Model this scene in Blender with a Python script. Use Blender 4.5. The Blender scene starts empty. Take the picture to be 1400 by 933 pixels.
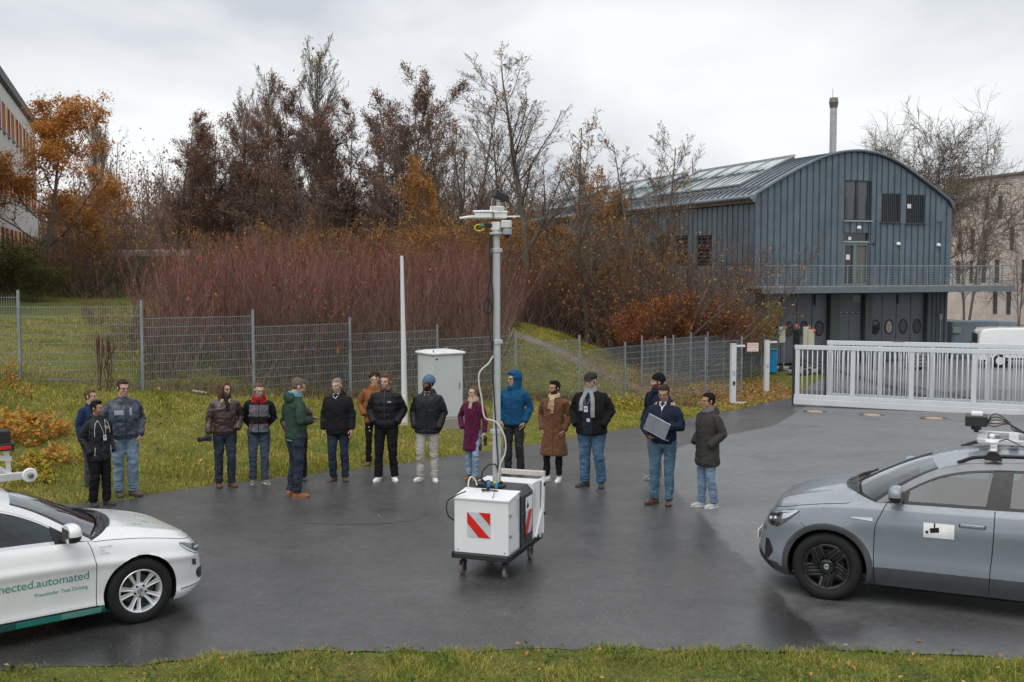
import bpy, math, random
import numpy as np
from mathutils import Matrix, Vector, Quaternion
S = bpy.context.scene
COL = S.collection
PI = math.pi
R = math.radians
rng = np.random.default_rng(7)
# -- camera
CAMH = 3.63
F = 1500.0
PITCH = math.atan(101.5 / F)
cam = bpy.data.cameras.new('camera')
cam.sensor_width = 36.0
cam.lens = 36.0 * F / 1400.0
cam.clip_start = 0.1
cam.clip_end = 4000
cam_o = bpy.data.objects.new('camera', cam)
COL.objects.link(cam_o)
cam_o.location = (0, 0, CAMH)
cam_o.rotation_euler = (PI / 2 - PITCH, 0, 0)
S.camera = cam_o
S.render.resolution_x = 1024
S.render.resolution_y = 682
# -- world
SUN_EL, SUN_AZ = R(60), R(205)
w = bpy.data.worlds.new('World')
S.world = w
w.use_nodes = True
nt = w.node_tree
nt.nodes.clear()
def wn(t, **k):
 n = nt.nodes.new(t)
 for a, b in k.items():
  setattr(n, a, b)
 return n
out = wn('ShaderNodeOutputWorld')
bg = wn('ShaderNodeBackground')
sky = wn('ShaderNodeTexSky', sky_type='NISHITA', sun_disc=False, sun_elevation=SUN_EL, sun_rotation=SUN_AZ)
tc = wn('ShaderNodeTexCoord')
mp = wn('ShaderNodeMapping')
mp.inputs['Scale'].default_value = (1.0, 1.0, 2.1)
mp.inputs['Location'].default_value = (0.35, 0.2, 0.4)
n1 = wn('ShaderNodeTexNoise')
n1.inputs['Scale'].default_value = 2.6
n1.inputs['Detail'].default_value = 5
n1.inputs['Roughness'].default_value = 0.5
n1.inputs['Distortion'].default_value = 0.25
cr = wn('ShaderNodeValToRGB')
cr.color_ramp.elements[0].position = 0.37
cr.color_ramp.elements[0].color = (0.465, 0.49, 0.53, 1)
cr.color_ramp.elements[1].position = 0.62
cr.color_ramp.elements[1].color = (0.74, 0.745, 0.75, 1)
e = cr.color_ramp.elements.new(0.49)
e.color = (0.62, 0.635, 0.655, 1)
sc = wn('ShaderNodeMixRGB', blend_type='ADD')
sc.inputs[0].default_value = 1.0
sm = wn('ShaderNodeMixRGB', blend_type='MULTIPLY')
sm.inputs[0].default_value = 1.0
sm.inputs[2].default_value = (0.006, 0.006, 0.006, 1)
L = nt.links.new
L(tc.outputs['Generated'], mp.inputs['Vector'])
L(mp.outputs['Vector'], n1.inputs['Vector'])
L(n1.outputs['Fac'], cr.inputs['Fac'])
L(sky.outputs['Color'], sm.inputs[1])
L(cr.outputs['Color'], sc.inputs[1])
L(sm.outputs['Color'], sc.inputs[2])
L(sc.outputs['Color'], bg.inputs['Color'])
bg.inputs['Strength'].default_value = 1.06
L(bg.outputs['Background'], out.inputs['Surface'])
# -- sun (overcast: weak and very soft)
sun = bpy.data.lights.new('sun', 'SUN')
sun.energy = 1.5
sun.angle = R(60)
sun.color = (1.0, 0.97, 0.93)
sun_o = bpy.data.objects.new('sun', sun)
COL.objects.link(sun_o)
sd = Vector((math.sin(SUN_AZ) * math.cos(SUN_EL), math.cos(SUN_AZ) * math.cos(SUN_EL), math.sin(SUN_EL)))
sun_o.rotation_euler = sd.to_track_quat('Z', 'Y').to_euler()
S.view_settings.view_transform = 'Standard'
S.view_settings.look = 'None'
S.view_settings.exposure = 0.27
S.view_settings.gamma = 1.0
# -- pixel -> point helpers (photo pixels)
def ray(px, py):
 a = (px - 700.0) / F
 b = -(py - 466.5) / F
 cp, sp = math.cos(PITCH), math.sin(PITCH)
 return np.array([a, cp + b * sp, -sp + b * cp])
def at_z(px, py, z=0.0):
 r = ray(px, py)
 t = (z - CAMH) / r[2]
 return np.array([0, 0, CAMH]) + r * t
def at_y(px, py, y):
 r = ray(px, py)
 t = y / r[1]
 return np.array([0, 0, CAMH]) + r * t
# -- numpy noise
def _hash(ix, iy, iz, seed):
 h = (ix * 374761393 + iy * 668265263 + iz * 2147483647 + seed * 974634777) & 0xFFFFFFFF
 h = ((h ^ (h >> 13)) * 1274126177) & 0xFFFFFFFF
 h = (h ^ (h >> 16)) & 0xFFFFFFFF
 return h.astype(np.float64) / 4294967295.0
def vnoise(p, seed=0):
 p = np.asarray(p, float)
 i = np.floor(p).astype(np.int64)
 f = p - i
 f = f * f * (3 - 2 * f)
 r = 0
 for dx in (0, 1):
  for dy in (0, 1):
   for dz in (0, 1):
    wgt = (f[:, 0] if dx else 1 - f[:, 0]) * (f[:, 1] if dy else 1 - f[:, 1]) * (f[:, 2] if dz else 1 - f[:, 2])
    r = r + wgt * _hash(i[:, 0] + dx, i[:, 1] + dy, i[:, 2] + dz, seed)
 return r * 2 - 1
def fbm(p, seed=0, octv=3):
 s, a, t = 0, 1.0, 0
 p = np.asarray(p, float)
 for k in range(octv):
  s = s + a * vnoise(p * (2 ** k), seed + k * 17)
  t += a
  a *= 0.5
 return s / t
# -- materials
MATS = {}
def _mat(name):
 m = bpy.data.materials.new(name)
 m.use_nodes = True
 m.node_tree.nodes.clear()
 return m
class NG:
 def __init__(s, m):
  s.t = m.node_tree
 def n(s, t, ins=None, **k):
  n = s.t.nodes.new(t)
  for a, b in k.items():
   setattr(n, a, b)
  if ins:
   for a, b in ins.items():
    if hasattr(b, 'is_linked'):
     s.t.links.new(b, n.inputs[a])
    else:
     n.inputs[a].default_value = b
  return n
 def ramp(s, fac, stops):
  n = s.n('ShaderNodeValToRGB', {'Fac': fac})
  el = n.color_ramp.elements
  el[0].position, el[0].color = stops[0][0], c4(stops[0][1])
  el[1].position, el[1].color = stops[-1][0], c4(stops[-1][1])
  for p, c in stops[1:-1]:
   q = el.new(p)
   q.color = c4(c)
  return n.outputs['Color']
 def noise(s, scale, detail=4, rough=0.55, vec=None, dist=0.0):
  if vec is None:
   vec = s.n('ShaderNodeTexCoord').outputs['Object']
  return s.n('ShaderNodeTexNoise', {'Vector': vec, 'Scale': scale, 'Detail': detail, 'Roughness': rough, 'Distortion': dist}).outputs['Fac']
 def mix(s, f, a, b, mode='MIX'):
  n = s.n('ShaderNodeMixRGB', {0: f, 1: a if hasattr(a, 'is_linked') else c4(a), 2: b if hasattr(b, 'is_linked') else c4(b)}, blend_type=mode)
  return n.outputs[0]
 def math(s, op, a, b=0.0):
  return s.n('ShaderNodeMath', {0: a, 1: b}, operation=op).outputs[0]
 def out(s, sh):
  o = s.n('ShaderNodeOutputMaterial')
  s.t.links.new(sh, o.inputs['Surface'])
def c4(c):
 if isinstance(c, (int, float)):
  return (c, c, c, 1)
 return tuple(c[:3]) + (1,)
def mat(name, col, rough=0.6, metal=0.0, var=0.12, vscale=6.0, bump=0.0, bscale=40.0, coat=0.0, spec=0.5, emit=None, sheen=0.0, aniso=None, trans=0.0):
 """general procedural material: base colour with noise variation, optional bump and clear coat"""
 if name in MATS:
  return MATS[name]
 m = _mat(name)
 g = NG(m)
 n = g.noise(vscale, 5, 0.6)
 lo = tuple(max(0, x * (1 - var)) for x in col[:3])
 hi = tuple(min(1, x * (1 + var)) for x in col[:3])
 cc = g.ramp(n, [(0.3, lo), (0.7, hi)])
 ins = {'Base Color': cc, 'Metallic': metal, 'Specular IOR Level': spec, 'Coat Weight': coat, 'Coat Roughness': 0.06, 'Sheen Weight': sheen, 'Sheen Roughness': 0.5}
 rn = g.ramp(g.noise(vscale * 2.3, 3), [(0.3, max(0, rough * 0.88)), (0.7, min(1, rough * 1.12))])
 ins['Roughness'] = rn
 if trans:
  ins['Transmission Weight'] = trans
 if emit:
  ins['Emission Color'] = c4(emit[0])
  ins['Emission Strength'] = emit[1]
 p = g.n('ShaderNodeBsdfPrincipled', ins)
 if bump:
  vec = g.n('ShaderNodeTexCoord').outputs['Object']
  if aniso:
   vec = g.n('ShaderNodeMapping', {'Vector': vec, 'Scale': aniso}).outputs[0]
  b = g.n('ShaderNodeBump', {'Height': g.noise(bscale, 4, 0.6, vec), 'Strength': bump, 'Distance': 0.01})
  g.t.links.new(b.outputs['Normal'], p.inputs['Normal'])
 g.out(p.outputs[0])
 MATS[name] = m
 return m
def glass(name, tint=(0.72, 0.85, 0.83), refl=1.0):
 if name in MATS:
  return MATS[name]
 m = _mat(name)
 g = NG(m)
 tr = g.n('ShaderNodeBsdfTransparent', {'Color': c4(tint)})
 gl = g.n('ShaderNodeBsdfGlossy', {'Color': c4((0.95, 0.97, 1)), 'Roughness': 0.03})
 fr = g.n('ShaderNodeLayerWeight', {'Blend': 0.5})
 k = g.math('POWER', fr.outputs['Facing'], 4.0)
 k = g.math('MULTIPLY', k, refl)
 k = g.math('ADD', k, 0.05 * refl)
 k = g.math('MINIMUM', k, 1.0)
 mx = g.n('ShaderNodeMixShader', {0: k, 1: tr.outputs[0], 2: gl.outputs[0]})
 g.out(mx.outputs[0])
 MATS[name] = m
 return m
# -- mesh builder
class MB:
 def __init__(s):
  s.v, s.f, s.m, s.n = [], [], [], 0
 def add(s, v, f, mi=0):
  v = np.asarray(v, float).reshape(-1, 3)
  if isinstance(f, np.ndarray):
   s.f.append((f + s.n, mi))
  else:
   by = {}
   for q in f:
    by.setdefault(len(q), []).append(q)
   for k, q in by.items():
    s.f.append((np.array(q, dtype=np.int64) + s.n, mi))
  s.v.append(v)
  s.n += len(v)
  return s
 def join(s, o, M=None):
  if not o.v:
   return s
  v = np.concatenate(o.v)
  if M is not None:
   M = np.array(M)
   v = v @ M[:3, :3].T + M[:3, 3]
  for f, mi in o.f:
   s.f.append((f + s.n, mi))
  s.v.append(v)
  s.n += len(v)
  return s
 def xf(s, M):
  M = np.array(M)
  s.v = [x @ M[:3, :3].T + M[:3, 3] for x in s.v]
  return s
 def allv(s):
  return np.concatenate(s.v)
 def box(s, c, d, rz=0.0, M=None, mi=0, bev=0.0):
  """box centre c, size d, optional rotation about z or matrix; bev bevels all edges a little"""
  hx, hy, hz = d[0] / 2, d[1] / 2, d[2] / 2
  if bev > 0:
   b = min(bev, hx * .9, hy * .9, hz * .9)
   v = []
   for sx in (-1, 1):
    for sy in (-1, 1):
     for sz in (-1, 1):
      v += [(sx * hx, sy * (hy - b), sz * (hz - b)), (sx * (hx - b), sy * hy, sz * (hz - b)), (sx * (hx - b), sy * (hy - b), sz * hz)]
   def I(sx, sy, sz, k):
    return ((sx > 0) * 4 + (sy > 0) * 2 + (sz > 0)) * 3 + k
   f = []
   f += [[I(1, -1, -1, 0), I(1, 1, -1, 0), I(1, 1, 1, 0), I(1, -1, 1, 0)], [I(-1, -1, -1, 0), I(-1, -1, 1, 0), I(-1, 1, 1, 0), I(-1, 1, -1, 0)]]
   f += [[I(-1, 1, -1, 1), I(-1, 1, 1, 1), I(1, 1, 1, 1), I(1, 1, -1, 1)], [I(-1, -1, -1, 1), I(1, -1, -1, 1), I(1, -1, 1, 1), I(-1, -1, 1, 1)]]
   f += [[I(-1, -1, 1, 2), I(1, -1, 1, 2), I(1, 1, 1, 2), I(-1, 1, 1, 2)], [I(-1, -1, -1, 2), I(-1, 1, -1, 2), I(1, 1, -1, 2), I(1, -1, -1, 2)]]
   for sx in (-1, 1):
    for sy in (-1, 1):
     q = [I(sx, sy, -1, 0), I(sx, sy, -1, 1), I(sx, sy, 1, 1), I(sx, sy, 1, 0)]
     f.append(q if sx * sy > 0 else q[::-1])
    for sz in (-1, 1):
     q = [I(sx, -1, sz, 0), I(sx, 1, sz, 0), I(sx, 1, sz, 2), I(sx, -1, sz, 2)]
     f.append(q if sx * sz > 0 else q[::-1])
   for sy in (-1, 1):
    for sz in (-1, 1):
     q = [I(-1, sy, sz, 1), I(-1, sy, sz, 2), I(1, sy, sz, 2), I(1, sy, sz, 1)]
     f.append(q if sy * sz > 0 else q[::-1])
   for sx in (-1, 1):
    for sy in (-1, 1):
     for sz in (-1, 1):
      q = [I(sx, sy, sz, 0), I(sx, sy, sz, 1), I(sx, sy, sz, 2)]
      f.append(q if sx * sy * sz > 0 else q[::-1])
   v = np.array(v, float)
  else:
   v = np.array([(x, y, z) for x in (-hx, hx) for y in (-hy, hy) for z in (-hz, hz)], float)
   f = [[0, 1, 3, 2], [4, 6, 7, 5], [0, 4, 5, 1], [2, 3, 7, 6], [0, 2, 6, 4], [1, 5, 7, 3]]
  if M is not None:
   M = np.array(M)
   v = v @ M[:3, :3].T
  elif rz:
   cz, sz_ = math.cos(rz), math.sin(rz)
   v = np.stack([v[:, 0] * cz - v[:, 1] * sz_, v[:, 0] * sz_ + v[:, 1] * cz, v[:, 2]], 1)
  return s.add(v + np.array(c, float), f, mi)
 def bar(s, a, b, w_, h_=None, mi=0, up=(0, 0, 1), bev=0.0):
  """rectangular bar from a to b, width w_, height h_"""
  a, b = np.array(a, float), np.array(b, float)
  h_ = w_ if h_ is None else h_
  d = b - a
  ln = np.linalg.norm(d)
  d = d / ln
  u = np.array(up, float)
  if abs(d @ u) > .99:
   u = np.array([1., 0, 0])
  x = np.cross(d, u)
  x /= np.linalg.norm(x)
  z = np.cross(x, d)
  M = np.eye(4)
  M[:3, 0], M[:3, 1], M[:3, 2] = x, d, z
  return s.box((a + b) / 2, (w_, ln, h_), M=M, mi=mi, bev=bev)
 def tube(s, pts, rad, n=10, mi=0, caps=True, ry=None, closed=False, up=None):
  pts = np.array(pts, float)
  k = len(pts)
  rad = np.full(k, rad, float) if np.isscalar(rad) else np.array(rad, float)
  ry = rad if ry is None else (np.full(k, ry, float) if np.isscalar(ry) else np.array(ry, float))
  t = np.gradient(pts, axis=0)
  if closed:
   t = np.roll(pts, -1, 0) - np.roll(pts, 1, 0)
  t /= np.linalg.norm(t, axis=1)[:, None] + 1e-12
  u = np.array([0, 0, 1.0]) if up is None else np.array(up, float)
  if abs(t[0] @ u) > .95 and up is None:
   u = np.array([0, 1.0, 0])
  X = []
  x = u - t[0] * (u @ t[0])
  x /= np.linalg.norm(x)
  for i in range(k):
   x = x - t[i] * (x @ t[i])
   x /= np.linalg.norm(x) + 1e-12
   X.append(x.copy())
  X = np.array(X)
  Y = np.cross(t, X)
  a = np.arange(n) * 2 * PI / n
  v = pts[:, None] + X[:, None] * (np.cos(a)[None, :, None] * rad[:, None, None]) + Y[:, None] * (np.sin(a)[None, :, None] * ry[:, None, None])
  return s.grid(v, wrap=True, mi=mi, caps=caps and not closed, wrap_u=closed)
 def grid(s, v, wrap=False, mi=0, caps=False, wrap_u=False, flip=False):
  """v: (rows, cols, 3)"""
  r, c = v.shape[:2]
  idx = np.arange(r * c).reshape(r, c)
  a = idx if wrap_u else idx[:-1]
  b = np.roll(idx, -1, 0) if wrap_u else idx[1:]
  if wrap:
   q = np.stack([a, np.roll(a, -1, 1), np.roll(b, -1, 1), b], -1)
  else:
   q = np.stack([a[:, :-1], a[:, 1:], b[:, 1:], b[:, :-1]], -1)
  q = q.reshape(-1, 4)
  if flip:
   q = q[:, ::-1]
  base = s.n
  s.add(v.reshape(-1, 3), q, mi)
  if caps:
   s.f.append((np.array([list(range(c))[::-1]]) + base, mi))
   s.f.append((np.array([list(range((r - 1) * c, r * c))]) + base, mi))
  return s
 def ell(s, c, r, M=None, nu=14, nv=9, mi=0, zmin=-1.0, power=1.0):
  th = np.linspace(math.asin(max(-1, zmin)), PI / 2, nv)
  ph = np.arange(nu) * 2 * PI / nu
  v = np.stack([np.cos(th)[:, None] * np.cos(ph)[None], np.cos(th)[:, None] * np.sin(ph)[None], np.repeat(np.sin(th)[:, None], nu, 1)], -1)
  if power != 1.0:
   v = np.sign(v) * np.abs(v) ** power
  v = v * np.array(r, float)
  v = v.reshape(-1, 3)
  if M is not None:
   v = v @ np.array(M)[:3, :3].T
  v = v.reshape(nv, nu, 3) + np.array(c, float)
  return s.grid(v, wrap=True, mi=mi, caps=True)
 def cyl(s, c, r, h, n=16, axis='z', mi=0, r2=None, bev=0.0):
  r2 = r if r2 is None else r2
  if bev:
   zs = [-h / 2, -h / 2 + bev, h / 2 - bev, h / 2]
   rs = [r - bev, r, r2, r2 - bev]
  else:
   zs, rs = [-h / 2, h / 2], [r, r2]
  a = np.arange(n) * 2 * PI / n
  v = np.array([[(q * math.cos(t), q * math.sin(t), z) for t in a] for q, z in zip(rs, zs)])
  if axis == 'x':
   v = v[..., [2, 0, 1]]
  elif axis == 'y':
   v = v[..., [1, 2, 0]]
  return s.grid(v + np.array(c, float), wrap=True, mi=mi, caps=True)
 def prism(s, pts, h, mi=0, M=None):
  """polygon pts (x,y) from z=0 to h (CCW), placed by M"""
  n = len(pts)
  v = np.array([(x, y, 0) for x, y in pts] + [(x, y, h) for x, y in pts], float)
  if M is not None:
   M = np.array(M)
   v = v @ M[:3, :3].T + M[:3, 3]
  f = [list(range(n))[::-1], list(range(n, 2 * n))] + [[i, (i + 1) % n, (i + 1) % n + n, i + n] for i in range(n)]
  return s.add(v, f, mi)
 def mesh(s, name, mats, smooth=True, angle=None):
  me = bpy.data.meshes.new(name)
  v = np.concatenate(s.v) if s.v else np.zeros((0, 3))
  me.vertices.add(len(v))
  me.vertices.foreach_set('co', v.astype(np.float32).ravel())
  tot = sum(f.size for f, _ in s.f)
  nf = sum(len(f) for f, _ in s.f)
  me.loops.add(tot)
  me.polygons.add(nf)
  li = np.concatenate([f.ravel() for f, _ in s.f])
  st, mi, o = [], [], 0
  for f, m_ in s.f:
   k = f.shape[1]
   st.append(o + np.arange(len(f)) * k)
   mi.append(np.full(len(f), m_, np.int32) if np.isscalar(m_) else np.asarray(m_, np.int32))
   o += f.size
  me.loops.foreach_set('vertex_index', li.astype(np.int32))
  me.polygons.foreach_set('loop_start', np.concatenate(st).astype(np.int32))
  me.polygons.foreach_set('material_index', np.concatenate(mi))
  if not isinstance(mats, (list, tuple)):
   mats = [mats]
  for m_ in mats:
   me.materials.append(m_)
  me.update(calc_edges=True)
  me.validate()
  me.polygons.foreach_set('use_smooth', np.full(len(me.polygons), bool(smooth)))
  if smooth:
   if angle is not None:
    me.set_sharp_from_angle(angle=R(angle))
  return me
 def build(s, name, mats, parent=None, smooth=True, angle=35, loc=None, rz=None, **tags):
  me = s.mesh(name, mats, smooth, angle)
  return put(name, me, parent, loc, rz, **tags)
def put(name, me, parent=None, loc=None, rz=None, **tags):
 o = bpy.data.objects.new(name, me)
 COL.objects.link(o)
 if parent is not None:
  o.parent = parent
 if loc is not None:
  o.location = loc
 if rz is not None:
  o.rotation_euler = (0, 0, rz)
 for k, v in tags.items():
  if v is not None:
   o[{'cat': 'category'}.get(k, k)] = v
 return o
def thing(name, label, cat, loc=(0, 0, 0), rz=0.0, group=None):
 return put(name, None, None, loc, rz, label=label, cat=cat, group=group)
def copy_tree(o, parent=None):
 c = o.copy()
 COL.objects.link(c)
 c.parent = parent
 for ch in list(o.children):
  copy_tree(ch, c)
 return c
def Rz(a):
 return np.array(Matrix.Rotation(a, 4, 'Z'))
def Rx(a):
 return np.array(Matrix.Rotation(a, 4, 'X'))
def Ry(a):
 return np.array(Matrix.Rotation(a, 4, 'Y'))
def T(x, y, z):
 return np.array(Matrix.Translation((x, y, z)))
def Sc(x, y=None, z=None):
 return np.diag([x, x if y is None else y, x if z is None else z, 1.0])
def smoothstep(a, b, x):
 t = np.clip((np.asarray(x, float) - a) / (b - a), 0, 1)
 return t * t * (3 - 2 * t)
def spline(pts, n):
 """Catmull-Rom through pts"""
 P = np.array(pts, float)
 P = np.vstack([2 * P[0] - P[1], P, 2 * P[-1] - P[-2]])
 m = len(P) - 3
 t = np.linspace(0, m - 1e-9, n)
 i = t.astype(int)
 u = (t - i)[:, None]
 p0, p1, p2, p3 = P[i], P[i + 1], P[i + 2], P[i + 3]
 return .5 * ((2 * p1) + (-p0 + p2) * u + (2 * p0 - 5 * p1 + 4 * p2 - p3) * u ** 2 + (-p0 + 3 * p1 - 3 * p2 + p3) * u ** 3)
def remesh(mb, voxel, smooth=3, sf=0.5):
 """union of overlapping closed shells as one continuous skin"""
 me = mb.mesh('tmp', [], smooth=False)
 o = bpy.data.objects.new('tmp', me)
 COL.objects.link(o)
 md = o.modifiers.new('r', 'REMESH')
 md.mode = 'VOXEL'
 md.voxel_size = voxel
 md.adaptivity = 0
 if smooth:
  m2 = o.modifiers.new('s', 'SMOOTH')
  m2.factor = sf
  m2.iterations = smooth
 dg = bpy.context.evaluated_depsgraph_get()
 dg.update()
 ev = o.evaluated_get(dg)
 em = ev.to_mesh()
 v = np.empty(len(em.vertices) * 3)
 em.vertices.foreach_get('co', v)
 nl = len(em.loops)
 li = np.empty(nl, np.int32)
 em.loops.foreach_get('vertex_index', li)
 lt = np.empty(len(em.polygons), np.int32)
 em.polygons.foreach_get('loop_total', lt)
 ls = np.empty(len(em.polygons), np.int32)
 em.polygons.foreach_get('loop_start', ls)
 vn = np.empty(len(em.vertices) * 3)
 em.vertices.foreach_get('normal', vn)
 quad = lt == 4
 q = li[ls[quad][:, None] + np.arange(4)]
 ev.to_mesh_clear()
 bpy.data.objects.remove(o)
 bpy.data.meshes.remove(me)
 return v.reshape(-1, 3), q.astype(np.int64), vn.reshape(-1, 3)
# ==== GROUND
_zy = np.array([-50, 17, 20, 23, 28, 35, 42, 55, 70, 400], float)
_zz = np.array([0, 0, -0.04, -0.14, -0.42, -0.88, -1.15, -1.36, -1.4, -1.4], float)
_ty = np.linspace(-50, 400, 4501)
_tz = np.convolve(np.pad(np.interp(_ty, _zy, _zz), 15, mode='edge'), np.ones(31) / 31, 'valid')
def zroad(y):
 return np.interp(y, _ty, _tz)
def on_road(px, py):
 z = 0.0
 for _ in range(30):
  p = at_z(px, py, z)
  z = float(zroad(p[1]))
 return p
far_px = [(144, 688), (198, 679), (292, 664), (372, 655), (447, 647), (540, 636), (610, 625), (677, 616), (734, 608), (777, 600), (833, 591), (890, 581), (940, 573), (1000, 562), (1040, 552), (1086, 544)]
FE = [on_road(*p)[:2] for p in far_px]
FE = [np.array([-60, 13.0]), np.array([-20, 14.6]), np.array([-11, 15.7])] + FE + [np.array([11.5, 43.0]), np.array([14.2, 49.0]), np.array([14.8, 54.0])]
FE = np.array(FE)
NE = [(0, 919), (200, 906), (350, 897), (500, 890), (700, 889.5), (850, 889), (1050, 890), (1400, 899)]
NE = np.array([[-60, 7.0]] + [list(at_z(*p)[:2]) for p in NE] + [[9, 9.6], [60, 7.0]])
def y_far(x):
 x = np.asarray(x, float)
 return np.where(x > FE[-1, 0], 140.0, np.interp(x, FE[:, 0], FE[:, 1])) + 0.05 * np.sin(x * 3.1) * (x < 14) + 0.04 * np.sin(x * 7.7 + 1)
def y_near(x):
 return np.interp(x, NE[:, 0], NE[:, 1]) + 0.05 * np.sin(np.asarray(x) * 2.3) + 0.035 * np.sin(np.asarray(x) * 6.1 + 1) + 0.03 * np.sin(np.asarray(x) * 17.3)
FENCE_A = [(-13.3, 23.6, 1.3), (-10.8, 24.0, 1.12), (-8.28, 24.5, .9), (-6.1, 25.8, .63), (-4.07, 27.5, .37), (-1.99, 29.2, .1), (.1, 31, -.15), (2.03, 33, -.42), (3.64, 35.2, -.78)]
CT = list(FENCE_A) + [(-20, 23, 1.5), (-40, 22, 1.8), (-14, 40, 1.95), (-9.5, 36, 1.65), (-20, 60, 2.5), (-12, 58, 2.3), (-30, 90, 2.6), (-5, 40, 1.3), (-4, 60, 2.0),
   (-1, 36, .45), (.5, 45, 1.15), (0, 60, 1.5), (3, 47, .55), (5, 45, -.25), (5.2, 38, -.88), (8, 38.5, -.95), (7, 42, -.95), (6, 50, -.4), (9.5, 50, -1.2), (11, 56, -1.35), (8, 62, -1.1),
   (20, 75, -1.4), (60, 60, -1.4), (0, 100, 1.4), (-40, 100, 2.6), (40, 110, -1.4), (80, 100, -1.4), (90, 20, -.1), (-60, 60, 2.6), (-60, 10, 0), (60, 8, 0), (0, 4, 0), (-12, 4, 0), (12, 4, 0), (0, -30, 0), (-50, -30, 0), (50, -30, 0)]
for q in FE[1:]:
 CT.append((q[0], q[1] + .15, float(zroad(q[1])) + .01))
for q in NE:
 CT.append((q[0], q[1] - .1, .01))
for x in (-8, -4, 0, 4, 8, 12, 20, 30):
 for y in (12, 15):
  CT.append((x, y, 0.0))
for x, y in ((6, 22), (12, 22), (20, 22), (9, 30), (14, 30), (24, 30), (14, 40), (24, 40), (20, 52), (34, 52)):
 CT.append((x, y, float(zroad(y))))
CT = np.array(CT)
def _tpsk(r):
 return np.where(r > 1e-9, r * r * np.log(r + 1e-12), 0)
_n = len(CT)
_K = _tpsk(np.linalg.norm(CT[:, None, :2] - CT[None, :, :2], axis=2)) + np.eye(_n) * 0.3
_Pm = np.hstack([np.ones((_n, 1)), CT[:, :2]])
_A = np.block([[_K, _Pm], [_Pm.T, np.zeros((3, 3))]])
_W = np.linalg.solve(_A, np.concatenate([CT[:, 2], np.zeros(3)]))
def zhill(x, y):
 x = np.atleast_1d(np.asarray(x, float)).ravel()
 y = np.atleast_1d(np.asarray(y, float)).ravel()
 xc, yc = np.clip(x, -60, 90), np.clip(y, -30, 110)
 K = _tpsk(np.sqrt((xc[:, None] - CT[None, :, 0]) ** 2 + (yc[:, None] - CT[None, :, 1]) ** 2))
 z = K @ _W[:_n] + _W[_n] + _W[_n + 1] * xc + _W[_n + 2] * yc
 far = smoothstep(80, 200, np.sqrt((x - 10) ** 2 + (y - 40) ** 2))
 return np.clip(z, -1.6, 3) * (1 - far) + 0.5 * far
def in_road(x, y, m=0.0):
 return (y < y_far(x) - m) & (y > y_near(x) + m)
def zg(x, y):
 x = np.atleast_1d(np.asarray(x, float)).ravel()
 y = np.atleast_1d(np.asarray(y, float)).ravel()
 h = zhill(x, y)
 zr = zroad(y)
 d = np.maximum(y - y_far(x), y_near(x) - y)
 k = smoothstep(0.0, 1.2, d)
 return np.where(d < 0, zr - smoothstep(0, .3, -d) * .06, zr * (1 - k) + h * k)
def zg1(x, y):
 return float(zg(x, y)[0])
def ground_px(px, py, z0=0.0):
 """where the ray through a photo pixel meets the terrain"""
 z = z0
 for _ in range(40):
  p = at_z(px, py, z)
  z = z * .5 + .5 * zg1(p[0], p[1])
 return p
def axis(fine0, fine1, st, lo, hi):
 a = list(np.arange(fine0, fine1 + 1e-6, st))
 s_, x = st, fine0
 left = []
 while x > lo:
  s_ *= 1.16
  x -= s_
  left.append(x)
 s_, x = st, a[-1]
 right = []
 while x < hi:
  s_ *= 1.16
  x += s_
  right.append(x)
 return np.array(left[::-1] + a + right)
AX = axis(-16, 16, .25, -1800, 1800)
AY = axis(6, 50, .25, -300, 2500)
X_, Y_ = np.meshgrid(AX, AY)
Z_ = zg(X_, Y_).reshape(X_.shape)
bm_ = fbm(np.stack([X_.ravel() * .9, Y_.ravel() * .9, X_.ravel() * 0], 1), 3, 4).reshape(X_.shape)
dd = np.maximum(Y_ - y_far(X_), y_near(X_) - Y_)
Z_ = Z_ + bm_ * .07 * smoothstep(0.1, 1.0, dd)
gm = MB().grid(np.stack([X_, Y_, Z_], -1))
def litter_w(x, y):
 a = np.exp(-(((x - 7.5) / 3.6) ** 2 + ((y - 41) / 5.5) ** 2)) * 1.3
 b = np.exp(-(((x - 3) / 3.0) ** 2 + ((y - 50) / 3) ** 2))
 c = smoothstep(50, 58, y) * .9
 return np.clip(a + b + c, 0, 1)
PATH = [ground_px(*q, .5)[:2] for q in ((704, 457), (740, 470), (775, 486), (810, 504), (845, 519), (880, 532), (905, 546))]
def soil_w(x, y, nopath=False):
 x, y = np.asarray(x, float), np.asarray(y, float)
 fx = np.interp(x, [p[0] for p in FENCE_A], [p[1] for p in FENCE_A])
 s1 = np.exp(-((y - fx - .1) / .45) ** 2) * smoothstep(-12, -8, x) * .8
 P2 = np.stack([x, y], -1)
 dm = np.full(x.shape, 99.0)
 for a, b in zip(PATH[:-1], PATH[1:]):
  t = np.clip(((P2 - a) @ (b - a)) / ((b - a) @ (b - a)), 0, 1)
  dm = np.minimum(dm, np.linalg.norm(P2 - a - t[..., None] * (b - a), axis=-1))
 s2 = 1.6 * np.exp(-(dm / .42) ** 2)
 s3 = smoothstep(1.2, 3, y - fx) * smoothstep(-8.6, -7.2, x - (y - 26) * -.12) * (1 - smoothstep(-1.2, .2, x - (y - 30) * .02)) * .9
 s4 = np.exp(-((y - y_far(x) - .0) / .16) ** 2) * .6
 return np.clip(s1 + s3 + s4, 0, 1) if nopath else np.clip(s1 + s2 + s3 + s4, 0, 1)
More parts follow.
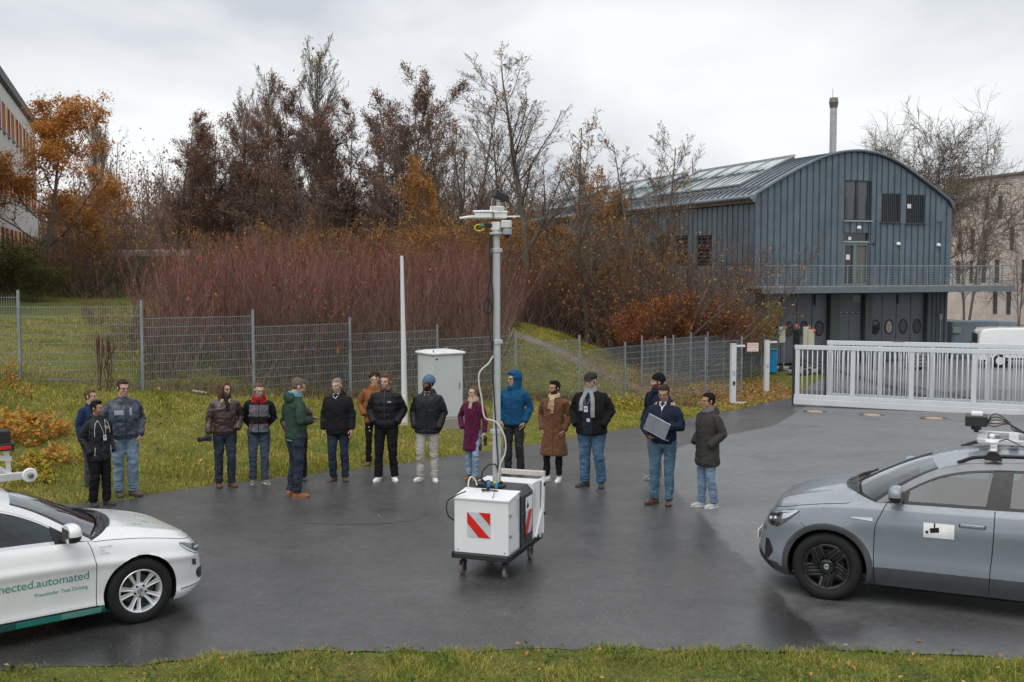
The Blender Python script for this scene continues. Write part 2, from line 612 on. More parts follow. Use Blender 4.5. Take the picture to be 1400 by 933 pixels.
def gmat():
 m = _mat('grass_ground')
 g = NG(m)
 at = g.n('ShaderNodeAttribute', attribute_name='wear')
 sep = g.n('ShaderNodeSeparateColor', {'Color': at.outputs['Color']})
 n_big = g.noise(.45, 4, .6)
 n_mid = g.noise(2.6, 5, .65)
 n_fine = g.noise(22, 5, .7)
 base = g.ramp(n_mid, [(.3, (.13, .10, .035)), (.45, (.15, .14, .035)), (.6, (.18, .18, .04)), (.75, (.26, .23, .06))])
 lush = g.ramp(n_mid, [(.3, (.09, .11, .025)), (.7, (.16, .19, .035))])
 c = g.mix(g.ramp(n_big, [(.42, 0.0), (.62, 1.0)]), base, lush)
 fine = g.ramp(n_fine, [(.3, .55), (.7, 1.25)])
 c = g.mix(1.0, c, fine, 'MULTIPLY')
 soil = g.ramp(n_fine, [(.3, (.09, .07, .055)), (.7, (.20, .155, .125))])
 ks = g.math('MULTIPLY', sep.outputs[1], g.ramp(n_mid, [(.3, .45), (.6, 1.0)]))
 c = g.mix(ks, c, soil)
 c = g.mix(sep.outputs[2], c, g.ramp(n_fine, [(.3, (.17, .14, .125)), (.7, (.30, .26, .235))]))
 vor = g.n('ShaderNodeTexVoronoi', {'Scale': 9.0, 'Vector': g.n('ShaderNodeTexCoord').outputs['Object']})
 leaf = g.ramp(vor.outputs['Distance'], [(0, (.30, .13, .04)), (.35, (.2, .085, .03)), (.75, (.06, .04, .02))])
 leaf = g.mix(g.ramp(n_fine, [(.35, 0.0), (.6, .7)]), leaf, (.33, .17, .07))
 kl = g.math('MULTIPLY', sep.outputs[0], g.ramp(g.noise(3.5, 4, .7), [(.36, .0), (.52, 1.0)]))
 c = g.mix(kl, c, leaf)
 p = g.n('ShaderNodeBsdfPrincipled', {'Base Color': c, 'Roughness': .85, 'Specular IOR Level': .2})
 b = g.n('ShaderNodeBump', {'Height': n_fine, 'Strength': .9, 'Distance': .05})
 g.t.links.new(b.outputs['Normal'], p.inputs['Normal'])
 g.out(p.outputs[0])
 return m
ground = gm.build('ground', gmat(), kind='structure')
wv = np.stack([litter_w(X_.ravel(), Y_.ravel()), soil_w(X_.ravel(), Y_.ravel(), True), np.clip(soil_w(X_.ravel(), Y_.ravel()) - soil_w(X_.ravel(), Y_.ravel(), True), 0, 1), X_.ravel() * 0 + 1], 1)
ca = ground.data.color_attributes.new('wear', 'FLOAT_COLOR', 'POINT')
ca.data.foreach_set('color', wv.astype(np.float32).ravel())
# ---- road: one sheet following the slope
def road_mat():
 m = _mat('wet_asphalt')
 g = NG(m)
 tc_ = g.n('ShaderNodeTexCoord').outputs['Object']
 at = g.n('ShaderNodeAttribute', attribute_name='lane')
 sep = g.n('ShaderNodeSeparateColor', {'Color': at.outputs['Color']})
 fine = g.noise(260, 3, .7)
 grit = g.ramp(g.n('ShaderNodeTexVoronoi', {'Vector': tc_, 'Scale': 85.0}).outputs['Distance'], [(.1, 1.0), (.6, .0)])
 blot = g.noise(.55, 5, .6)
 blot2 = g.noise(2.7, 5, .6)
 dark = g.ramp(blot, [(.3, (.055, .0545, .054)), (.7, (.085, .084, .083))])
 lite = g.ramp(blot, [(.3, (.135, .136, .138)), (.7, (.172, .173, .176))])
 edge = g.math('ADD', sep.outputs[0], g.math('MULTIPLY', g.math('SUBTRACT', g.noise(1.6, 4, .7), .5), .16))
 k = g.ramp(edge, [(.48, 0.0), (.52, 1.0)])
 c = g.mix(k, dark, lite)
 c = g.mix(1.0, c, g.ramp(grit, [(.0, .75), (1.0, 1.3)]), 'MULTIPLY')
 c = g.mix(1.0, c, g.ramp(fine, [(.35, .75), (.5, 1.0), (.68, 1.5)]), 'MULTIPLY')
 pat = g.noise(7.0, 6, .75)
 c = g.mix(1.0, c, g.ramp(pat, [(.3, .80), (.5, 1.0), (.7, 1.22)]), 'MULTIPLY')
 sp = g.n('ShaderNodeTexVoronoi', {'Vector': tc_, 'Scale': 26.0})
 sc_ = g.n('ShaderNodeSeparateColor', {'Color': sp.outputs['Color']})
 c = g.mix(g.math('MULTIPLY', g.ramp(sc_.outputs[0], [(.72, 0.0), (.9, 1.0)]), g.ramp(sp.outputs['Distance'], [(.15, .8), (.32, 0.0)])), c, (.22, .22, .215))
 damp = g.noise(.9, 6, .62, dist=.6)
 c = g.mix(1.0, c, g.ramp(damp, [(.34, .80), (.48, 1.0)]), 'MULTIPLY')
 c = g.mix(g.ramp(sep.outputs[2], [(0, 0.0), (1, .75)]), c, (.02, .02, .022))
 wet = g.ramp(blot2, [(.3, .34), (.7, .44)])
 wet = g.mix(k, wet, g.ramp(blot2, [(.3, .42), (.7, .52)]))
 wet = g.mix(g.ramp(damp, [(.34, .8), (.46, 0.0)]), wet, (.27, .27, .27))
 wet = g.mix(sep.outputs[2], wet, (.12, .12, .12))
 bmp = g.n('ShaderNodeBump', {'Height': g.mix(.5, grit, fine), 'Strength': .3, 'Distance': .003})
 p = g.n('ShaderNodeBsdfPrincipled', {'Base Color': c, 'Roughness': wet, 'Specular IOR Level': .5})
 g.t.links.new(bmp.outputs['Normal'], p.inputs['Normal'])
 g.out(p.outputs[0])
 return m
rx = np.concatenate([np.arange(-60, -14, 1.0), np.arange(-14, 16, .2), np.arange(16, 90, 1.0)])
ry_t = np.concatenate([np.linspace(0, .2, 16)[:-1], np.linspace(.2, 1, 110)])
yn, yf = y_near(rx), y_far(rx)
YY = yn[None] + (yf - yn)[None] * ry_t[:, None]
XX = np.repeat(rx[None], len(ry_t), 0)
ZZ = zroad(YY) + .004
road = MB().grid(np.stack([XX, YY, ZZ], -1)).build('road', road_mat(), kind='structure')
J0, J1 = on_road(1060, 582)[:2], on_road(845, 632)[:2]
J2 = on_road(640, 655)[:2]
xs, ys = XX.ravel(), YY.ravel()
jy = np.interp(xs, [J2[0] - 6, J2[0], J1[0], J0[0], J0[0] + 3.2], [J2[1] - 5.5, J2[1] - 2.5, J1[1], J0[1], J0[1] + 8.6])
lane = 0.5 + (jy - ys) * .35
lane = np.clip(lane, 0, 1) * smoothstep(1.2, 4.5, xs + (ys - 14) * .05)
lane = np.where(ys > 42, np.maximum(lane, .75), lane)
spots = np.zeros_like(xs)
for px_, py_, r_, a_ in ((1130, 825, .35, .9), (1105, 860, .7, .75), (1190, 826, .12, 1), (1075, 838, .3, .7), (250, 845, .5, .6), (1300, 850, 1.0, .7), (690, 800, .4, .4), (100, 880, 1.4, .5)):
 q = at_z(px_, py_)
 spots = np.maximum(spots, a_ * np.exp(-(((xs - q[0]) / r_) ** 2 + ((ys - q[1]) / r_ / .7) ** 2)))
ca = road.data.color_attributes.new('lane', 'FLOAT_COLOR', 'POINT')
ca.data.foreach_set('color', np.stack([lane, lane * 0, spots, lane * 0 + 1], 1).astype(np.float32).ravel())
cp = spline([on_road(*q) for q in [(415, 716), (470, 718), (520, 717), (560, 713), (578, 707), (584, 699)]], 60)
cp[:, 0] += (rng.random(60) - .5) * .03
cp[:, 1] += (rng.random(60) - .5) * .08
cp[:, 2] = zroad(cp[:, 1]) + .007
wd = .005 + rng.random(60) * .009
cv = np.stack([cp + np.array([0, -1, 0]) * wd[:, None], cp + np.array([0, 1, 0]) * wd[:, None]], 1)
MB().grid(cv).build('asphalt_crack', mat('crack', (.03, .03, .03), .6), kind='structure')
# ---- grass blades and dead leaves
def blades(name, P, h, w_, mt, label, lean=.5, zoff=-.01, seg2=False):
 n = len(P)
 a = rng.random(n) * 2 * PI
 l_ = rng.random(n) * lean * h
 la = rng.random(n) * 2 * PI
 wx, wy = np.cos(a) * w_ / 2, np.sin(a) * w_ / 2
 b = P.copy()
 b[:, 2] += zoff
 v0 = b + np.stack([-wx, -wy, 0 * wx], 1)
 v1 = b + np.stack([wx, wy, 0 * wx], 1)
 md = b + np.stack([np.cos(la) * l_ * .3, np.sin(la) * l_ * .3, h * .6], 1)
 m0, m1 = md + np.stack([-wx * .8, -wy * .8, 0 * wx], 1), md + np.stack([wx * .8, wy * .8, 0 * wx], 1)
 tp = b + np.stack([np.cos(la) * l_, np.sin(la) * l_, h], 1)
 v = np.stack([v0, v1, m1, m0, tp], 1).reshape(-1, 3)
 i = np.arange(n) * 5
 mb = MB()
 mb.add(v, np.stack([i, i + 1, i + 2, i + 3], 1))
 mb.f.append((np.stack([i + 3, i + 2, i + 4], 1), 0))
 return mb.build(name, mt, smooth=False, label=label, cat='grass', kind='stuff')
def island_mat(name, stops, rough=.7, pos=None, trans=.0, nscale=.8, namt=.5):
 """colour picked per leaf/blade, clumped by position noise"""
 if name in MATS:
  return MATS[name]
 m = _mat(name)
 g = NG(m)
 ri = g.n('ShaderNodeNewGeometry').outputs['Random Per Island']
 nn = g.noise(nscale, 3, .6)
 nn = g.math('MULTIPLY', g.math('SUBTRACT', nn, .5), 2.2)
 f = g.math('ADD', g.math('MULTIPLY', ri, 1 - namt), g.math('MULTIPLY', g.math('ADD', nn, .5), namt))
 c = g.ramp(f, stops)
 p = g.n('ShaderNodeBsdfPrincipled', {'Base Color': c, 'Roughness': rough, 'Specular IOR Level': .25})
 if trans:
  tl = g.n('ShaderNodeBsdfTranslucent', {'Color': c})
  mx = g.n('ShaderNodeMixShader', {0: trans, 1: p.outputs[0], 2: tl.outputs[0]})
  g.out(mx.outputs[0])
 else:
  g.out(p.outputs[0])
 MATS[name] = m
 return m
grass_m = island_mat('grass_blade', [(0, (.09, .115, .02)), (.22, (.17, .19, .03)), (.45, (.31, .31, .05)), (.64, (.46, .39, .09)), (.82, (.44, .33, .14)), (1, (.26, .18, .10))], .65, trans=.25, nscale=1.1, namt=.62)
def scatter(n, x0, x1, y0, y1, keep, yb=1.0):
 x = x0 + rng.random(n) * (x1 - x0)
 y = y0 + rng.random(n) ** yb * (y1 - y0)
 k = keep(x, y)
 x, y = x[k], y[k]
 z = zg(x, y) + fbm(np.stack([x * .9, y * .9, x * 0], 1), 3, 4) * .07 * smoothstep(.1, 1.0, np.maximum(y - y_far(x), y_near(x) - y))
 return np.stack([x, y, z], 1)
P = scatter(90000, -6, 7, 7.8, 10.8, lambda x, y: (y < y_near(x) + .06 + .10 * vnoise(np.stack([x * 9, y * 0, x * 0], 1), 4)))
cl = vnoise(P * 2.2, 9)
verge_m = island_mat('verge_blade', [(0, (.09, .12, .025)), (.3, (.17, .21, .04)), (.55, (.30, .32, .06)), (.78, (.46, .38, .10)), (1, (.48, .34, .16))], .65, trans=.25, nscale=1.6, namt=.6)
blades('grass_verge', P, (.025 + rng.random(len(P)) * .045) * (1 + .8 * cl), .009, verge_m, 'short wet grass verge along the near edge of the asphalt', lean=1.2)
P = scatter(7000, -6, 7, 7.8, 10.7, lambda x, y: (y < y_near(x) - .02) & (fbm(np.stack([x * 2.5, y * 2.5, x * 0], 1), 31, 2) > .05))
P[:, 2] += .02 + rng.random(len(P)) * .05
VERGE_P = P
def kb(x, y):
 d = y - y_far(x)
 dens = smoothstep(-.02, .15, d) * (1 - np.clip(.8 * soil_w(x, y), 0, 1)) * (1 - .8 * litter_w(x, y))
 return (d > -.03) & (rng.random(len(x)) < dens) & (y < 47)
P = scatter(330000, -15, 9.5, 14, 47, kb, 1.15)
cl = fbm(P * .8, 11, 2)
blades('bank_grass', P, (.03 + rng.random(len(P)) * .05) * (1 + 1.1 * cl), .016 + P[:, 1] * .0004, grass_m, 'yellowing grass on the sloping bank behind the road', lean=.9)
def kf(x, y):
 fx = np.interp(x, [p[0] for p in FENCE_A], [p[1] for p in FENCE_A])
 return (rng.random(len(x)) < np.exp(-((y - fx + .1) / .4) ** 2) * smoothstep(-9, -7, x)) & (x < 6)
P = scatter(60000, -10, 6, 23, 37, kf)
dry_m = island_mat('dry_grass', [(0, (.06, .04, .02)), (.5, (.16, .11, .06)), (1, (.28, .21, .12))], .8, namt=.3)
blades('dry_tussocks', P, .08 + rng.random(len(P)) * .32, .014, dry_m, 'dry brown tussocks and straw along the foot of the mesh fence', lean=1.1)
def leaf_quads(n_, P, size, tilt=.35, N=None):
 """small folded leaves: 2 quads sharing a rib"""
 n_ = len(P)
 a = rng.random(n_) * 2 * PI
 t1 = rng.normal(0, tilt, n_)
 t2 = rng.normal(0, tilt, n_)
 ux = np.stack([np.cos(a), np.sin(a), t1], 1)
 uy = np.stack([-np.sin(a), np.cos(a), t2], 1)
 s_ = (size * (.6 + .8 * rng.random(n_)))[:, None] if np.isscalar(size) else size[:, None]
 up = np.cross(ux, uy)
 v = np.stack([P - ux * s_ * .5, P + uy * s_ * .32 + up * s_ * .16, P + ux * s_ * .5, P - uy * s_ * .32 + up * s_ * .12], 1).reshape(-1, 3)
 i = np.arange(n_) * 4
 return v, np.concatenate([np.stack([i, i + 2, i + 1], 1), np.stack([i, i + 3, i + 2], 1)])
v, f = leaf_quads(0, VERGE_P, .045, .5)
MB().add(v, f).build('verge_weeds', island_mat('weed_green', [(0, (.05, .09, .02)), (.5, (.10, .16, .035)), (.85, (.20, .24, .05)), (1, (.28, .22, .08))], .6, trans=.25, nscale=2.5), smooth=False, label='low broad leaved weeds in the near grass verge', cat='weeds', kind='stuff')
deadleaf_m = island_mat('dead_leaf', [(0, (.10, .045, .02)), (.35, (.24, .10, .03)), (.6, (.36, .17, .05)), (.85, (.42, .27, .10)), (1, (.38, .34, .10))], .7, namt=.2)
P = np.concatenate([
 scatter(420, -6, 7, 8, 10.8, lambda x, y: y < y_near(x) + .1),
 scatter(9000, -14, 10, 15, 46, lambda x, y: (y > y_far(x) - .1) & (rng.random(len(x)) < .16 + .5 * np.exp(-((y - y_far(x)) / .4) ** 2))),
 scatter(26000, 2, 14.5, 33, 54, lambda x, y: (y > y_far(x) - .2) & (rng.random(len(x)) < litter_w(x, y)))])
P[:, 2] += .03 + rng.random(len(P)) * .03
v, f = leaf_quads(0, P, np.where(P[:, 1] < 12, .045, .075) * (.6 + .8 * rng.random(len(P))))
MB().add(v, f).build('fallen_leaves', deadleaf_m, smooth=False, label='orange and brown fallen leaves scattered over the grass', cat='leaves', kind='stuff')
P = []
for x_, y_ in zip(rng.random(700) * 26 - 10, rng.random(700) * 26 + 10):
 if in_road(x_, y_, .1) and rng.random() < .09 + .35 * math.exp(-((float(y_far(x_)) - y_) / .5) ** 2):
  P.append((x_, y_, float(zroad(y_)) + .012))
P = np.array(P)
v, f = leaf_quads(0, P, .05, .12)
MB().add(v, f).build('leaves_on_road', deadleaf_m, smooth=False, label='few small dead leaves lying on the wet asphalt', cat='leaves', kind='stuff')
yel_m = island_mat('yellow_leaf', [(0, (.20, .26, .03)), (.4, (.40, .36, .04)), (.7, (.50, .36, .05)), (1, (.50, .20, .04))], .6, trans=.3, nscale=1.3, namt=.5)
org_m = island_mat('orange_leaf_low', [(0, (.22, .25, .04)), (.35, (.48, .30, .05)), (.7, (.50, .20, .04)), (1, (.33, .10, .03))], .6, trans=.3, nscale=2, namt=.5)
stemb_m = mat('weed_stem', (.10, .07, .04), .8)
def low_plant(px, py, r, h, n, mt, label, size=.06, dpt=1.0, z0=.4, group=None):
 c = ground_px(px, py, z0)
 P = []
 mb = MB()
 for k in range(max(6, n // 30)):
  a, q = rng.random() * 2 * PI, math.sqrt(rng.random())
  bx, by = c[0] + r * q * math.cos(a), c[1] + dpt * r * q * math.sin(a)
  bz = zg1(bx, by)
  hh = h * (.5 + .6 * rng.random()) * (1.1 - .5 * q)
  tip = np.array([bx + rng.normal(0, .1), by + rng.normal(0, .1), bz + hh])
  mb.tube([[bx, by, bz - .02], (np.array([bx, by, bz]) + tip) / 2, tip], [.006, .005, .003], 4, mi=1)
  m_ = 30
  t = rng.random(m_) ** .7
  P.append(np.array([bx, by, bz])[None] * (1 - t[:, None]) + tip[None] * t[:, None] + rng.normal(0, .07, (m_, 3)) * [1, 1, .5])
 P = np.concatenate(P)
 P[:, 2] += .02
 P -= c
 mb.v = [x - c for x in mb.v]
 v, f = leaf_quads(0, P, size, .5)
 mb.add(v, f, 0)
 return mb.build('leafy_plant', [mt, stemb_m], smooth=False, loc=tuple(c), label=label, cat='plant', group=group)
low_plant(24, 600, .85, .5, 1000, org_m, 'low orange and yellow leafed plant beside the white car rack', .09)
low_plant(70, 640, .42, .38, 300, org_m, 'small orange leafed plant low on the bank left of the people', .08)
low_plant(10, 655, .8, .4, 600, yel_m, 'yellow green plant right behind the roof of the white car', .08)
low_plant(112, 630, .3, .35, 240, yel_m, 'small yellow plant behind the man in the navy jacket', .06)
low_plant(790, 572, .30, .4, 300, org_m, 'small orange clump on the bank between blue jacket and brown coat', .06)
low_plant(862, 562, .9, .5, 1100, yel_m, 'wide yellow flowering clump behind the man in the flat cap', .06, .7)
low_plant(905, 566, .6, .4, 600, yel_m, 'yellow clump behind the man in the black beanie', .06, .7)
low_plant(661, 540, .3, .5, 220, yel_m, 'small yellow plant behind the woman in the burgundy coat', .06)
low_plant(0, 540, .8, .7, 500, org_m, 'reddish brown weeds at the foot of the leftmost fence post', .06)
# ==== CARS
def crv(pts):
 xs = np.array([p[0] for p in pts], float)
 ys = np.array([p[1] for p in pts], float)
 o = np.argsort(xs)
 xs, ys = xs[o], ys[o]
 m = np.gradient(ys, xs)
 def f(x):
  x = np.clip(np.asarray(x, float), xs[0], xs[-1])
  i = np.clip(np.searchsorted(xs, x) - 1, 0, len(xs) - 2)
  h = xs[i + 1] - xs[i]
  t = (x - xs[i]) / h
  return (2 * t ** 3 - 3 * t ** 2 + 1) * ys[i] + (t ** 3 - 2 * t ** 2 + t) * h * m[i] + (-2 * t ** 3 + 3 * t ** 2) * ys[i + 1] + (t ** 3 - t ** 2) * h * m[i + 1]
 return f
black_m = mat('satin_black', (.018, .018, .02), .45, bump=0)
gloss_black = mat('gloss_black', (.012, .012, .014), .12, coat=.6)
chrome_m = mat('chrome', (.8, .81, .82), .14, 1.0, var=.03)
inner_m = mat('car_interior', (.035, .036, .04), .7)
tyre_m = mat('tyre_rubber', (.014, .014, .015), .7, spec=.3, bump=.25, bscale=120)
well_m = mat('wheel_well', (.008, .008, .008), .9)
glass_m = glass('car_glass', (.38, .50, .49), 1.5)
wind_m = glass('windshield_glass', (.62, .74, .72), 1.25)
lens_m = glass('lamp_glass', (.93, .95, .96), 1.4)
class Car:
 def __init__(s, **k):
  s.__dict__.update(k)
  s.rear = -(s.wb + s.roh)
 def hw(s, X, t):
  """half width at X and height parameter t in 0..1"""
  X, t = np.broadcast_arrays(np.asarray(X, float), np.asarray(t, float))
  xn, xr = s.nose(t), s.rear + s.tail(t)
  a = np.clip((X - s.c0) / (xn - s.c0), 0, 1)
  b = np.clip((s.c1 - X) / (s.c1 - xr), 0, 1)
  k = (1 - a ** s.nn) ** (1 / s.nn) * (1 - b ** 3.0) ** (1 / 3.0)
  z = s.z(X, t)
  fl = 0
  for xw in (0, -s.wb):
   r = np.sqrt((X - xw) ** 2 + (z - s.rw) ** 2)
   fl = fl + s.flare * np.exp(-((r - s.ra - .01) / .085) ** 2) * (t > .02)
  return s.W / 2 * s.prof(t) * k * s.plan(X) + fl * k
 def z(s, X, t):
  zs = s.sill(X)
  return zs + (s.belt(X) - zs) * t
 def tz(s, X, z):
  zs = s.sill(X)
  return (z - zs) / (s.belt(X) - zs)
 def yside(s, X, z, off=0.0):
  """y of the outside skin at side position X, z (body below the belt, greenhouse above)"""
  X, z = np.broadcast_arrays(np.asarray(X, float), np.asarray(z, float))
  zb = s.belt(X)
  t = np.clip(s.tz(X, z), 0, 1)
  y = s.hw(X, t)
  d = np.maximum(z - zb, 0)
  return y - s.tum * d * (1 + .35 * d / .5) + off
 def surf(s, q, t, off=0.0):
  """q 0 (nose centre) .. 1 (corner end) then metres backwards"""
  def P(q, t):
   q, t = np.broadcast_arrays(np.asarray(q, float), np.asarray(t, float))
   ph = np.clip(q, 0, 1) * PI / 2
   xn = s.nose(t)
   X = np.where(q <= 1, s.c0 + (xn - s.c0) * np.cos(ph) ** (2 / s.nn), s.c0 - (q - 1))
   y = np.where(q <= 1, s.W / 2 * s.prof(t) * np.sin(ph) ** (2 / s.nn) * s.plan(X), s.hw(X, t))
   z = s.z(X, t)
   fl = 0
   r = np.sqrt(X ** 2 + (z - s.rw) ** 2)
   fl = s.flare * np.exp(-((r - s.ra - .01) / .085) ** 2) * np.sin(ph) ** (2 / s.nn)
   y = np.where(q <= 1, y + fl, y)
   return np.stack([X, y, z], -1)
  p = P(q, t)
  if off:
   e = 1e-3
   n = np.cross(P(np.asarray(q) + e, t) - p, P(q, np.asarray(t) + e) - p)
   n /= np.linalg.norm(n, axis=-1)[..., None] + 1e-12
   p = p - n * off * np.sign(np.sum(n * np.stack([p[..., 0] * 0 - .3, -p[..., 1] - 1e-6, p[..., 2] * 0], -1), -1))[..., None]
  return p
 def both(s, mb):
  o = MB()
  o.join(mb)
  m2 = MB()
  for v in mb.v:
   m2.v.append(v * np.array([1, -1, 1.0]))
  m2.f = [(f[:, ::-1], mi) for f, mi in mb.f]
  m2.n = mb.n
  o.join(m2)
  return o
 def one(s, mb, side):
  if side > 0:
   return mb
  m2 = MB()
  m2.v = [v * np.array([1, -1, 1.0]) for v in mb.v]
  m2.f = [(f[:, ::-1], mi) for f, mi in mb.f]
  m2.n = mb.n
  return m2
 def side_patch(s, bot, top, n=40, rows=10, off=0.0, skirt=.012):
  """surface between curve bot and curve top given as lists of (X, z), lifted onto the car side (+Y)"""
  b = spline(np.array(bot, float), n) if len(bot) > 2 else np.linspace(bot[0], bot[-1], n)
  t_ = spline(np.array(top, float), n) if len(top) > 2 else np.linspace(top[0], top[-1], n)
  r = np.linspace(0, 1, rows)[:, None, None]
  g = b[None] * (1 - r) + t_[None] * r
  v = np.stack([g[..., 0], s.yside(g[..., 0], g[..., 1], off), g[..., 1]], -1)
  mb = MB()
  if skirt:
   v = np.pad(v, ((1, 1), (1, 1), (0, 0)), mode='edge')
   v[0, :, 1] -= skirt
   v[-1, :, 1] -= skirt
   v[1:-1, 0, 1] -= skirt
   v[1:-1, -1, 1] -= skirt
  mb.grid(v)
  return mb
 def body(s, mats, clad_z):
  ph = np.linspace(0, 1, 26)
  X1 = np.arange(s.c0, s.c1, -.024)
  xr = np.linspace(0, 1, 16)[1:]
  T_ = np.concatenate([np.linspace(0, .16, 5), np.linspace(.16, .88, 22)[1:], np.linspace(.88, 1, 7)[1:]])
  nose = s.surf(ph[None], T_[:, None])
  side = np.stack([np.repeat(X1[None, 1:], len(T_), 0), s.hw(X1[None, 1:], T_[:, None]), s.z(X1[None, 1:], T_[:, None])], -1)
  a = xr * PI / 2
  xr_ = s.rear + s.tail(T_[:, None])
  Xr = s.c1 - (s.c1 - xr_) * np.sin(a)[None] ** (2 / 3.0)
  yr = s.W / 2 * s.prof(T_[:, None]) * np.cos(a)[None] ** (2 / 3.0) * s.plan(Xr)
  rear = np.stack([Xr, yr + 0 * Xr, s.z(Xr, T_[:, None])], -1)
  g = np.concatenate([nose, side, rear], 1)
  r_, c_ = g.shape[:2]
  idx = np.arange(r_ * c_).reshape(r_, c_)
  q = np.stack([idx[:-1, :-1], idx[:-1, 1:], idx[1:, 1:], idx[1:, :-1]], -1).reshape(-1, 4)
  V = g.reshape(-1, 3)
  keep = np.ones(len(q), bool)
  for xw in (0, -s.wb):
   cc = V[q].mean(1)
   rr = np.hypot(cc[:, 0] - xw, cc[:, 2] - s.rw)
   rem = (rr < s.ra) & (cc[:, 1] > .5)
   vr = np.zeros(len(V), bool)
   vk = np.zeros(len(V), bool)
   vr[q[rem].ravel()] = True
   vk[q[~rem].ravel()] = True
   bd = vr & vk
   d = V[bd][:, [0, 2]] - [xw, s.rw]
   rad = np.linalg.norm(d, axis=1)
   sc_ = np.where(V[bd][:, 2] < s.sill(V[bd][:, 0]) + .004, 1.0, s.ra / rad)
   nx = xw + d[:, 0] * s.ra / rad
   nz = np.where(sc_ == 1.0, V[bd][:, 2], s.rw + d[:, 1] * s.ra / rad)
   nx = np.where(sc_ == 1.0, xw + np.sign(d[:, 0]) * math.sqrt(max(s.ra ** 2 - (s.rw - .2) ** 2, .01)), nx)
   V[bd, 0], V[bd, 2] = nx, nz
   keep &= ~rem
  q = q[keep]
  mb = MB()
  cc = V[q].mean(1)
  mi = (cc[:, 2] < clad_z(cc[:, 0])).astype(int)
  mb.v.append(V)
  mb.n = len(V)
  for k in (0, 1):
   if (mi == k).any():
    mb.f.append((q[mi == k], k))
  mb.grid(np.stack([g[0], g[0] * [1, .86, 1] + [0, 0, .01]]), mi=1, flip=False)
  return s.both(mb)
 def hood(s):
  sv = np.linspace(0, 1, 40)
  vv = np.concatenate([np.linspace(-1, -.9, 4), np.linspace(-.9, .9, 41)[1:-1], np.linspace(.9, 1, 4)])
  xn = float(s.nose(1.0)) - .0005
  rowsX = []
  for v in vv:
   xc = s.xa0 + s.cow * (1 - v * v) + .10 * (1 - abs(v) ** 6)
   rowsX.append(xn + (xc - xn) * sv ** 1.25)
  X = np.array(rowsX)
  y = vv[:, None] * s.hw(X, 1.0)
  av = np.abs(vv)[:, None]
  zc = s.belt(X) + (s.hoodc(X) - s.belt(X)) * (1 - av ** 3.2)
  ridge = .012 * np.exp(-((av - .70) / .10) ** 2) * smoothstep(0, .25, sv)[None] * (1 - sv[None] * .3)
  return MB().grid(np.stack([X, y, zc + ridge], -1), flip=True)
 def windshield(s, n=24):
  a = np.linspace(0, 1, n)
  Xa = s.xa0 + (s.xr0 - s.xa0) * a
  za = s.roof(Xa)
  ya = s.yside(Xa, za)
  v = np.linspace(-1, 1, 31)
  bul = s.cow * (1 - a) + s.hdr * a
  X = Xa[:, None] + bul[:, None] * (1 - v[None] ** 2)
  z = za[:, None] + (s.wz * (1 - a) + s.crown * a)[:, None] * (1 - v[None] ** 2)
  return np.stack([X, v[None] * ya[:, None], z], -1)
 def roofgrid(s):
  sv = np.linspace(0, 1, 50)
  v = np.linspace(-1, 1, 31)
  x0 = s.xr0 + s.hdr * (1 - v ** 2)
  x1 = s.xr1 - .06 * (1 - v ** 2)
  X = x0[None] + (x1 - x0)[None] * sv[:, None]
  Xe = s.xr0 + (s.xr1 - s.xr0) * sv
  zr = s.roof(Xe)[:, None]
  ye = s.yside(Xe, s.roof(Xe))[:, None]
  return np.stack([X, v[None] * ye, zr + s.crown * (1 - np.abs(v[None]) ** 2.4)], -1)
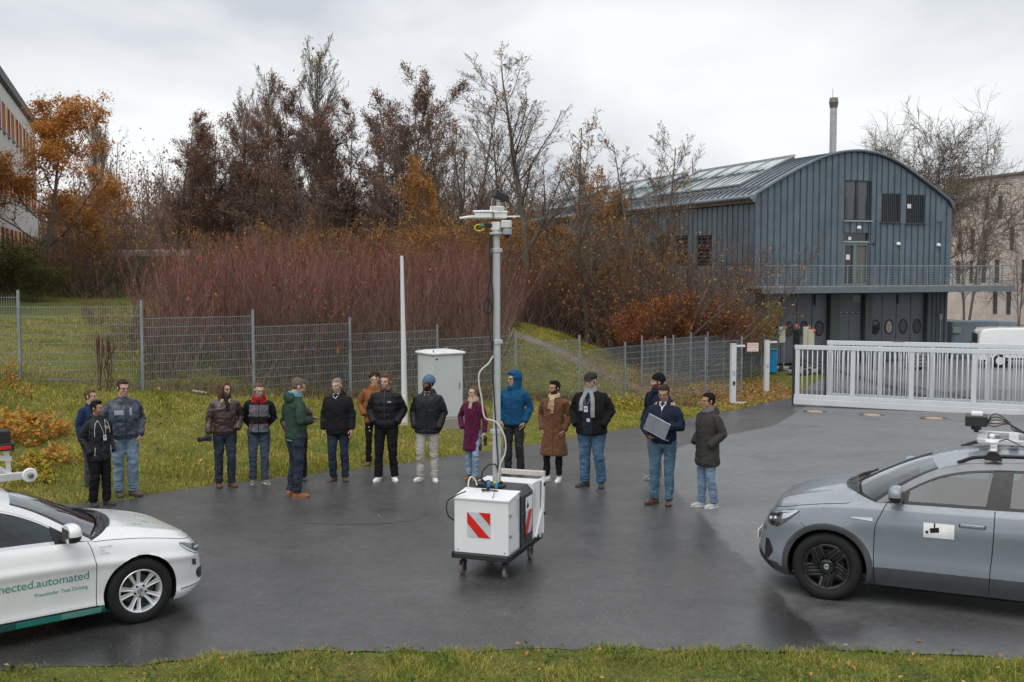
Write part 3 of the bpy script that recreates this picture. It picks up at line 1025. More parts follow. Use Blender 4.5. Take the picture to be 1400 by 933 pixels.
def wheel(parent, name, X, side, R_, W_, rim, spokes, rim_m, style):
 w_ = put(name, None, parent, (X, side[0], R_))
 w_.rotation_euler = (0, 0, 0 if side[1] > 0 else PI)
 def lathe(pr, n=64, mi=0, mb=None):
  mb = mb or MB()
  a = np.arange(n) * 2 * PI / n
  v = np.array([[(r * math.cos(t), y, r * math.sin(t)) for t in a] for r, y in pr])
  return mb.grid(v, wrap=True, mi=mi, flip=True)
 h = W_ / 2
 pr = [(rim - .012, -h * .8), (rim + .02, -h * .98), (rim + (R_ - rim) * .6, -h * 1.0), (R_ - .014, -h * .86), (R_ - .002, -h * .7)]
 for gy in (-.45, -.15, .15, .45):
  pr += [(R_ - .0005, h * (gy - .06)), (R_ - .008, h * (gy - .045)), (R_ - .008, h * (gy + .045)), (R_ - .0005, h * (gy + .06))]
 pr += [(R_ - .002, h * .7), (R_ - .014, h * .86), (rim + (R_ - rim) * .62, h * 1.0), (rim + (R_ - rim) * .3, h * 1.0), (rim + .016, h * .95), (rim + .004, h * .86), (rim - .012, h * .8)]
 lathe(pr).build('tyre', tyre_m, w_, angle=50)
 mb = MB()
 lathe([(rim + .002, h * .88), (rim - .004, h * .93), (rim - .014, h * .90), (rim - .024, h * .6), (rim - .03, -h * .8)], mb=mb)
 lathe([(.0, h * .72), (.035, h * .74), (.075, h * .66), (.085, h * .4)], 32, 0, mb)
 lathe([(.0, -h * .1), (rim - .03, -h * .1)], 48, 1, mb)
 lathe([(.0, h * .12), (rim * .70, h * .12), (rim * .70, -h * .05)], 48, 2, mb)
 if style == 'ten':
  for k in range(10):
   a = PI / 2 + k * 2 * PI / 10 + (.085 if k % 2 else -.085)
   d = np.array([math.cos(a), 0, math.sin(a)])
   e = np.array([-math.sin(a), 0, math.cos(a)])
   rows = []
   for r_, wd, yy in ((.055, .020, h * .66), (.12, .019, h * .70), (rim * .8, .024, h * .80), (rim - .012, .031, h * .86)):
    c = d * r_
    rows.append([c + e * -wd + [0, yy - .022, 0], c + e * -wd * .62 + [0, yy, 0], c + e * 0 + [0, yy - .005, 0], c + e * wd * .62 + [0, yy, 0], c + e * wd + [0, yy - .022, 0], c + e * wd * .5 + [0, yy - .045, 0], c - e * wd * .5 + [0, yy - .045, 0]])
   mb.grid(np.array(rows), wrap=True, caps=True)
  for k in range(5):
   a = PI / 2 + k * 2 * PI / 5 + PI / 5
   mb.cyl((.058 * math.cos(a), h * .70, .058 * math.sin(a)), .011, .02, 10, 'y', 1)
 else:
  for k in range(5):
   for j in range(4):
    a = PI / 2 + k * 2 * PI / 5 + .3
    off = (j - 1.2) * .052
    d = np.array([math.cos(a + .55), 0, math.sin(a + .55)])
    e = np.array([-d[2], 0, d[0]])
    p0 = np.array([math.cos(a), 0, math.sin(a)]) * (.05 + .03 * j) + e * off
    tt = np.linspace(0, .4, 80)
    pp = p0[None] + d[None] * tt[:, None]
    ln = tt[np.linalg.norm(pp, axis=1) < rim - .014]
    if not len(ln):
     continue
    p1 = p0 + d * ln[-1]
    mb.bar(p0 + [0, h * (.62 + .03 * (j % 2)), 0], p1 + [0, h * (.78 + .05 * (j % 2)), 0], .034 if j % 2 else .026, .02, 0 if j % 2 else 3, up=(0, 1, 0), bev=.004)
  lathe([(rim - .004, h * .90), (rim - .03, h * .86), (rim - .035, h * .7)], 48, 0, mb)
 mb.build('rim', [rim_m, well_m, mat('brake_disc', (.07, .065, .06), .5, .6), gloss_black], w_, angle=40)
 hb = MB()
 hb.cyl((0, h * .765, 0), .030, .012, 24, 'y', 0, bev=.003)
 a = np.linspace(0, 2 * PI, 25)[:-1]
 hb.tube(np.stack([.0255 * np.cos(a), 0 * a + h * .765 + .007, .0255 * np.sin(a)], 1), .0016, 6, 1, closed=True, up=(0, 1, 0))
 def zz(P_):
  for p, q in zip(P_[:-1], P_[1:]):
   hb.bar((p[0], h * .765 + .007, p[1]), (q[0], h * .765 + .007, q[1]), .0035, .003, 1, up=(0, 1, 0))
 zz([(-.010, .022), (0, .004), (.010, .022)])
 zz([(-.020, .012), (-.009, -.020), (0, .0), (.009, -.020), (.020, .012)])
 hb.build('hub_badge', [mat('badge_blue', (.02, .05, .12) if style != 'ten' else (.12, .12, .13), .3), mat('badge_white', (.8, .82, .85), .25, .5)], w_, angle=40)
 return w_
def seat(parent, X, y, zs):
 s_ = put('seat', None, parent, (X, y, zs))
 m_ = mat('seat_fabric', (.07, .075, .08), .85, bump=.2, bscale=200)
 mb = MB()
 mb.ell((0, 0, .06), (.27, .26, .10), power=.7)
 mb.build('cushion', m_, s_)
 M = Ry(R(-14))
 MB().ell((0, 0, .36), (.09, .25, .34), power=.7).xf(T(-.22, 0, .06) @ M).build('seat_back', m_, s_)
 mb = MB()
 mb.ell((0, 0, .80), (.055, .13, .10), power=.7)
 mb.cyl((0, .05, .70), .007, .12, 8)
 mb.cyl((0, -.05, .70), .007, .12, 8)
 mb.xf(T(-.22, 0, .06) @ M).build('headrest', m_, s_)
 return s_
def cabin(c, root, drv):
 zb = float(c.belt(-1.2))
 mb = MB()
 hw_ = c.W / 2 - .15
 mb.box((-1.95, 0, .30), (2.9, hw_ * 2, .04))
 mb.box((-1.95, hw_, zb / 2 + .14), (2.9, .04, zb - .34))
 mb.box((-1.95, -hw_, zb / 2 + .14), (2.9, .04, zb - .34))
 mb.box((-3.3, 0, zb / 2 + .14), (.05, hw_ * 2, zb - .34))
 mb.build('cabin_tub', inner_m, root)
 d = MB()
 pr = [(c.xa0 + .12, zb - .14), (c.xa0 - .1, zb - .005), (c.xa0 - .42, zb + .0), (c.xa0 - .50, zb - .05), (c.xa0 - .46, zb - .3), (c.xa0 + .12, zb - .3)]
 pr = np.array(pr)
 g = np.array([[(x, y, z) for x, z in pr] for y in np.linspace(-hw_ + .02, hw_ - .02, 8)])
 d.grid(g, wrap=True, caps=True)
 d.build('dashboard', inner_m, root, angle=30)
 st = MB()
 a = np.linspace(0, 2 * PI, 29)[:-1]
 st.tube(np.stack([0 * a, .18 * np.cos(a), .18 * np.sin(a)], 1), .013, 8, closed=True, up=(1, 0, 0))
 st.bar((0, -.17, 0), (0, .17, 0), .03, .02)
 st.ell((0, 0, -.01), (.03, .06, .05))
 st.xf(T(c.xa0 - .60, drv * .36, zb - .03) @ Ry(R(22))).build('steering_wheel', inner_m, root)
 for y in (.36, -.36):
  seat(root, c.xa0 - 1.12, y, zb - .50)
 s_ = put('seat', None, root, (c.xa0 - 1.95, 0, zb - .50))
 MB().ell((0, 0, .06), (.27, .62, .10), power=.6).build('cushion', mat('seat_fabric', (.07, .075, .08), .85), s_)
 MB().ell((0, 0, .34), (.09, .62, .33), power=.6).xf(T(-.25, 0, .06) @ Ry(R(-18))).build('seat_back', mat('seat_fabric', (.07, .075, .08), .85), s_)
 mb = MB()
 mb.ell((c.xr0 - .12, 0, float(c.roof(c.xr0)) - .03), (.02, .12, .035), power=.7)
 mb.cyl((c.xr0 - .10, 0, float(c.roof(c.xr0)) + .0), .008, .06, 8)
 mb.build('rear_view_mirror', black_m, root)
def line_on(c, pts, side, r=.0035, name='shut_line', parent=None, m_=None, n=40):
 p = spline(np.array(pts, float), n)
 y = c.yside(p[:, 0], p[:, 1], -.0008)
 mb = MB().tube(np.stack([p[:, 0], y, p[:, 1]], 1), r, 6)
 return c.one(mb, side).build(name, m_ or well_m, parent)
def place_car(root, px, py, ylat, heading):
 """root origin = ground under the middle of the front axle; wheel contact of lateral ylat shows at px,py"""
 p = at_z(px, py, 0.0)
 h = np.array([math.sin(heading), math.cos(heading)])
 l = np.array([-h[1], h[0]])
 o = p[:2] - l * ylat
 root.location = (o[0], o[1], 0)
 root.rotation_euler = (0, 0, math.atan2(h[1], h[0]))
def text_mb(s_, size, font_sp=1.0):
 cu = bpy.data.curves.new('tmp', 'FONT')
 cu.body = s_
 cu.size = size
 cu.space_character = font_sp
 cu.resolution_u = 3
 o = bpy.data.objects.new('tmp', cu)
 COL.objects.link(o)
 dg = bpy.context.evaluated_depsgraph_get()
 dg.update()
 me = bpy.data.meshes.new_from_object(o.evaluated_get(dg))
 v = np.empty(len(me.vertices) * 3)
 me.vertices.foreach_get('co', v)
 mb = MB()
 mb.add(v.reshape(-1, 3), [list(p.vertices) for p in me.polygons])
 bpy.data.objects.remove(o)
 bpy.data.curves.remove(cu)
 bpy.data.meshes.remove(me)
 return mb
def decal(c, mb, X0, z0, fwd, side, off=.004):
 """flat xy print -> car side; x runs along fwd*X"""
 v = mb.allv()
 X = X0 + fwd * v[:, 0]
 z = z0 + v[:, 1]
 y = c.yside(X, z, off)
 mb.v = [np.stack([X, y * side, z], 1)]
 return mb
def rect_mb(w_, h_, n=10):
 x = np.linspace(0, w_, n)
 y = np.linspace(0, h_, 5)
 X, Y = np.meshgrid(x, y)
 return MB().grid(np.stack([X, Y, 0 * X], -1))
def common(c, root, paint, clad, near, panes, pillars, names):
 bd = c.body([paint, clad], c.clad_z).build('body', [paint, clad], root, angle=60)
 c.hood().build('bonnet', paint, root, angle=60)
 ws = c.windshield()
 MB().grid(ws, flip=False).build('windscreen', wind_m, root)
 for sl in (ws[:, :2], ws[:, -2:]):
  MB().grid(sl + np.array([.003, 0, .003])).build('screen_border', black_m, root)
 rf = c.roofgrid()
 mb = MB().grid(rf)
 mb.grid(rf[::8, ::6] - np.array([0, 0, .03]), mi=1)
 mb.build('roof', [paint, inner_m], root)
 cw = MB()
 v = np.linspace(-1, 1, 31)
 Xf = c.xa0 + c.cow * (1 - v * v) + .10 * (1 - np.abs(v) ** 6) + .01
 Xb = c.xa0 + c.cow * (1 - v * v) - .03
 yy = v * c.hw(c.xa0, 1.0)
 zf = c.belt(c.xa0) + (c.hoodc(c.xa0) - c.belt(c.xa0)) * (1 - np.abs(v) ** 3.2)
 cw.grid(np.stack([np.stack([Xf, yy, zf - .012], 1), np.stack([(Xf + Xb) / 2, yy, zf - .035], 1), np.stack([Xb, yy, zf - .0], 1)]), flip=True)
 cw.build('cowl', black_m, root)
 for k, (ya, yb) in enumerate(((.62, -.02), (.02, -.60))):
  a = np.array([c.xa0 + .07 + c.cow * (1 - (ya / .85) ** 2), ya, float(c.belt(c.xa0)) + .02 + .05 * (1 - ya * ya)])
  b_ = np.array([c.xa0 - .005 + c.cow * (1 - (yb / .85) ** 2), yb, float(c.belt(c.xa0)) + .075 + .04 * (1 - yb * yb)])
  w_ = MB()
  w_.bar(a, (a + b_) / 2 + [.01, 0, .02], .022, .012)
  w_.bar((a + b_) / 2 + [.01, 0, .02], b_, .014, .010)
  w_.bar(a * .7 + b_ * .3, b_ * 1.06 - a * .06, .010, .022)
  w_.build('wiper', black_m, root)
 for sd in (1, -1):
  x0, x1 = c.xa0, c.xr1
  X = np.linspace(x0, x1, 60)
  zr = c.roof(X)
  low = np.maximum(zr - c.rail, c.belt(X) + .004)
  c.one(c.side_patch(list(zip(X, low)), list(zip(X, zr)), 60, 5, .0, .015), sd).build('roof_side_rail', c.rail_m, root, angle=60)
  rl = [(x, z + 0.0) for x, z in zip(X, zr)]
  for (b0, b1, t0, t1, kind) in panes:
   xb, xt = np.linspace(b0, b1, 30), np.linspace(t0, t1, 30)
   zb_ = c.belt(xb) + .022
   zt_ = np.maximum(c.roof(xt) - c.rail - .012, c.belt(xt) + .024)
   c.one(c.side_patch(list(zip(xb, zb_)), list(zip(xt, zt_)), 30, 10, -.014, 0), sd).build('side_window', glass_m, root)
   for (pa, pb) in ((list(zip(xb, zb_ - .024)), list(zip(xb, zb_ + .008))), (list(zip(xt, zt_ - .008)), list(zip(xt, zt_ + .014)))):
    c.one(c.side_patch(pa, pb, 30, 2, -.004, .012), sd).build('window_seal', c.seal_m, root)
  for (b0, b1, t0, t1, m_) in pillars:
   xb, xt = np.linspace(b0, b1, 8), np.linspace(t0, t1, 8)
   c.one(c.side_patch(list(zip(xb, c.belt(xb))), list(zip(xt, c.roof(xt) - c.rail)), 8, 10, -.003, .02), sd).build('window_pillar', m_, root, angle=60)
 a = np.linspace(0, 1, 12)
 xx = c.xr1 + (c.rear + .14 - c.xr1) * a
 zz = c.roof(c.xr1) + (float(c.belt(c.rear + .1)) - c.roof(c.xr1)) * a
 ye = c.yside(np.maximum(xx, c.rear + .3), zz)
 v = np.linspace(-1, 1, 15)
 rg = np.stack([xx[:, None] - .05 * (1 - v[None] ** 2), v[None] * ye[:, None], zz[:, None] + c.crown * (1 - a)[:, None] * (1 - np.abs(v[None]) ** 2.4)], -1)
 MB().grid(rg).build('tailgate', paint, root)
 MB().grid(rg[1:9, 2:-2] + np.array([-.012, 0, .012])).build('rear_window', gloss_black, root)
 for sd in (1, -1):
  m_ = MB().box((c.rear + .13, sd * (c.W / 2 - .2), float(c.belt(c.rear + .1)) - .12), (.12, .34, .12), bev=.03)
  m_.build('tail_lamp', mat('red_lamp', (.4, .02, .02), .2, coat=.5), root)
  for xw in (0, -c.wb):
   a = np.linspace(-.35, PI + .35, 30)
   rr = c.ra + .004
   out_ = c.yside(xw + rr * np.cos(a), np.clip(c.rw + rr * np.sin(a), c.sill(0.) + .01, 2)) - .004
   g = np.stack([np.stack([xw + rr * np.cos(a), out_, c.rw + rr * np.sin(a)], 1), np.stack([xw + rr * np.cos(a), 0 * a + .52, c.rw + rr * np.sin(a)], 1)])
   mb = MB().grid(g)
   mb.grid(np.stack([g[1], g[1] * 0 + np.array([xw, .52, c.rw])]))
   c.one(mb, sd).build('wheel_well', well_m, root)
   w_ = wheel(root, 'wheel', xw, (sd * (c.W / 2 - .125), sd), c.rw, c.tw, c.rim, 10, c.rim_m, c.style)
 MB().box((-c.wb / 2, 0, .2), (c.wb - .9, c.W * .8, .06)).build('underbody', well_m, root)
 return bd
def mirror(c, root, sd, X, paint, low_m):
 z0 = float(c.belt(X)) + .03
 y0 = float(c.yside(X, z0))
 m_ = put('wing_mirror', None, root, (X, sd * y0, z0))
 mb = MB()
 mb.ell((.02, .17, .10), (.085, .135, .095), power=.8, nu=24, nv=16)
 v, q, n_ = remesh(mb, .008, 2)
 v[:, 0] = np.maximum(v[:, 0], -.03)
 mm = MB().add(v, q, 0)
 cz = v[q].mean(1)[:, 2]
 mm.f = [(q[cz >= .085], 0), (q[cz < .085], 1)]
 c.one(mm, sd).build('mirror_shell', [paint, low_m], m_, angle=60)
 mb = MB()
 mb.bar((.0, -.02, .0), (.01, .10, .035), .09, .035, bev=.012)
 c.one(mb, sd).build('mirror_arm', low_m, m_)
 mb = MB().box((-.034, .16, .085), (.006, .20, .13), bev=.002)
 c.one(mb, sd).build('mirror_face', chrome_m, m_)
 return m_
def patch(c, q0, q1, lo, hi, off, n=24, rows=8):
 q = np.linspace(q0, q1, n)
 a, b = np.interp(q, *zip(*lo)), np.interp(q, *zip(*hi))
 r = np.linspace(0, 1, rows)[:, None]
 t = a[None] * (1 - r) + b[None] * r
 g = c.surf(np.repeat(q[None], rows, 0), t, off)
 g0 = c.surf(np.repeat(q[None], rows, 0), t, -.01)
 v = np.pad(g, ((1, 1), (1, 1), (0, 0)), mode='edge')
 w0 = np.pad(g0, ((1, 1), (1, 1), (0, 0)), mode='edge')
 v[0], v[-1], v[:, 0], v[:, -1] = w0[0], w0[-1], w0[:, 0], w0[:, -1]
 return MB().grid(v)
# ---------------- grey electric SUV, nose to the left
def droplet_paint(name, col, rough, metal=0.0):
 m = _mat(name)
 g = NG(m)
 n = g.noise(3, 4)
 c = g.ramp(n, [(.3, tuple(x * .94 for x in col)), (.7, tuple(min(1, x * 1.05) for x in col))])
 vor = g.n('ShaderNodeTexVoronoi', {'Scale': 90.0, 'Vector': g.n('ShaderNodeTexCoord').outputs['Object']})
 nz = g.n('ShaderNodeSeparateXYZ', {0: g.n('ShaderNodeNewGeometry').outputs['Normal']}).outputs[2]
 drop = g.ramp(vor.outputs['Distance'], [(.12, 1.0), (.42, 0.0)])
 dk = g.math('MULTIPLY', drop, g.ramp(nz, [(.35, 0.0), (.7, 1.0)]))
 b = g.n('ShaderNodeBump', {'Height': dk, 'Strength': .55, 'Distance': .004})
 p = g.n('ShaderNodeBsdfPrincipled', {'Base Color': c, 'Roughness': rough, 'Metallic': metal, 'Coat Weight': 1.0, 'Coat Roughness': .05})
 g.t.links.new(b.outputs['Normal'], p.inputs['Coat Normal'])
 g.t.links.new(b.outputs['Normal'], p.inputs['Normal'])
 g.out(p.outputs[0])
 return m
grey_paint = droplet_paint('grey_paint', (.205, .24, .28), .30)
white_paint = droplet_paint('white_paint', (.78, .79, .80), .35)
clad_m = mat('cladding', (.055, .058, .065), .5, bump=.15, bscale=300)
G = Car(W=1.852, wb=2.766, roh=.95, rw=.371, ra=.425, tw=.235, rim=.252, rim_m=gloss_black, style='blade', c0=.30, c1=-3.15, nn=2.35, flare=.022, tum=.40, crown=.055, rail=.075,
  xa0=-.50, xr0=-1.10, xr1=-3.42, cow=.30, hdr=.10, wz=.045,
  nose=crv([(0, .76), (.12, .84), (.3, .86), (.5, .85), (.72, .81), (.88, .745), (1, .66)]), tail=crv([(0, .06), (.3, 0), (.6, .02), (1, .10)]),
  prof=crv([(0, .925), (.14, .965), (.28, .972), (.42, .965), (.58, .978), (.72, 1.0), (.80, .992), (.90, .965), (.96, .94), (1, .905)]),
  plan=crv([(-3.9, .96), (-2.8, 1.0), (-1.5, .995), (-.4, 1.0), (.3, .99), (1, .98)]),
  sill=crv([(-3.9, .34), (-3.4, .27), (-2.6, .235), (-.4, .225), (.4, .22), (.9, .24)]),
  belt=crv([(-3.9, 1.12), (-3.2, 1.18), (-2.5, 1.15), (-1.5, 1.125), (-.7, 1.115), (-.3, 1.105), (.1, 1.075), (.4, 1.02), (.6, .955), (.7, .90), (.9, .77)]),
  hoodc=crv([(-.7, 1.185), (-.3, 1.175), (.0, 1.15), (.3, 1.09), (.5, 1.025), (.64, .955), (.7, .90), (.9, .77)]),
  roof=crv([(-3.9, 1.30), (-3.42, 1.50), (-3.0, 1.565), (-2.4, 1.60), (-1.9, 1.60), (-1.6, 1.585), (-1.3, 1.545), (-1.10, 1.49), (-.9, 1.395), (-.7, 1.27), (-.50, 1.125), (-.3, .98)]))
G.clad_z = lambda x: np.where((x < -.35) & (x > -2.5), .43 + 0 * x, np.where(x > .45, .33 + 0 * x, .36))
G.rail_m = mat('roof_rail_paint', (.13, .14, .155), .35, .3, coat=.5)
G.seal_m = black_m
gcar = thing('parked_car', 'grey electric SUV with black wheels and a sensor rack on its roof', 'car')
place_car(gcar, 1129, 821, .90, R(-65.9))
common(G, gcar, grey_paint, clad_m, 1, [(-.80, -1.58, -.82, -1.66, 'f'), (-1.78, -2.62, -1.82, -2.58, 'r'), (-2.72, -3.15, -2.66, -3.02, 'q')],
   [(-1.565, -1.795, -1.64, -1.83, black_m), (-2.60, -2.74, -2.56, -2.68, black_m), (-.56, -.81, -.62, -.83, black_m), (-3.14, -3.60, -3.0, -3.44, grey_paint)], None)
cabin(G, gcar, 1)
for sd in (1, -1):
 mirror(G, gcar, sd, -.73, grey_paint, gloss_black)
 for xw in (0, -G.wb):
  a = np.linspace(-.36, PI + .36, 50)
  g = []
  for rr, of in ((G.ra - .004, -.03), (G.ra - .003, .012), (G.ra + .03, .016), (G.ra + .058, .012), (G.ra + .062, -.004)):
   X = xw + rr * np.cos(a)
   Z = np.clip(G.rw + rr * np.sin(a), .225, 3)
   g.append(np.stack([X, G.yside(X, Z, of), Z], 1))
  G.one(MB().grid(np.array(g), flip=True), sd).build('wheel_arch_trim', clad_m, gcar, angle=60)
 line_on(G, [(-.60, 1.11), (-.56, 1.02), (-.50, .88), (-.485, .65), (-.49, .42), (-.50, .25)], sd, .005, parent=gcar)
 line_on(G, [(-1.66, 1.12), (-1.655, .95), (-1.645, .7), (-1.63, .5), (-1.62, .25)], sd, .005, parent=gcar)
 line_on(G, [(-2.62, 1.10), (-2.60, .9), (-2.42, .72), (-2.33, .55), (-2.31, .28)], sd, .005, parent=gcar)
 line_on(G, [(.60, .93), (.5, .965), (.3, 1.015), (.0, 1.06), (-.16, 1.075), (-.22, 1.09)], sd, .004, parent=gcar)
 line_on(G, [(.28, .84), (.22, .79), (.19, .775)], sd, .003, parent=gcar)
 G.one(G.side_patch([(-.25, .94), (-.47, .925)], [(-.245, .95), (-.47, .96)], 14, 3, .008, .012), sd).build('badge_strip', chrome_m, gcar)
 for X_, in ((-1.45,), (-2.38,)):
  h_ = put('door_handle', None, gcar, (0, 0, 0))
  G.one(G.side_patch([(X_ - .13, .94), (X_ + .13, .94)], [(X_ - .13, .975), (X_ + .13, .975)], 12, 4, .002, .01), sd).build('handle_recess', black_m, h_)
  mb = MB().box((X_, float(G.yside(X_, .96)) + .010, .96), (.235, .022, .036), bev=.009)
  G.one(mb, sd).build('handle_grip', grey_paint, h_)
 hl = put('headlight', None, gcar, (0, 0, 0))
 lo = [(.42, .80), (.56, .735), (.74, .70), (.90, .80), (1.0, .885)]
 hi = [(.42, .90), (.56, .905), (.74, .915), (.90, .925), (1.0, .90)]
 G.one(patch(G, .42, 1.0, lo, hi, .003), sd).build('lamp_housing', gloss_black, hl)
 mb = patch(G, .44, .99, [(.44, .885), (.6, .885), (.8, .895), (.99, .89)], [(.44, .897), (.6, .902), (.8, .913), (.99, .905)], .010, 20, 3)
 mb.join(patch(G, .78, .98, [(.78, .80), (.88, .825), (.98, .885)], [(.78, .88), (.88, .885), (.98, .893)], .010, 12, 4))
 G.one(mb, sd).build('light_guide', mat('lamp_silver', (.7, .72, .74), .2, .7), hl)
 for qq in (.55, .66):
  p = G.surf(np.array(qq), np.array(.81), .004)
  mb = MB().ell(p, (.035, .035, .035), nu=20, nv=12)
  G.one(mb, sd).build('lamp_eye', mat('lamp_eye', (.30, .32, .34), .12, .8), hl)
 G.one(patch(G, .42, 1.0, lo, hi, .016), sd).build('lamp_cover', lens_m, hl)
 G.one(patch(G, .52, .68, [(.52, .18), (.6, .2), (.68, .30)], [(.52, .52), (.6, .50), (.68, .36)], .004), sd).build('bumper_vent', black_m, gcar)
patch(G, 0, .62, [(0, .02), (.62, .03)], [(0, .30), (.4, .28), (.62, .14)], .006).build('lower_grille', black_m, gcar)
G.one(patch(G, 0, .62, [(0, .02), (.62, .03)], [(0, .30), (.4, .28), (.62, .14)], .006), -1).build('lower_grille', black_m, gcar)
patch(G, 0, .5, [(0, .64), (.5, .66)], [(0, .70), (.5, .72)], .004).build('nose_strip', chrome_m, gcar)
G.one(patch(G, 0, .5, [(0, .64), (.5, .66)], [(0, .70), (.5, .72)], .004), -1).build('nose_strip', chrome_m, gcar)
mb = MB().box((.872, 0, .50), (.012, .52, .11), bev=.003)
mb.build('number_plate', mat('plate_white', (.75, .75, .72), .4), gcar)
st = put('door_sticker', None, gcar, (0, 0, 0))
decal(G, rect_mb(.30, .155), -.98, .805, -1, 1, .004).build('sticker_sheet', mat('sticker_white', (.78, .78, .78), .5), st, smooth=False)
pg = MB()
pg.add([(.07, .06, 0), (.155, .075, 0), (.15, .125, 0), (.06, .11, 0)], [[0, 1, 2, 3]])
pg.add([(.10, .12, 0), (.115, .12, 0), (.115, .165, 0), (.10, .165, 0)], [[0, 1, 2, 3]])
pg.add([(.02, .06, 0), (.045, .05, 0), (.05, .08, 0), (.025, .085, 0)], [[0, 1, 2, 3]])
decal(G, pg, -.98, .795, -1, 1, .0065).build('pictogram', well_m, st, smooth=False)
for sd in (1, -1):
 X = np.linspace(-1.28, -3.2, 40)
 zr = G.roof(X)
 lift = .035 * smoothstep(0, .10, (X[0] - X) / 1.7) * smoothstep(0, .08, (X - X[-1]) / 1.7) + .006
 yr = G.yside(X, zr) - .035
 mb = MB().tube(np.stack([X, yr, zr + lift + .012], 1), .020, 8, ry=.013)
 G.one(mb, sd).build('roof_rail', gloss_black, gcar)
def car_local(root, px, py, yl):
 """point in car space where the pixel ray meets the plane y = yl"""
 Mi = (Matrix.Translation(root.location) @ Matrix.Rotation(root.rotation_euler[2], 4, 'Z')).inverted()
 o = Mi @ Vector((0, 0, CAMH))
 d = Mi.to_3x3() @ Vector(ray(px, py))
 t = (yl - o.y) / d.y
 return np.array(o + d * t)
alu_m = mat('aluminium_white', (.62, .63, .64), .4, .35, var=.06)
white_plastic = mat('white_plastic', (.75, .76, .77), .4)
rack = thing('sensor_rack', 'white perforated sensor rack clamped on the grey SUV roof', 'roof rack', tuple(gcar.location), gcar.rotation_euler[2])
zr_ = 1.66
fp = car_local(gcar, 1358, 631, .62)
xf_ = fp[0]
for xx in (xf_, xf_ - .95):
 for sd in (1, -1):
  zrail = float(G.roof(xx)) + .06
  mb = MB()
  pr = [(-.085, 0), (.085, 0), (.075, .045), (.045, .085), (-.03, .09), (-.07, .05)]
  M = T(xx, sd * .60 + .035, zrail - .035) @ Rx(PI / 2)
  mb.prism(pr, .07, M=M)
  mb.build('bar_foot', black_m, rack, angle=20)
 MB().bar((xx, -.66, 1.72), (xx, .66, 1.72), .07, .028, bev=.008).build('cross_bar', alu_m, rack)
a0 = car_local(gcar, 1333, 606, -.10)
pl = MB()
xa_, xb_ = xf_ + .16, xf_ - 1.5
ya_, yb_ = -.50, .12
hole_x = np.linspace(xa_ - .28, xb_ + .1, 5)
zt = 1.74
for y_ in (ya_, yb_):
 pl.bar((xa_, y_, zt), (xb_, y_, zt), .07, .05, bev=.004)
for x_ in np.linspace(xa_ - .04, xb_ + .04, 6):
 pl.bar((x_, ya_, zt + .002), (x_, yb_, zt + .002), .10, .044, bev=.004)
pl.build('perforated_plate', alu_m, rack, angle=30)
for x_ in np.linspace(xa_ - .16, xb_ + .2, 5):
 MB().ell((x_ - .02, (ya_ + yb_) / 2, zt - .01), (.05, .22, .012)).build('dark_insert', black_m, rack)
cm = car_local(gcar, 1335, 583, -.42)
cmr = put('camera_head', None, rack, (xf_ + .19, -.40, 0))
MB().box((0, .02, 1.90), (.23, .30, .115), bev=.006).build('camera_housing', black_m, cmr, angle=30)
MB().box((-.005, .02, 1.975), (.12, .16, .035), bev=.004).build('camera_top', white_plastic, cmr, angle=30)
MB().cyl((0, 0, 1.82), .055, .06, 16).box((0, 0, 1.79), (.05, .05, .06)).build('camera_mount', black_m, cmr)
mb = MB()
for k in range(5):
 p0 = np.array([xf_ + .08, -.34 + .05 * k, 1.89])
 p3 = np.array([xf_ - .25 - .08 * k, -.2 + .09 * k, 1.81])
 mb.tube(spline([p0, p0 + [-.08, .02, .10 - .03 * k], p0 + [-.22, .06, .02], (p0 + p3) / 2 + [-.1, .05, -.02], p3], 18), .006, 6)
mb.build('cable_bundle', black_m, rack)
gp = MB()
gp.ell((xf_ + .02, .50, 1.79), (.07, .07, .03), nu=20, nv=10)
gp.cyl((xf_ + .02, .50, 1.80), .022, .06, 12)
gp.ell((xf_ + .02, .50, 1.85), (.03, .03, .025))
gp.build('satellite_antenna', white_plastic, rack)
MB().tube(spline([(xf_ - .03, .5, 1.79), (xf_ - .12, .48, 1.82), (xf_ - .2, .4, 1.78), (xf_ - .3, .45, 1.74)], 14), .006, 6).build('antenna_cable', black_m, rack)
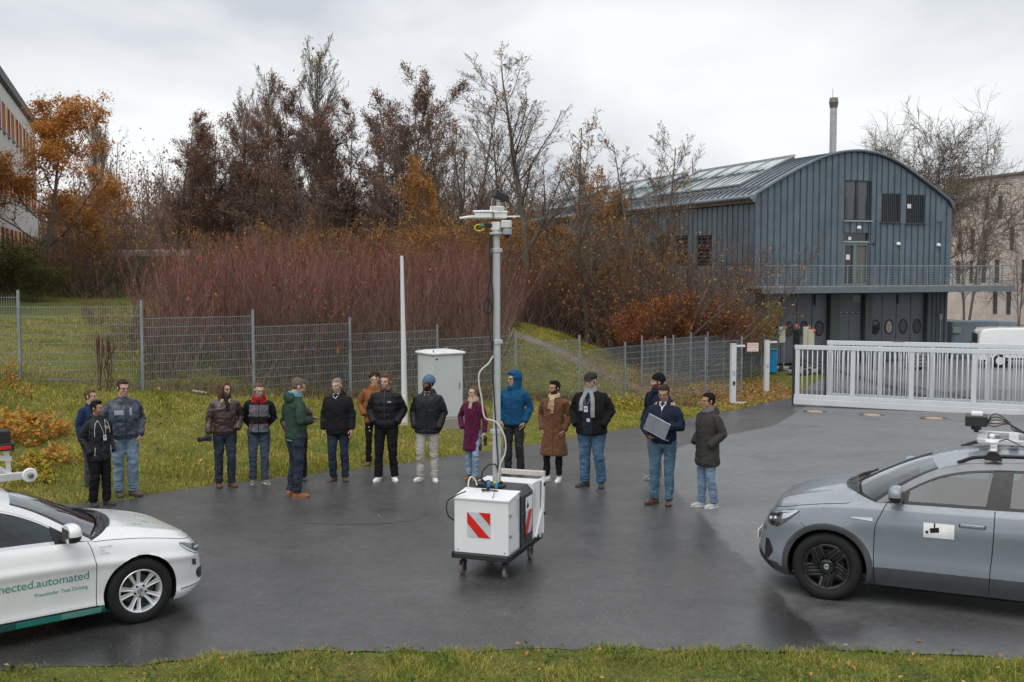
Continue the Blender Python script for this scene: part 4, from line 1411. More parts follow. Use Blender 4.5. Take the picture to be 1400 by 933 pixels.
# ---------------- white estate car, nose to the right
Wc = Car(W=1.832, wb=2.786, roh=1.11, rw=.338, ra=.378, tw=.215, rim=.222, rim_m=mat('alloy', (.78, .79, .80), .33, .55, var=.04), style='ten', c0=.34, c1=-3.25, nn=2.35, flare=.012, tum=.42, crown=.05, rail=.070,
    xa0=-.47, xr0=-1.16, xr1=-3.55, cow=.30, hdr=.10, wz=.045,
    nose=crv([(0, .78), (.14, .87), (.3, .88), (.5, .865), (.72, .84), (.88, .80), (1, .72)]), tail=crv([(0, .08), (.3, 0), (.6, .02), (1, .10)]),
    prof=crv([(0, .93), (.10, .965), (.2, .955), (.4, .965), (.60, .985), (.735, 1.0), (.755, .988), (.84, .965), (.94, .935), (1, .90)]),
    plan=crv([(-4, .96), (-2.8, 1.0), (-1.5, .998), (-.4, 1.0), (.3, .99), (1, .97)]),
    sill=crv([(-3.9, .30), (-3.4, .24), (-2.6, .20), (-.4, .185), (.4, .18), (.9, .19)]),
    belt=crv([(-3.9, .96), (-3.2, 1.0), (-2.5, .985), (-1.5, .955), (-.7, .93), (-.3, .905), (.1, .865), (.4, .81), (.6, .765), (.75, .715), (.9, .66)]),
    hoodc=crv([(-.7, 1.015), (-.3, .995), (.0, .955), (.3, .885), (.5, .83), (.66, .765), (.75, .715), (.9, .66)]),
    roof=crv([(-3.9, 1.22), (-3.55, 1.36), (-3.0, 1.425), (-2.4, 1.455), (-1.95, 1.455), (-1.6, 1.435), (-1.35, 1.395), (-1.16, 1.34), (-.95, 1.245), (-.7, 1.09), (-.47, .935), (-.3, .84)]))
Wc.clad_z = lambda x: np.where((x < -.35) & (x > -2.5), .262, .1)
Wc.rail_m = white_paint
Wc.seal_m = chrome_m
wcar = thing('parked_car', 'white estate car with teal lettering on its doors and ten spoke silver wheels', 'car')
place_car(wcar, 194, 853, -.89, R(50.5))
teal = mat('teal_print', (.03, .28, .24), .4)
common(Wc, wcar, white_paint, mat('teal_dark', (.03, .13, .12), .4), -1, [(-.80, -1.72, -.83, -1.66, 'f'), (-1.88, -2.78, -1.80, -2.74, 'r'), (-2.88, -3.35, -2.84, -3.2, 'q')],
   [(-1.70, -1.90, -1.64, -1.82, black_m), (-2.76, -2.90, -2.72, -2.86, black_m), (-.56, -.81, -.62, -.84, black_m), (-3.34, -3.74, -3.18, -3.56, white_paint)], None)
cabin(Wc, wcar, 1)
for sd in (1, -1):
 mirror(Wc, wcar, sd, -.72, white_paint, black_m)
 line_on(Wc, [(-.50, .915), (-.47, .82), (-.445, .65), (-.445, .45), (-.45, .20)], sd, .004, parent=wcar)
 line_on(Wc, [(-1.78, .96), (-1.79, .8), (-1.78, .5), (-1.76, .22)], sd, .005, parent=wcar)
 line_on(Wc, [(-2.78, .985), (-2.74, .8), (-2.55, .6), (-2.42, .45), (-2.40, .24)], sd, .005, parent=wcar)
 line_on(Wc, [(.64, .748), (.5, .78), (.3, .823), (.0, .872), (-.3, .90), (-.46, .908)], sd, .0035, parent=wcar)
 Wc.one(Wc.side_patch([(-.42, .262), (-2.38, .262)], [(-.42, .276), (-2.38, .276)], 20, 3, .006, .01), sd).build('sill_trim', black_m, wcar)
 Wc.one(Wc.side_patch([(-.40, .192), (-.78, .192)], [(-.40, .258), (-.78, .258)], 10, 3, .004, .01), sd).build('sill_print', mat('teal_light', (.16, .42, .36), .4), wcar)
 Wc.one(Wc.side_patch([(-.78, .192), (-1.2, .192)], [(-.78, .258), (-1.2, .258)], 10, 3, .005, .01), sd).build('sill_print', teal, wcar)
 for X_ in (-1.70, -2.55):
  h_ = put('door_handle', None, wcar, (0, 0, 0))
  Wc.one(Wc.side_patch([(X_ - .12, .78), (X_ + .12, .78)], [(X_ - .12, .815), (X_ + .12, .815)], 12, 4, .002, .01), sd).build('handle_recess', black_m, h_)
  Wc.one(MB().box((X_, float(Wc.yside(X_, .80)) + .014, .80), (.22, .022, .032), bev=.008), sd).build('handle_grip', white_paint, h_)
 hl = put('headlight', None, wcar, (0, 0, 0))
 lo = [(.34, .76), (.50, .72), (.66, .73), (.80, .80), (.90, .89)]
 hi = [(.34, .86), (.50, .87), (.66, .895), (.80, .925), (.90, .93)]
 Wc.one(patch(Wc, .34, .90, lo, hi, .003), sd).build('lamp_housing', mat('lamp_grey', (.16, .17, .18), .25, .5), hl)
 mb = patch(Wc, .36, .89, [(.36, .765), (.50, .725), (.66, .735), (.80, .805), (.89, .885)], [(.36, .785), (.50, .748), (.66, .765), (.80, .835), (.89, .905)], .010, 24, 3)
 mb.join(patch(Wc, .36, .50, [(.36, .78), (.50, .76)], [(.36, .85), (.50, .86)], .008, 12, 4))
 Wc.one(mb, sd).build('light_guide', mat('lamp_white', (.85, .87, .88), .25, .3), hl)
 for qq in (.53, .60):
  p = Wc.surf(np.array(qq), np.array(.82), .004)
  Wc.one(MB().ell(p, (.03, .03, .028), nu=20, nv=12), sd).build('lamp_eye', mat('lamp_eye', (.30, .32, .34), .12, .8), hl)
 Wc.one(patch(Wc, .34, .90, lo, hi, .015), sd).build('lamp_cover', lens_m, hl)
 Wc.one(patch(Wc, .66, .74, [(.66, .52), (.74, .54)], [(.66, .63), (.74, .65)], .006), sd).build('radar_sensor', gloss_black, wcar)
 Wc.one(patch(Wc, .40, .66, [(.40, .20), (.6, .24), (.66, .32)], [(.40, .42), (.6, .44), (.66, .40)], .004), sd).build('fog_lamp_vent', black_m, wcar)
 Wc.one(patch(Wc, 0, .93, [(0, .165), (.6, .16), (.93, .15)], [(0, .19), (.6, .185), (.93, .172)], .008, 40, 3), sd).build('bumper_trim', chrome_m, wcar)
 Wc.one(patch(Wc, 0, .34, [(0, .66), (.34, .68)], [(0, .86), (.34, .86)], .004), sd).build('grille', gloss_black, wcar)
MB().box((.885, 0, .42), (.012, .52, .11), bev=.003).build('number_plate', mat('plate_white', (.75, .75, .72), .4), wcar)
for (s_, size, Xr, z_) in (('connected.automated', 1.01, -.52, .565), ('Fraunhofer Test Driving', .50, -.53, .47)):
 tm = text_mb(s_, .1, .97)
 k_ = size / tm.allv()[:, 0].max()
 tm.v = [x_ * k_ for x_ in tm.v]
 wv_ = size
 decal(Wc, tm, Xr - wv_, z_, 1, -1, .004).build('door_lettering', teal, wcar, smooth=False)
 tm = text_mb(s_, .1, .97)
 tm.v = [x_ * k_ for x_ in tm.v]
 decal(Wc, tm, Xr, z_, -1, 1, .004).build('door_lettering', teal, wcar, smooth=False)
tm = text_mb('Fraunhofer\nTest\nDriving', .03)
decal(Wc, tm, -.40, .84, 1, -1, .004).build('door_lettering', mat('grey_print', (.4, .42, .45), .5), wcar, smooth=False)
hd = MB()
for (x_, y_, sx, sy) in ((.28, -.22, .16, .06), (.10, -.42, .10, .05), (.46, -.52, .10, .05), (-.02, .10, .09, .05), (.36, .20, .12, .05), (.15, .45, .1, .05)):
 for i in range(4):
  for j in range(2):
   if (i + j * 3) % 3 == 2:
    continue
   X = np.array([[x_ + i * sx / 4, x_ + i * sx / 4 + sx / 5]] * 2)
   Y = np.array([[y_ + j * sy / 2] * 2, [y_ + j * sy / 2 + sy / 2.4] * 2])
   av = np.abs(Y / Wc.hw(X, 1.0))
   Z = Wc.belt(X) + (Wc.hoodc(X) - Wc.belt(X)) * (1 - av ** 3.2) + .012 * np.exp(-((av - .70) / .10) ** 2) + .006
   hd.grid(np.stack([X, Y, Z], -1))
hd.build('bonnet_print', mat('teal_pale', (.18, .50, .42), .4), wcar, smooth=False)
wr = thing('sensor_rack', 'white sensor frame with round end cap above the white car roof', 'roof rack', tuple(wcar.location), wcar.rotation_euler[2])
e0 = car_local(wcar, 36, 650, -.62)
e1 = car_local(wcar, 0, 657, -.62)
zt = e0[2]
frm = put('frame', None, wr, (0, 0, 0))
MB().bar((e0[0] - .02, -.62, zt), (e0[0] - 2.2, -.62, zt), .04, .075, bev=.006).build('long_beam', alu_m, frm)
MB().bar((e0[0] - .02, .62, zt), (e0[0] - 2.2, .62, zt), .045, .10, bev=.006).build('long_beam', alu_m, frm)
for x_ in (-.12, -1.0, -2.1):
 MB().bar((e0[0] + x_, -.60, zt + .0), (e0[0] + x_, .60, zt + .0), .05, .05, bev=.006).build('cross_beam', alu_m, frm)
for x_ in (-.9, -1.9):
 for y_ in (-.60, .60):
  zb_ = float(Wc.roof(max(e0[0] + x_, -3.5)))
  MB().bar((e0[0] + x_, y_, zt), (e0[0] + x_, y_ * .98, min(zb_ - .02, zt - .05)), .05, .05).build('leg', alu_m, frm)
cap = MB().cyl((e0[0] + .02, -.66, zt + .005), .070, .03, 32, 'y', bev=.008)
cap.build('end_cap', white_plastic, wr)
MB().cyl((e0[0] + .02, -.70, zt + .005), .026, .05, 20, 'y', bev=.006).build('cap_knob', mat('knob_grey', (.18, .18, .19), .35, .5), wr)
mb = MB()
mb.bar((e0[0] - .12, -.40, zt + .02), (e0[0] - .42, -.40, zt + .16), .03, .03)
mb.bar((e0[0] - .10, -.40, zt + .02), (e0[0] - .12, -.40, zt + .22), .04, .04)
mb.bar((e0[0] - .30, -.40, zt + .02), (e0[0] - .32, -.40, zt + .20), .04, .04)
mb.bar((e0[0] - .08, -.42, zt + .14), (e0[0] - .36, -.42, zt + .20), .02, .05)
mb.build('bracket', alu_m, wr)
MB().box((e0[0] - .55, -.35, zt + .36), (.95, .14, .13), bev=.012).build('lidar_bar', black_m, wr, angle=30)
MB().box((e0[0] - .155, -.43, zt + .265), (.20, .05, .075), bev=.008).build('lamp_box', black_m, wr, angle=30)
MB().box((e0[0] - .155, -.457, zt + .262), (.14, .008, .035), bev=.002).build('red_lens', mat('red_lens', (.55, .02, .03), .2, coat=.5), wr)
# ==== FENCES
galv = mat('galvanised', (.27, .31, .33), .45, .55, var=.18, vscale=3)
def fence(label, posts, h=2.0, bays=None, group=None, spike=True, stepped=True, skip=0):
 root = thing('mesh_fence', label, 'fence', tuple(posts[0]), 0, group)
 o = np.array(posts[0])
 P = [np.array(p) - o for p in posts]
 for i, p in enumerate(P):
  if i < skip:
   continue
  MB().box(p + [0, 0, h / 2 - .2], (.06, .045, h + .4), bev=.006).build('post', galv, root)
  MB().box(p + [0, 0, h + .006], (.066, .05, .012), bev=.003).build('post_cap', mat('cap_black', (.05, .05, .055), .5), root)
 for i, (a, b) in enumerate(zip(P[:-1], P[1:])):
  if bays is not None and not bays[i]:
   continue
  d = b - a
  ln = np.linalg.norm(d[:2])
  ang = math.atan2(d[1], d[0])
  zb_ = min(a[2], b[2]) + .04 if stepped else a[2] + .04
  ph = h - .20
  mb = MB()
  n = int(ln / .05)
  x = np.linspace(.04, ln - .04, n)
  r_ = .0032
  base = np.array([(-r_, -r_), (r_, -r_), (r_, r_), (-r_, r_)])
  v = np.zeros((n, 2, 4, 3))
  v[..., 0] = x[:, None, None] + base[None, None, :, 0]
  v[..., 1] = base[None, None, :, 1]
  v[:, 0, :, 2] = zb_
  v[:, 1, :, 2] = zb_ + ph + (.03 if spike else 0)
  idx = (np.arange(n) * 8)[:, None]
  f = np.concatenate([idx + np.array(q)[None] for q in ([0, 1, 5, 4], [1, 2, 6, 5], [2, 3, 7, 6], [3, 0, 4, 7], [4, 5, 6, 7])])
  mb.add(v.reshape(-1, 3), f)
  for z_ in np.arange(0, ph + .001, .2):
   for yy in (-.009, .009):
    mb.bar((.02, yy, zb_ + z_), (ln - .02, yy, zb_ + z_), .007, .010)
  mb.xf(T(a[0], a[1], 0) @ Rz(ang))
  mb.build('mesh_panel', galv, root, smooth=False)
 return root
fence('long grey wire mesh fence stepping down the bank behind the people', FENCE_A)
def pt(px, d, ztop=None, h=2.0, py=None):
 x = (px - 700) / F * d
 return (x, d, zg1(x, d) if py is None else CAMH - (py - 365) / F * d - h)
FB = [FENCE_A[-1], pt(910, 36.6, py=460), pt(965.4, 38.2, py=461), pt(1015, 39.4, py=459.4)]
fence('grey wire mesh fence between the bank corner and the white gate posts', FB, skip=1)
FC = [pt(878, 39.8, py=459), pt(921, 41.2, py=458), pt(945, 42.4, py=454.4), pt(968, 43.6, py=453.6), pt(990, 45, py=453), pt(1010, 46.5, py=452.4), pt(1028, 48, py=451.8), pt(1042, 49.5, py=451.4)]
fence('farther grey wire mesh fence running back towards the metal hall', FC)
wred = mat('sign_red', (.45, .08, .05), .5)
cream_m = mat('sign_cream', (.72, .66, .60), .5)
sp = np.array(pt(1029.6, 39.2, py=474.7, h=0))
sg = thing('warning_sign', 'small cream sign with red lettering fixed to the fence by the white posts', 'sign', (sp[0], sp[1] - .06, sp[2]))
MB().box((0, 0, 0), (.42, .012, .32), bev=.003).build('sign_board', cream_m, sg)
mb = MB()
for x_ in (-.205, .205):
 mb.box((x_, -.008, 0), (.008, .004, .32))
for z_ in (-.156, .156):
 mb.box((0, -.0085, z_), (.40, .004, .008))
mb.build('sign_border', wred, sg, smooth=False)
for i, s_ in enumerate(('Betriebsgelände', 'Betreten verboten', 'Lebensgefahr')):
 tm = text_mb(s_, .055)
 tm.v = [tm.allv() - [tm.allv()[:, 0].max() / 2, 0, 0]]
 tm.xf(T(0, -.009, .06 - i * .085) @ Rx(PI / 2)).build('sign_lettering', wred, sg, smooth=False)
# ==== GATES
gate_m = mat('gate_white', (.62, .65, .68), .4, var=.05, vscale=2)
gate_d = mat('gate_edge', (.03, .03, .035), .6)
def gate(label, A, dirv, length, z0, z1, h, posts, first, npk, foot=True):
 """cantilever gate from A along dirv; z0/z1 bottom heights at the two ends"""
 ang = math.atan2(dirv[1], dirv[0])
 root = thing('sliding_gate', label, 'gate', (A[0], A[1], z0), ang, 'white sliding gate leaves')
 sl = (z1 - z0) / length
 def P(x, y, z):
  return (x, y, z + sl * x)
 MB().bar(P(0, 0, .13), P(length, 0, .13), .13, .20, bev=.012).build('bottom_beam', gate_m, root)
 MB().bar(P(0, 0, .30), P(length, 0, .30), .07, .13, bev=.008).build('lower_rail', gate_m, root)
 MB().bar(P(0, 0, h - .07), P(length, 0, h - .07), .09, .14, bev=.008).build('top_rail', gate_m, root)
 MB().box(P(-.03, 0, h / 2), (.05, .12, h), bev=.005).build('rubber_edge', gate_d, root)
 xs_ = [first + k * posts for k in range(int((length - first) / posts) + 1)]
 for x_ in xs_:
  MB().box(P(x_, 0, (h - .14 + .36) / 2), (.14, .066, h - .14 - .36), bev=.008).build('gate_post', gate_m, root)
 me = None
 for a, b in zip(xs_[:-1], xs_[1:]):
  for k in range(npk):
   x_ = a + (b - a) * (k + 1) / (npk + 1)
   if me is None:
    mb = MB().box((0, 0, 0), (.032, .032, h - .50), bev=.004)
    me = mb.mesh('picket', gate_m)
   put('picket', me, root, P(x_, 0, (h - .14 + .36) / 2))
 return root
gA, gB = (9.18, 35.5), (14.75, 31.6)
gv = np.array(gB) - np.array(gA)
gl = np.linalg.norm(gv)
gv = gv / gl
gate('white sliding gate leaf nearest the asphalt, its open end at the left', gA, gv, 10.5, -.86, -.86 + .13 * 10.5 / 6.8, 1.96, 1.80, .10, 10)
gn = np.array([-gv[1], gv[0]])
gA2 = np.array(gA) + gv * .93 + gn * .40
gate('second white sliding gate leaf standing right behind the first one', gA2, gv, 10.5, -.80, -.80 + .13 * 10.5 / 6.8, 2.06, 1.58, .12, 10)
hn = thing('gate_latch_plate', 'small dark rusty plate on the top rail of the rear gate leaf', 'plate', (gA2[0] + gv[0] * 2.25, gA2[1] + gv[1] * 2.25, -.80 + 2.06 + .05), math.atan2(gv[1], gv[0]))
MB().box((0, 0, .012), (.36, .11, .024), bev=.004).box((0, .0, .03), (.10, .05, .03), bev=.004).build('plate', mat('rust_dark', (.12, .07, .05), .8), hn)
for k, (mx, my, wl) in enumerate(((1114, 563.5, 'first round rusty foundation cover at the open end of the gate'), (1192, 568.2, 'second foundation cover from the open end of the gate'), (1276.6, 572.8, 'third foundation cover along the gate left of the grey car rack'), (1363.4, 577.8, 'rightmost foundation cover below the gate behind the roof rack'))):
 p = on_road(mx, my)
 c_ = thing('foundation_cover', wl, 'manhole cover', (p[0], p[1], p[2] + .006), 0, 'round covers along the gate')
 MB().cyl((0, 0, 0), .36, .02, 32, bev=.004).build('cover_ring', mat('iron_dark', (.07, .055, .05), .7), c_)
 MB().cyl((0, 0, .006), .24, .02, 32, bev=.003).build('cover_plate', mat('cover_beige', (.38, .28, .20), .8, bump=.3), c_)
for (px_, yt, yb, xx, lb) in ((1003.5, 471, 553, .2, 'nearer white gate post with a small arm and black lock'), (1049.5, 466, 538, .2, 'farther white gate post with a short arm on top')):
 near = yb == 553
 h_ = 1.98
 d_ = h_ * F / (yb - yt)
 x_ = (px_ - 700) / F * d_
 z_ = CAMH - (yb - 365) / F * d_
 g_ = thing('gate_post', lb, 'post', (x_, d_, z_), R(12), 'white gate posts')
 MB().box((0, 0, h_ / 2 - .1), (.17, .17, h_ + .2), bev=.012).build('shaft', gate_m, g_)
 MB().box((.20, 0, h_ - .06), (.40, .10, .07), bev=.008).build('arm', gate_m, g_)
 MB().box((0, 0, h_ + .012), (.18, .18, .016), bev=.004).build('top_plate', gate_m, g_)
 MB().box((-.01, -.088, h_ - .95), (.10, .008, .16), bev=.002).build('label_plate', mat('label_grey', (.42, .44, .46), .5), g_)
 if near:
  MB().box((0, -.098, h_ - 1.27), (.075, .035, .10), bev=.008).cyl((0, -.10, h_ - 1.33), .02, .05, 12).build('lock_box', black_m, g_)
  MB().box((.26, -.06, .03), (.40, .16, .05), bev=.008).build('foot_plate', gate_m, g_)
# ==== CABINET AND POLE ON THE BANK
cab_m = mat('cabinet_grey', (.52, .55, .56), .5, var=.04)
cd = 24.4
cx_, cz_ = (591.8 - 700) / F * cd, CAMH - (578 - 365) / F * cd
ca_ = R(33)
cab = thing('utility_cabinet', 'pale grey two door utility cabinet standing corner on before the fence', 'cabinet', (cx_, cd, cz_), ca_)
W1, D1, HC = .77, .73, 1.50
MB().box((W1 / 2, D1 / 2, HC / 2 + .02), (W1, D1, HC - .06), bev=.012).build('cabinet_body', cab_m, cab)
MB().box((W1 / 2, D1 / 2, -.12), (W1 + .06, D1 + .06, .34), bev=.02).build('concrete_base', mat('concrete', (.30, .27, .24), .9, bump=.4), cab)
lid = MB()
lid.box((W1 / 2, D1 / 2, HC + .02), (W1 + .10, D1 + .10, .06), bev=.02)
pts = np.array([[(-.03, -.03), (W1 + .03, -.03), (W1 + .03, D1 + .03), (-.03, D1 + .03)], [(.12, .12), (W1 - .12, .12), (W1 - .12, D1 - .12), (.12, D1 - .12)]])
g_ = np.concatenate([pts, np.array([HC + .05, HC + .085])[:, None, None] * np.ones((2, 4, 1))], -1)
lid.grid(g_, wrap=True, caps=True)
lid.build('lid', mat('lid_white', (.68, .70, .71), .4), cab, angle=30)
for (a, b) in ((.02, .02), (W1 - .02, .02), (.02, D1 - .02), (W1 - .02, D1 - .02)):
 MB().cyl((a, b, HC + .075), .018, .06, 10, bev=.004).build('lifting_eye', galv, cab)
MB().box((W1 / 2, -.004, HC / 2 + .02), (W1 - .05, .012, HC - .12), bev=.003).build('door', cab_m, cab)
MB().box((-.004, D1 / 2, HC / 2 + .02), (.012, D1 - .05, HC - .12), bev=.003).build('door', cab_m, cab)
MB().box((.09, -.014, HC - .10), (.07, .008, .025), bev=.002).build('name_plate', black_m, cab)
MB().box((W1 - .10, -.016, HC * .52), (.03, .02, .14), bev=.004).build('handle', galv, cab)
pd = 24.8
pz = CAMH - (584 - 365) / F * pd
px0 = (552.5 - 700) / F * pd
ht = CAMH - (350 - 365) / F * pd - pz
pole = thing('tapered_mast', 'plain white tapered mast standing left of the utility cabinet', 'mast', (px0, pd, pz))
MB().tube([(0, 0, -.3), (0, 0, 0), (-.045, 0, ht)], [.078, .076, .036], 12).build('shaft', mat('mast_white', (.66, .68, .69), .45, var=.05), pole)
MB().cyl((0, 0, .02), .20, .10, 20, bev=.02).build('base_flange', mat('concrete', (.30, .27, .24), .9), pole)
MB().box((.0, -.08, .55), (.07, .02, .30), bev=.005).build('service_door', mat('mast_white', (.66, .68, .69), .45), pole)
pk = ground_px(271, 538.5, .7)
lg = thing('broken_plank', 'short whitish broken plank lying in the straw before the fence', 'plank', (pk[0], pk[1], pk[2] + .05), R(-14))
MB().box((0, 0, 0), (.30, .09, .035), M=Ry(R(7)), bev=.006).build('plank', mat('pale_wood', (.50, .48, .45), .7, bump=.3), lg)
# ==== METAL HALL
zinc = mat('zinc_cladding', (.125, .165, .20), .42, .25, var=.22, vscale=.9)
zinc2 = mat('zinc_cladding_lightened', (.14, .178, .21), .45, .25, var=.22, vscale=.9)  # same zinc, colour lightened to offset shade on the hall's long side
seam_m = mat('zinc_seam', (.085, .11, .135), .45, .3, var=.1)
hall_dk = mat('hall_dark_steel', (.055, .062, .07), .5, .2)
B0 = np.array([12.1, 55.0])
gdir = np.array([.939, .344]); sdir = np.array([-.344, .939])
HBZ = -1.36
BW, BL = 12.26, 36.0
hall = thing('metal_hall', 'grey zinc clad hall with a barrel roof and round windowed doors', 'building', (B0[0], B0[1], HBZ), math.atan2(gdir[1], gdir[0]))
zE, zA = 7.15 - HBZ, 9.62 - HBZ
prof_px = [(1029.6, 267), (1059, 249), (1099, 227), (1131, 214), (1158.6, 209.5), (1178, 210), (1202, 215.5), (1226, 227), (1258, 249), (1281.6, 267), (1293, 276), (1298.0, 286)]
PR = []
for px_, py_ in prof_px:
 k = (px_ - 700) / F
 w_ = (k * B0[1] - B0[0]) / (gdir[0] - k * gdir[1])
 d_ = B0[1] + gdir[1] * w_
 PR.append((w_, CAMH - (py_ - 365) / F * d_ - HBZ))
PR[0] = (0.0, PR[0][1])
PR = np.array(PR)
def ztop(x):
 return np.interp(x, PR[:, 0], PR[:, 1])
zS = 2.66 - HBZ
zSb = zS - .34
def gpx(px_):
 k = (px_ - 700) / F
 return (k * B0[1] - B0[0]) / (gdir[0] - k * gdir[1])
def gz(px_, py_):
 w_ = gpx(px_)
 return CAMH - (py_ - 365) / F * (B0[1] + gdir[1] * w_) - HBZ
def gx3(cx, cy):
 return cx / 5.486 + 1140, cy / 5.486 + 230
def op(c0, c1, r0, r1):
 (a, t_), (b, u_) = gx3(c0, r0), gx3(c1, r1)
 return [gpx(a), gpx(b), gz(b, u_), gz(a, t_)]
O_big = op(66, 264, 95, 398)
O_l = op(340, 482, 192, 412)
O_r = op(524, 664, 202, 420)
O_d = op(62, 248, 485, 868)
O_d[2] = zS + .01
openings = [O_big, O_l, O_r, O_d]
edges = sorted(set([0.0, BW] + [round(o[0], 3) for o in openings] + [round(o[1], 3) for o in openings]))
cols = [0.0]
for a, b in zip(edges[:-1], edges[1:]):
 n = max(1, int(round((b - a) / .38)))
 for k in range(1, n + 1):
  cols.append(a + (b - a) * k / n)
for a, b in zip(cols[:-1], cols[1:]):
 xm = (a + b) / 2
 segs = [(zS - .05, None)]
 for o in openings:
  if o[0] - .02 < xm < o[1] + .02:
   ns = []
   for lo_, hi_ in segs:
    top_ = hi_ if hi_ is not None else float(ztop(xm))
    if o[2] > lo_ + .02 and o[2] < top_:
     ns.append((lo_, o[2]))
    if o[3] < top_:
     ns.append((max(lo_, o[3]), hi_))
    if o[3] <= lo_ or o[2] >= top_:
     ns = ns if ns else [(lo_, hi_)]
   segs = ns
 for lo_, hi_ in segs:
  ta = float(ztop(a)) - .02 if hi_ is None else hi_
  tb = float(ztop(b)) - .02 if hi_ is None else hi_
  yj = rng.normal(0, .003)
  g_ = .006
  mb = MB()
  P8 = [(a + g_, yj, lo_), (b - g_, yj, lo_), (b - g_, yj, tb), (a + g_, yj, ta), (a + g_, .12, lo_), (b - g_, .12, lo_), (b - g_, .12, tb), (a + g_, .12, ta)]
  mb.add(P8, [[0, 1, 2, 3], [5, 4, 7, 6], [4, 0, 3, 7], [1, 5, 6, 2], [3, 2, 6, 7], [4, 5, 1, 0]])
  mb.add([(a - .016, -.045, lo_), (a + .016, -.045, lo_), (a + .016, -.045, ta), (a - .016, -.045, ta), (a - .016, .01, lo_), (a + .016, .01, lo_), (a + .016, .01, ta), (a - .016, .01, ta)],
     [[0, 1, 2, 3], [5, 4, 7, 6], [4, 0, 3, 7], [1, 5, 6, 2], [3, 2, 6, 7]], 1)
  mb.build('wall_panel', [zinc, seam_m], hall, smooth=False)
mb = MB()
mb.add([(0.05, .13, zSb), (BW - .05, .13, zSb)] + [(x, .13, z - .03) for x, z in PR[::-1]], [list(range(2 + len(PR)))])
mb.build('wall_backing', hall_dk, hall, smooth=False)
ncol = 70
ys_ = np.linspace(0, BL, ncol + 1)
sw_open = [(2*3.1, 0, 0)]
def side_y(px_):
 k = (px_ - 700) / F
 return (k * B0[1] - B0[0]) / (sdir[0] - k * sdir[1])
win_side = []
for c0, c1 in ((968, 1033), (878, 936), (793, 850)):
 a, b = side_y(c1 / 3.3325 + 660), side_y(c0 / 3.3325 + 660)
 dm = B0[1] + .939 * (a + b) / 2
 win_side.append((a, b, CAMH - (612 / 3.3325 + 180 - 365) / F * dm - HBZ, CAMH - (475 / 3.3325 + 180 - 365) / F * dm - HBZ))
for a, b in zip(ys_[:-1], ys_[1:]):
 ym = (a + b) / 2
 zz = [(-.3, zS + 1.05), (zS + 1.07, zE - .05)]
 for w_ in win_side:
  if w_[0] < ym < w_[1]:
   zz = [(-.3, w_[2]), (w_[3], zE - .05)]
 for lo_, hi_ in zz:
  mb = MB()
  mb.box((.0 + .05, ym, (lo_ + hi_) / 2), (.10, b - a - .012, hi_ - lo_))
  mb.box((-.016, a, (lo_ + hi_) / 2), (.045, .03, hi_ - lo_), mi=1)
  mb.build('wall_panel', [zinc2, seam_m], hall, smooth=False)
for w_ in win_side:
 f_ = put('window', None, hall, (0, 0, 0))
 MB().box((.12, (w_[0] + w_[1]) / 2, (w_[2] + w_[3]) / 2), (.04, w_[1] - w_[0] + .1, w_[3] - w_[2] + .1)).build('pane', mat('dark_pane', (.03, .033, .036), .12, spec=.8), f_)
 for k in range(8):
  MB().box((.03, (w_[0] + w_[1]) / 2, w_[2] + (k + .5) * (w_[3] - w_[2]) / 8), (.05, w_[1] - w_[0], .05)).build('slat', hall_dk, f_, smooth=False)
MB().box((BW - .05, BL / 2, 3.9), (.1, BL - .3, 7.8)).build('far_wall', zinc2, hall, smooth=False)
MB().box((BW / 2, BL, 4.2), (BW, .2, 8.4)).build('rear_wall', zinc2, hall, smooth=False)
roof_m = mat('zinc_roof', (.30, .33, .36), .28, .6, var=.2, vscale=.5)
RP = spline(PR, 40)
RP[:, 1] += .03
RP = np.vstack([[(-.14, RP[0, 1] - .42)], [(-.20, RP[0, 1] - .22)], RP + [0, 0]])
ny = 60
for k in range(ny):
 a, b = BL * k / ny - (.12 if k == 0 else 0), BL * (k + 1) / ny
 mb = MB()
 g_ = np.stack([np.stack([RP[:, 0], 0 * RP[:, 0] + yy, RP[:, 1]], 1) for yy in (a + .004, b - .004)])
 g2 = g_ - np.array([0, 0, .06])
 mb.grid(g_, flip=True)
 rb = np.stack([np.stack([RP[:, 0] + dx, 0 * RP[:, 0] + a + yy, RP[:, 1] + dz], 1) for yy, dx, dz in ((.0, 0, 0), (.0, -.012, .055), (.045, -.012, .055), (.045, 0, 0))])
 mb.grid(rb, flip=True, mi=1)
 mb.build('roof_panel', [roof_m, seam_m], hall, angle=30)
vt = np.vstack([[(-.16, RP[2, 1] - .5)], [(-.2, RP[2, 1] - .2)], PR])
mb = MB()
P3 = spline(np.stack([PR[:, 0], PR[:, 0] * 0 - .13, PR[:, 1] + .03], 1), 50)
mb.tube(np.vstack([[(-.15, -.13, PR[0, 1] - .40)], P3]), .075, 8, up=(0, 1, 0))
mb.build('verge_trim', zinc, hall)
mb = MB().tube([(-.24, -.15, PR[0, 1] - .14), (-.24, BL, PR[0, 1] - .14)], .13, 12)
for k in range(70):
 mb.cyl((-.24, k * .5, PR[0, 1] - .14), .142, .04, 12, 'y')
mb.build('gutter', mat('gutter_zinc', (.22, .26, .29), .4, .5), hall)
def roofpt(s, y, up):
 i = s * (len(PR) - 1)
 q = np.array([np.interp(i, range(len(PR)), PR[:, 0]), np.interp(i, range(len(PR)), PR[:, 1])])
 q2 = np.array([np.interp(i + .05, range(len(PR)), PR[:, 0]), np.interp(i + .05, range(len(PR)), PR[:, 1])])
 t_ = (q2 - q) / np.linalg.norm(q2 - q)
 n_ = np.array([-t_[1], t_[0]])
 r_ = q + n_ * up
 return (r_[0], y, r_[1])
skyg = mat('roof_glass', (.42, .50, .50), .12, .2, spec=.8)
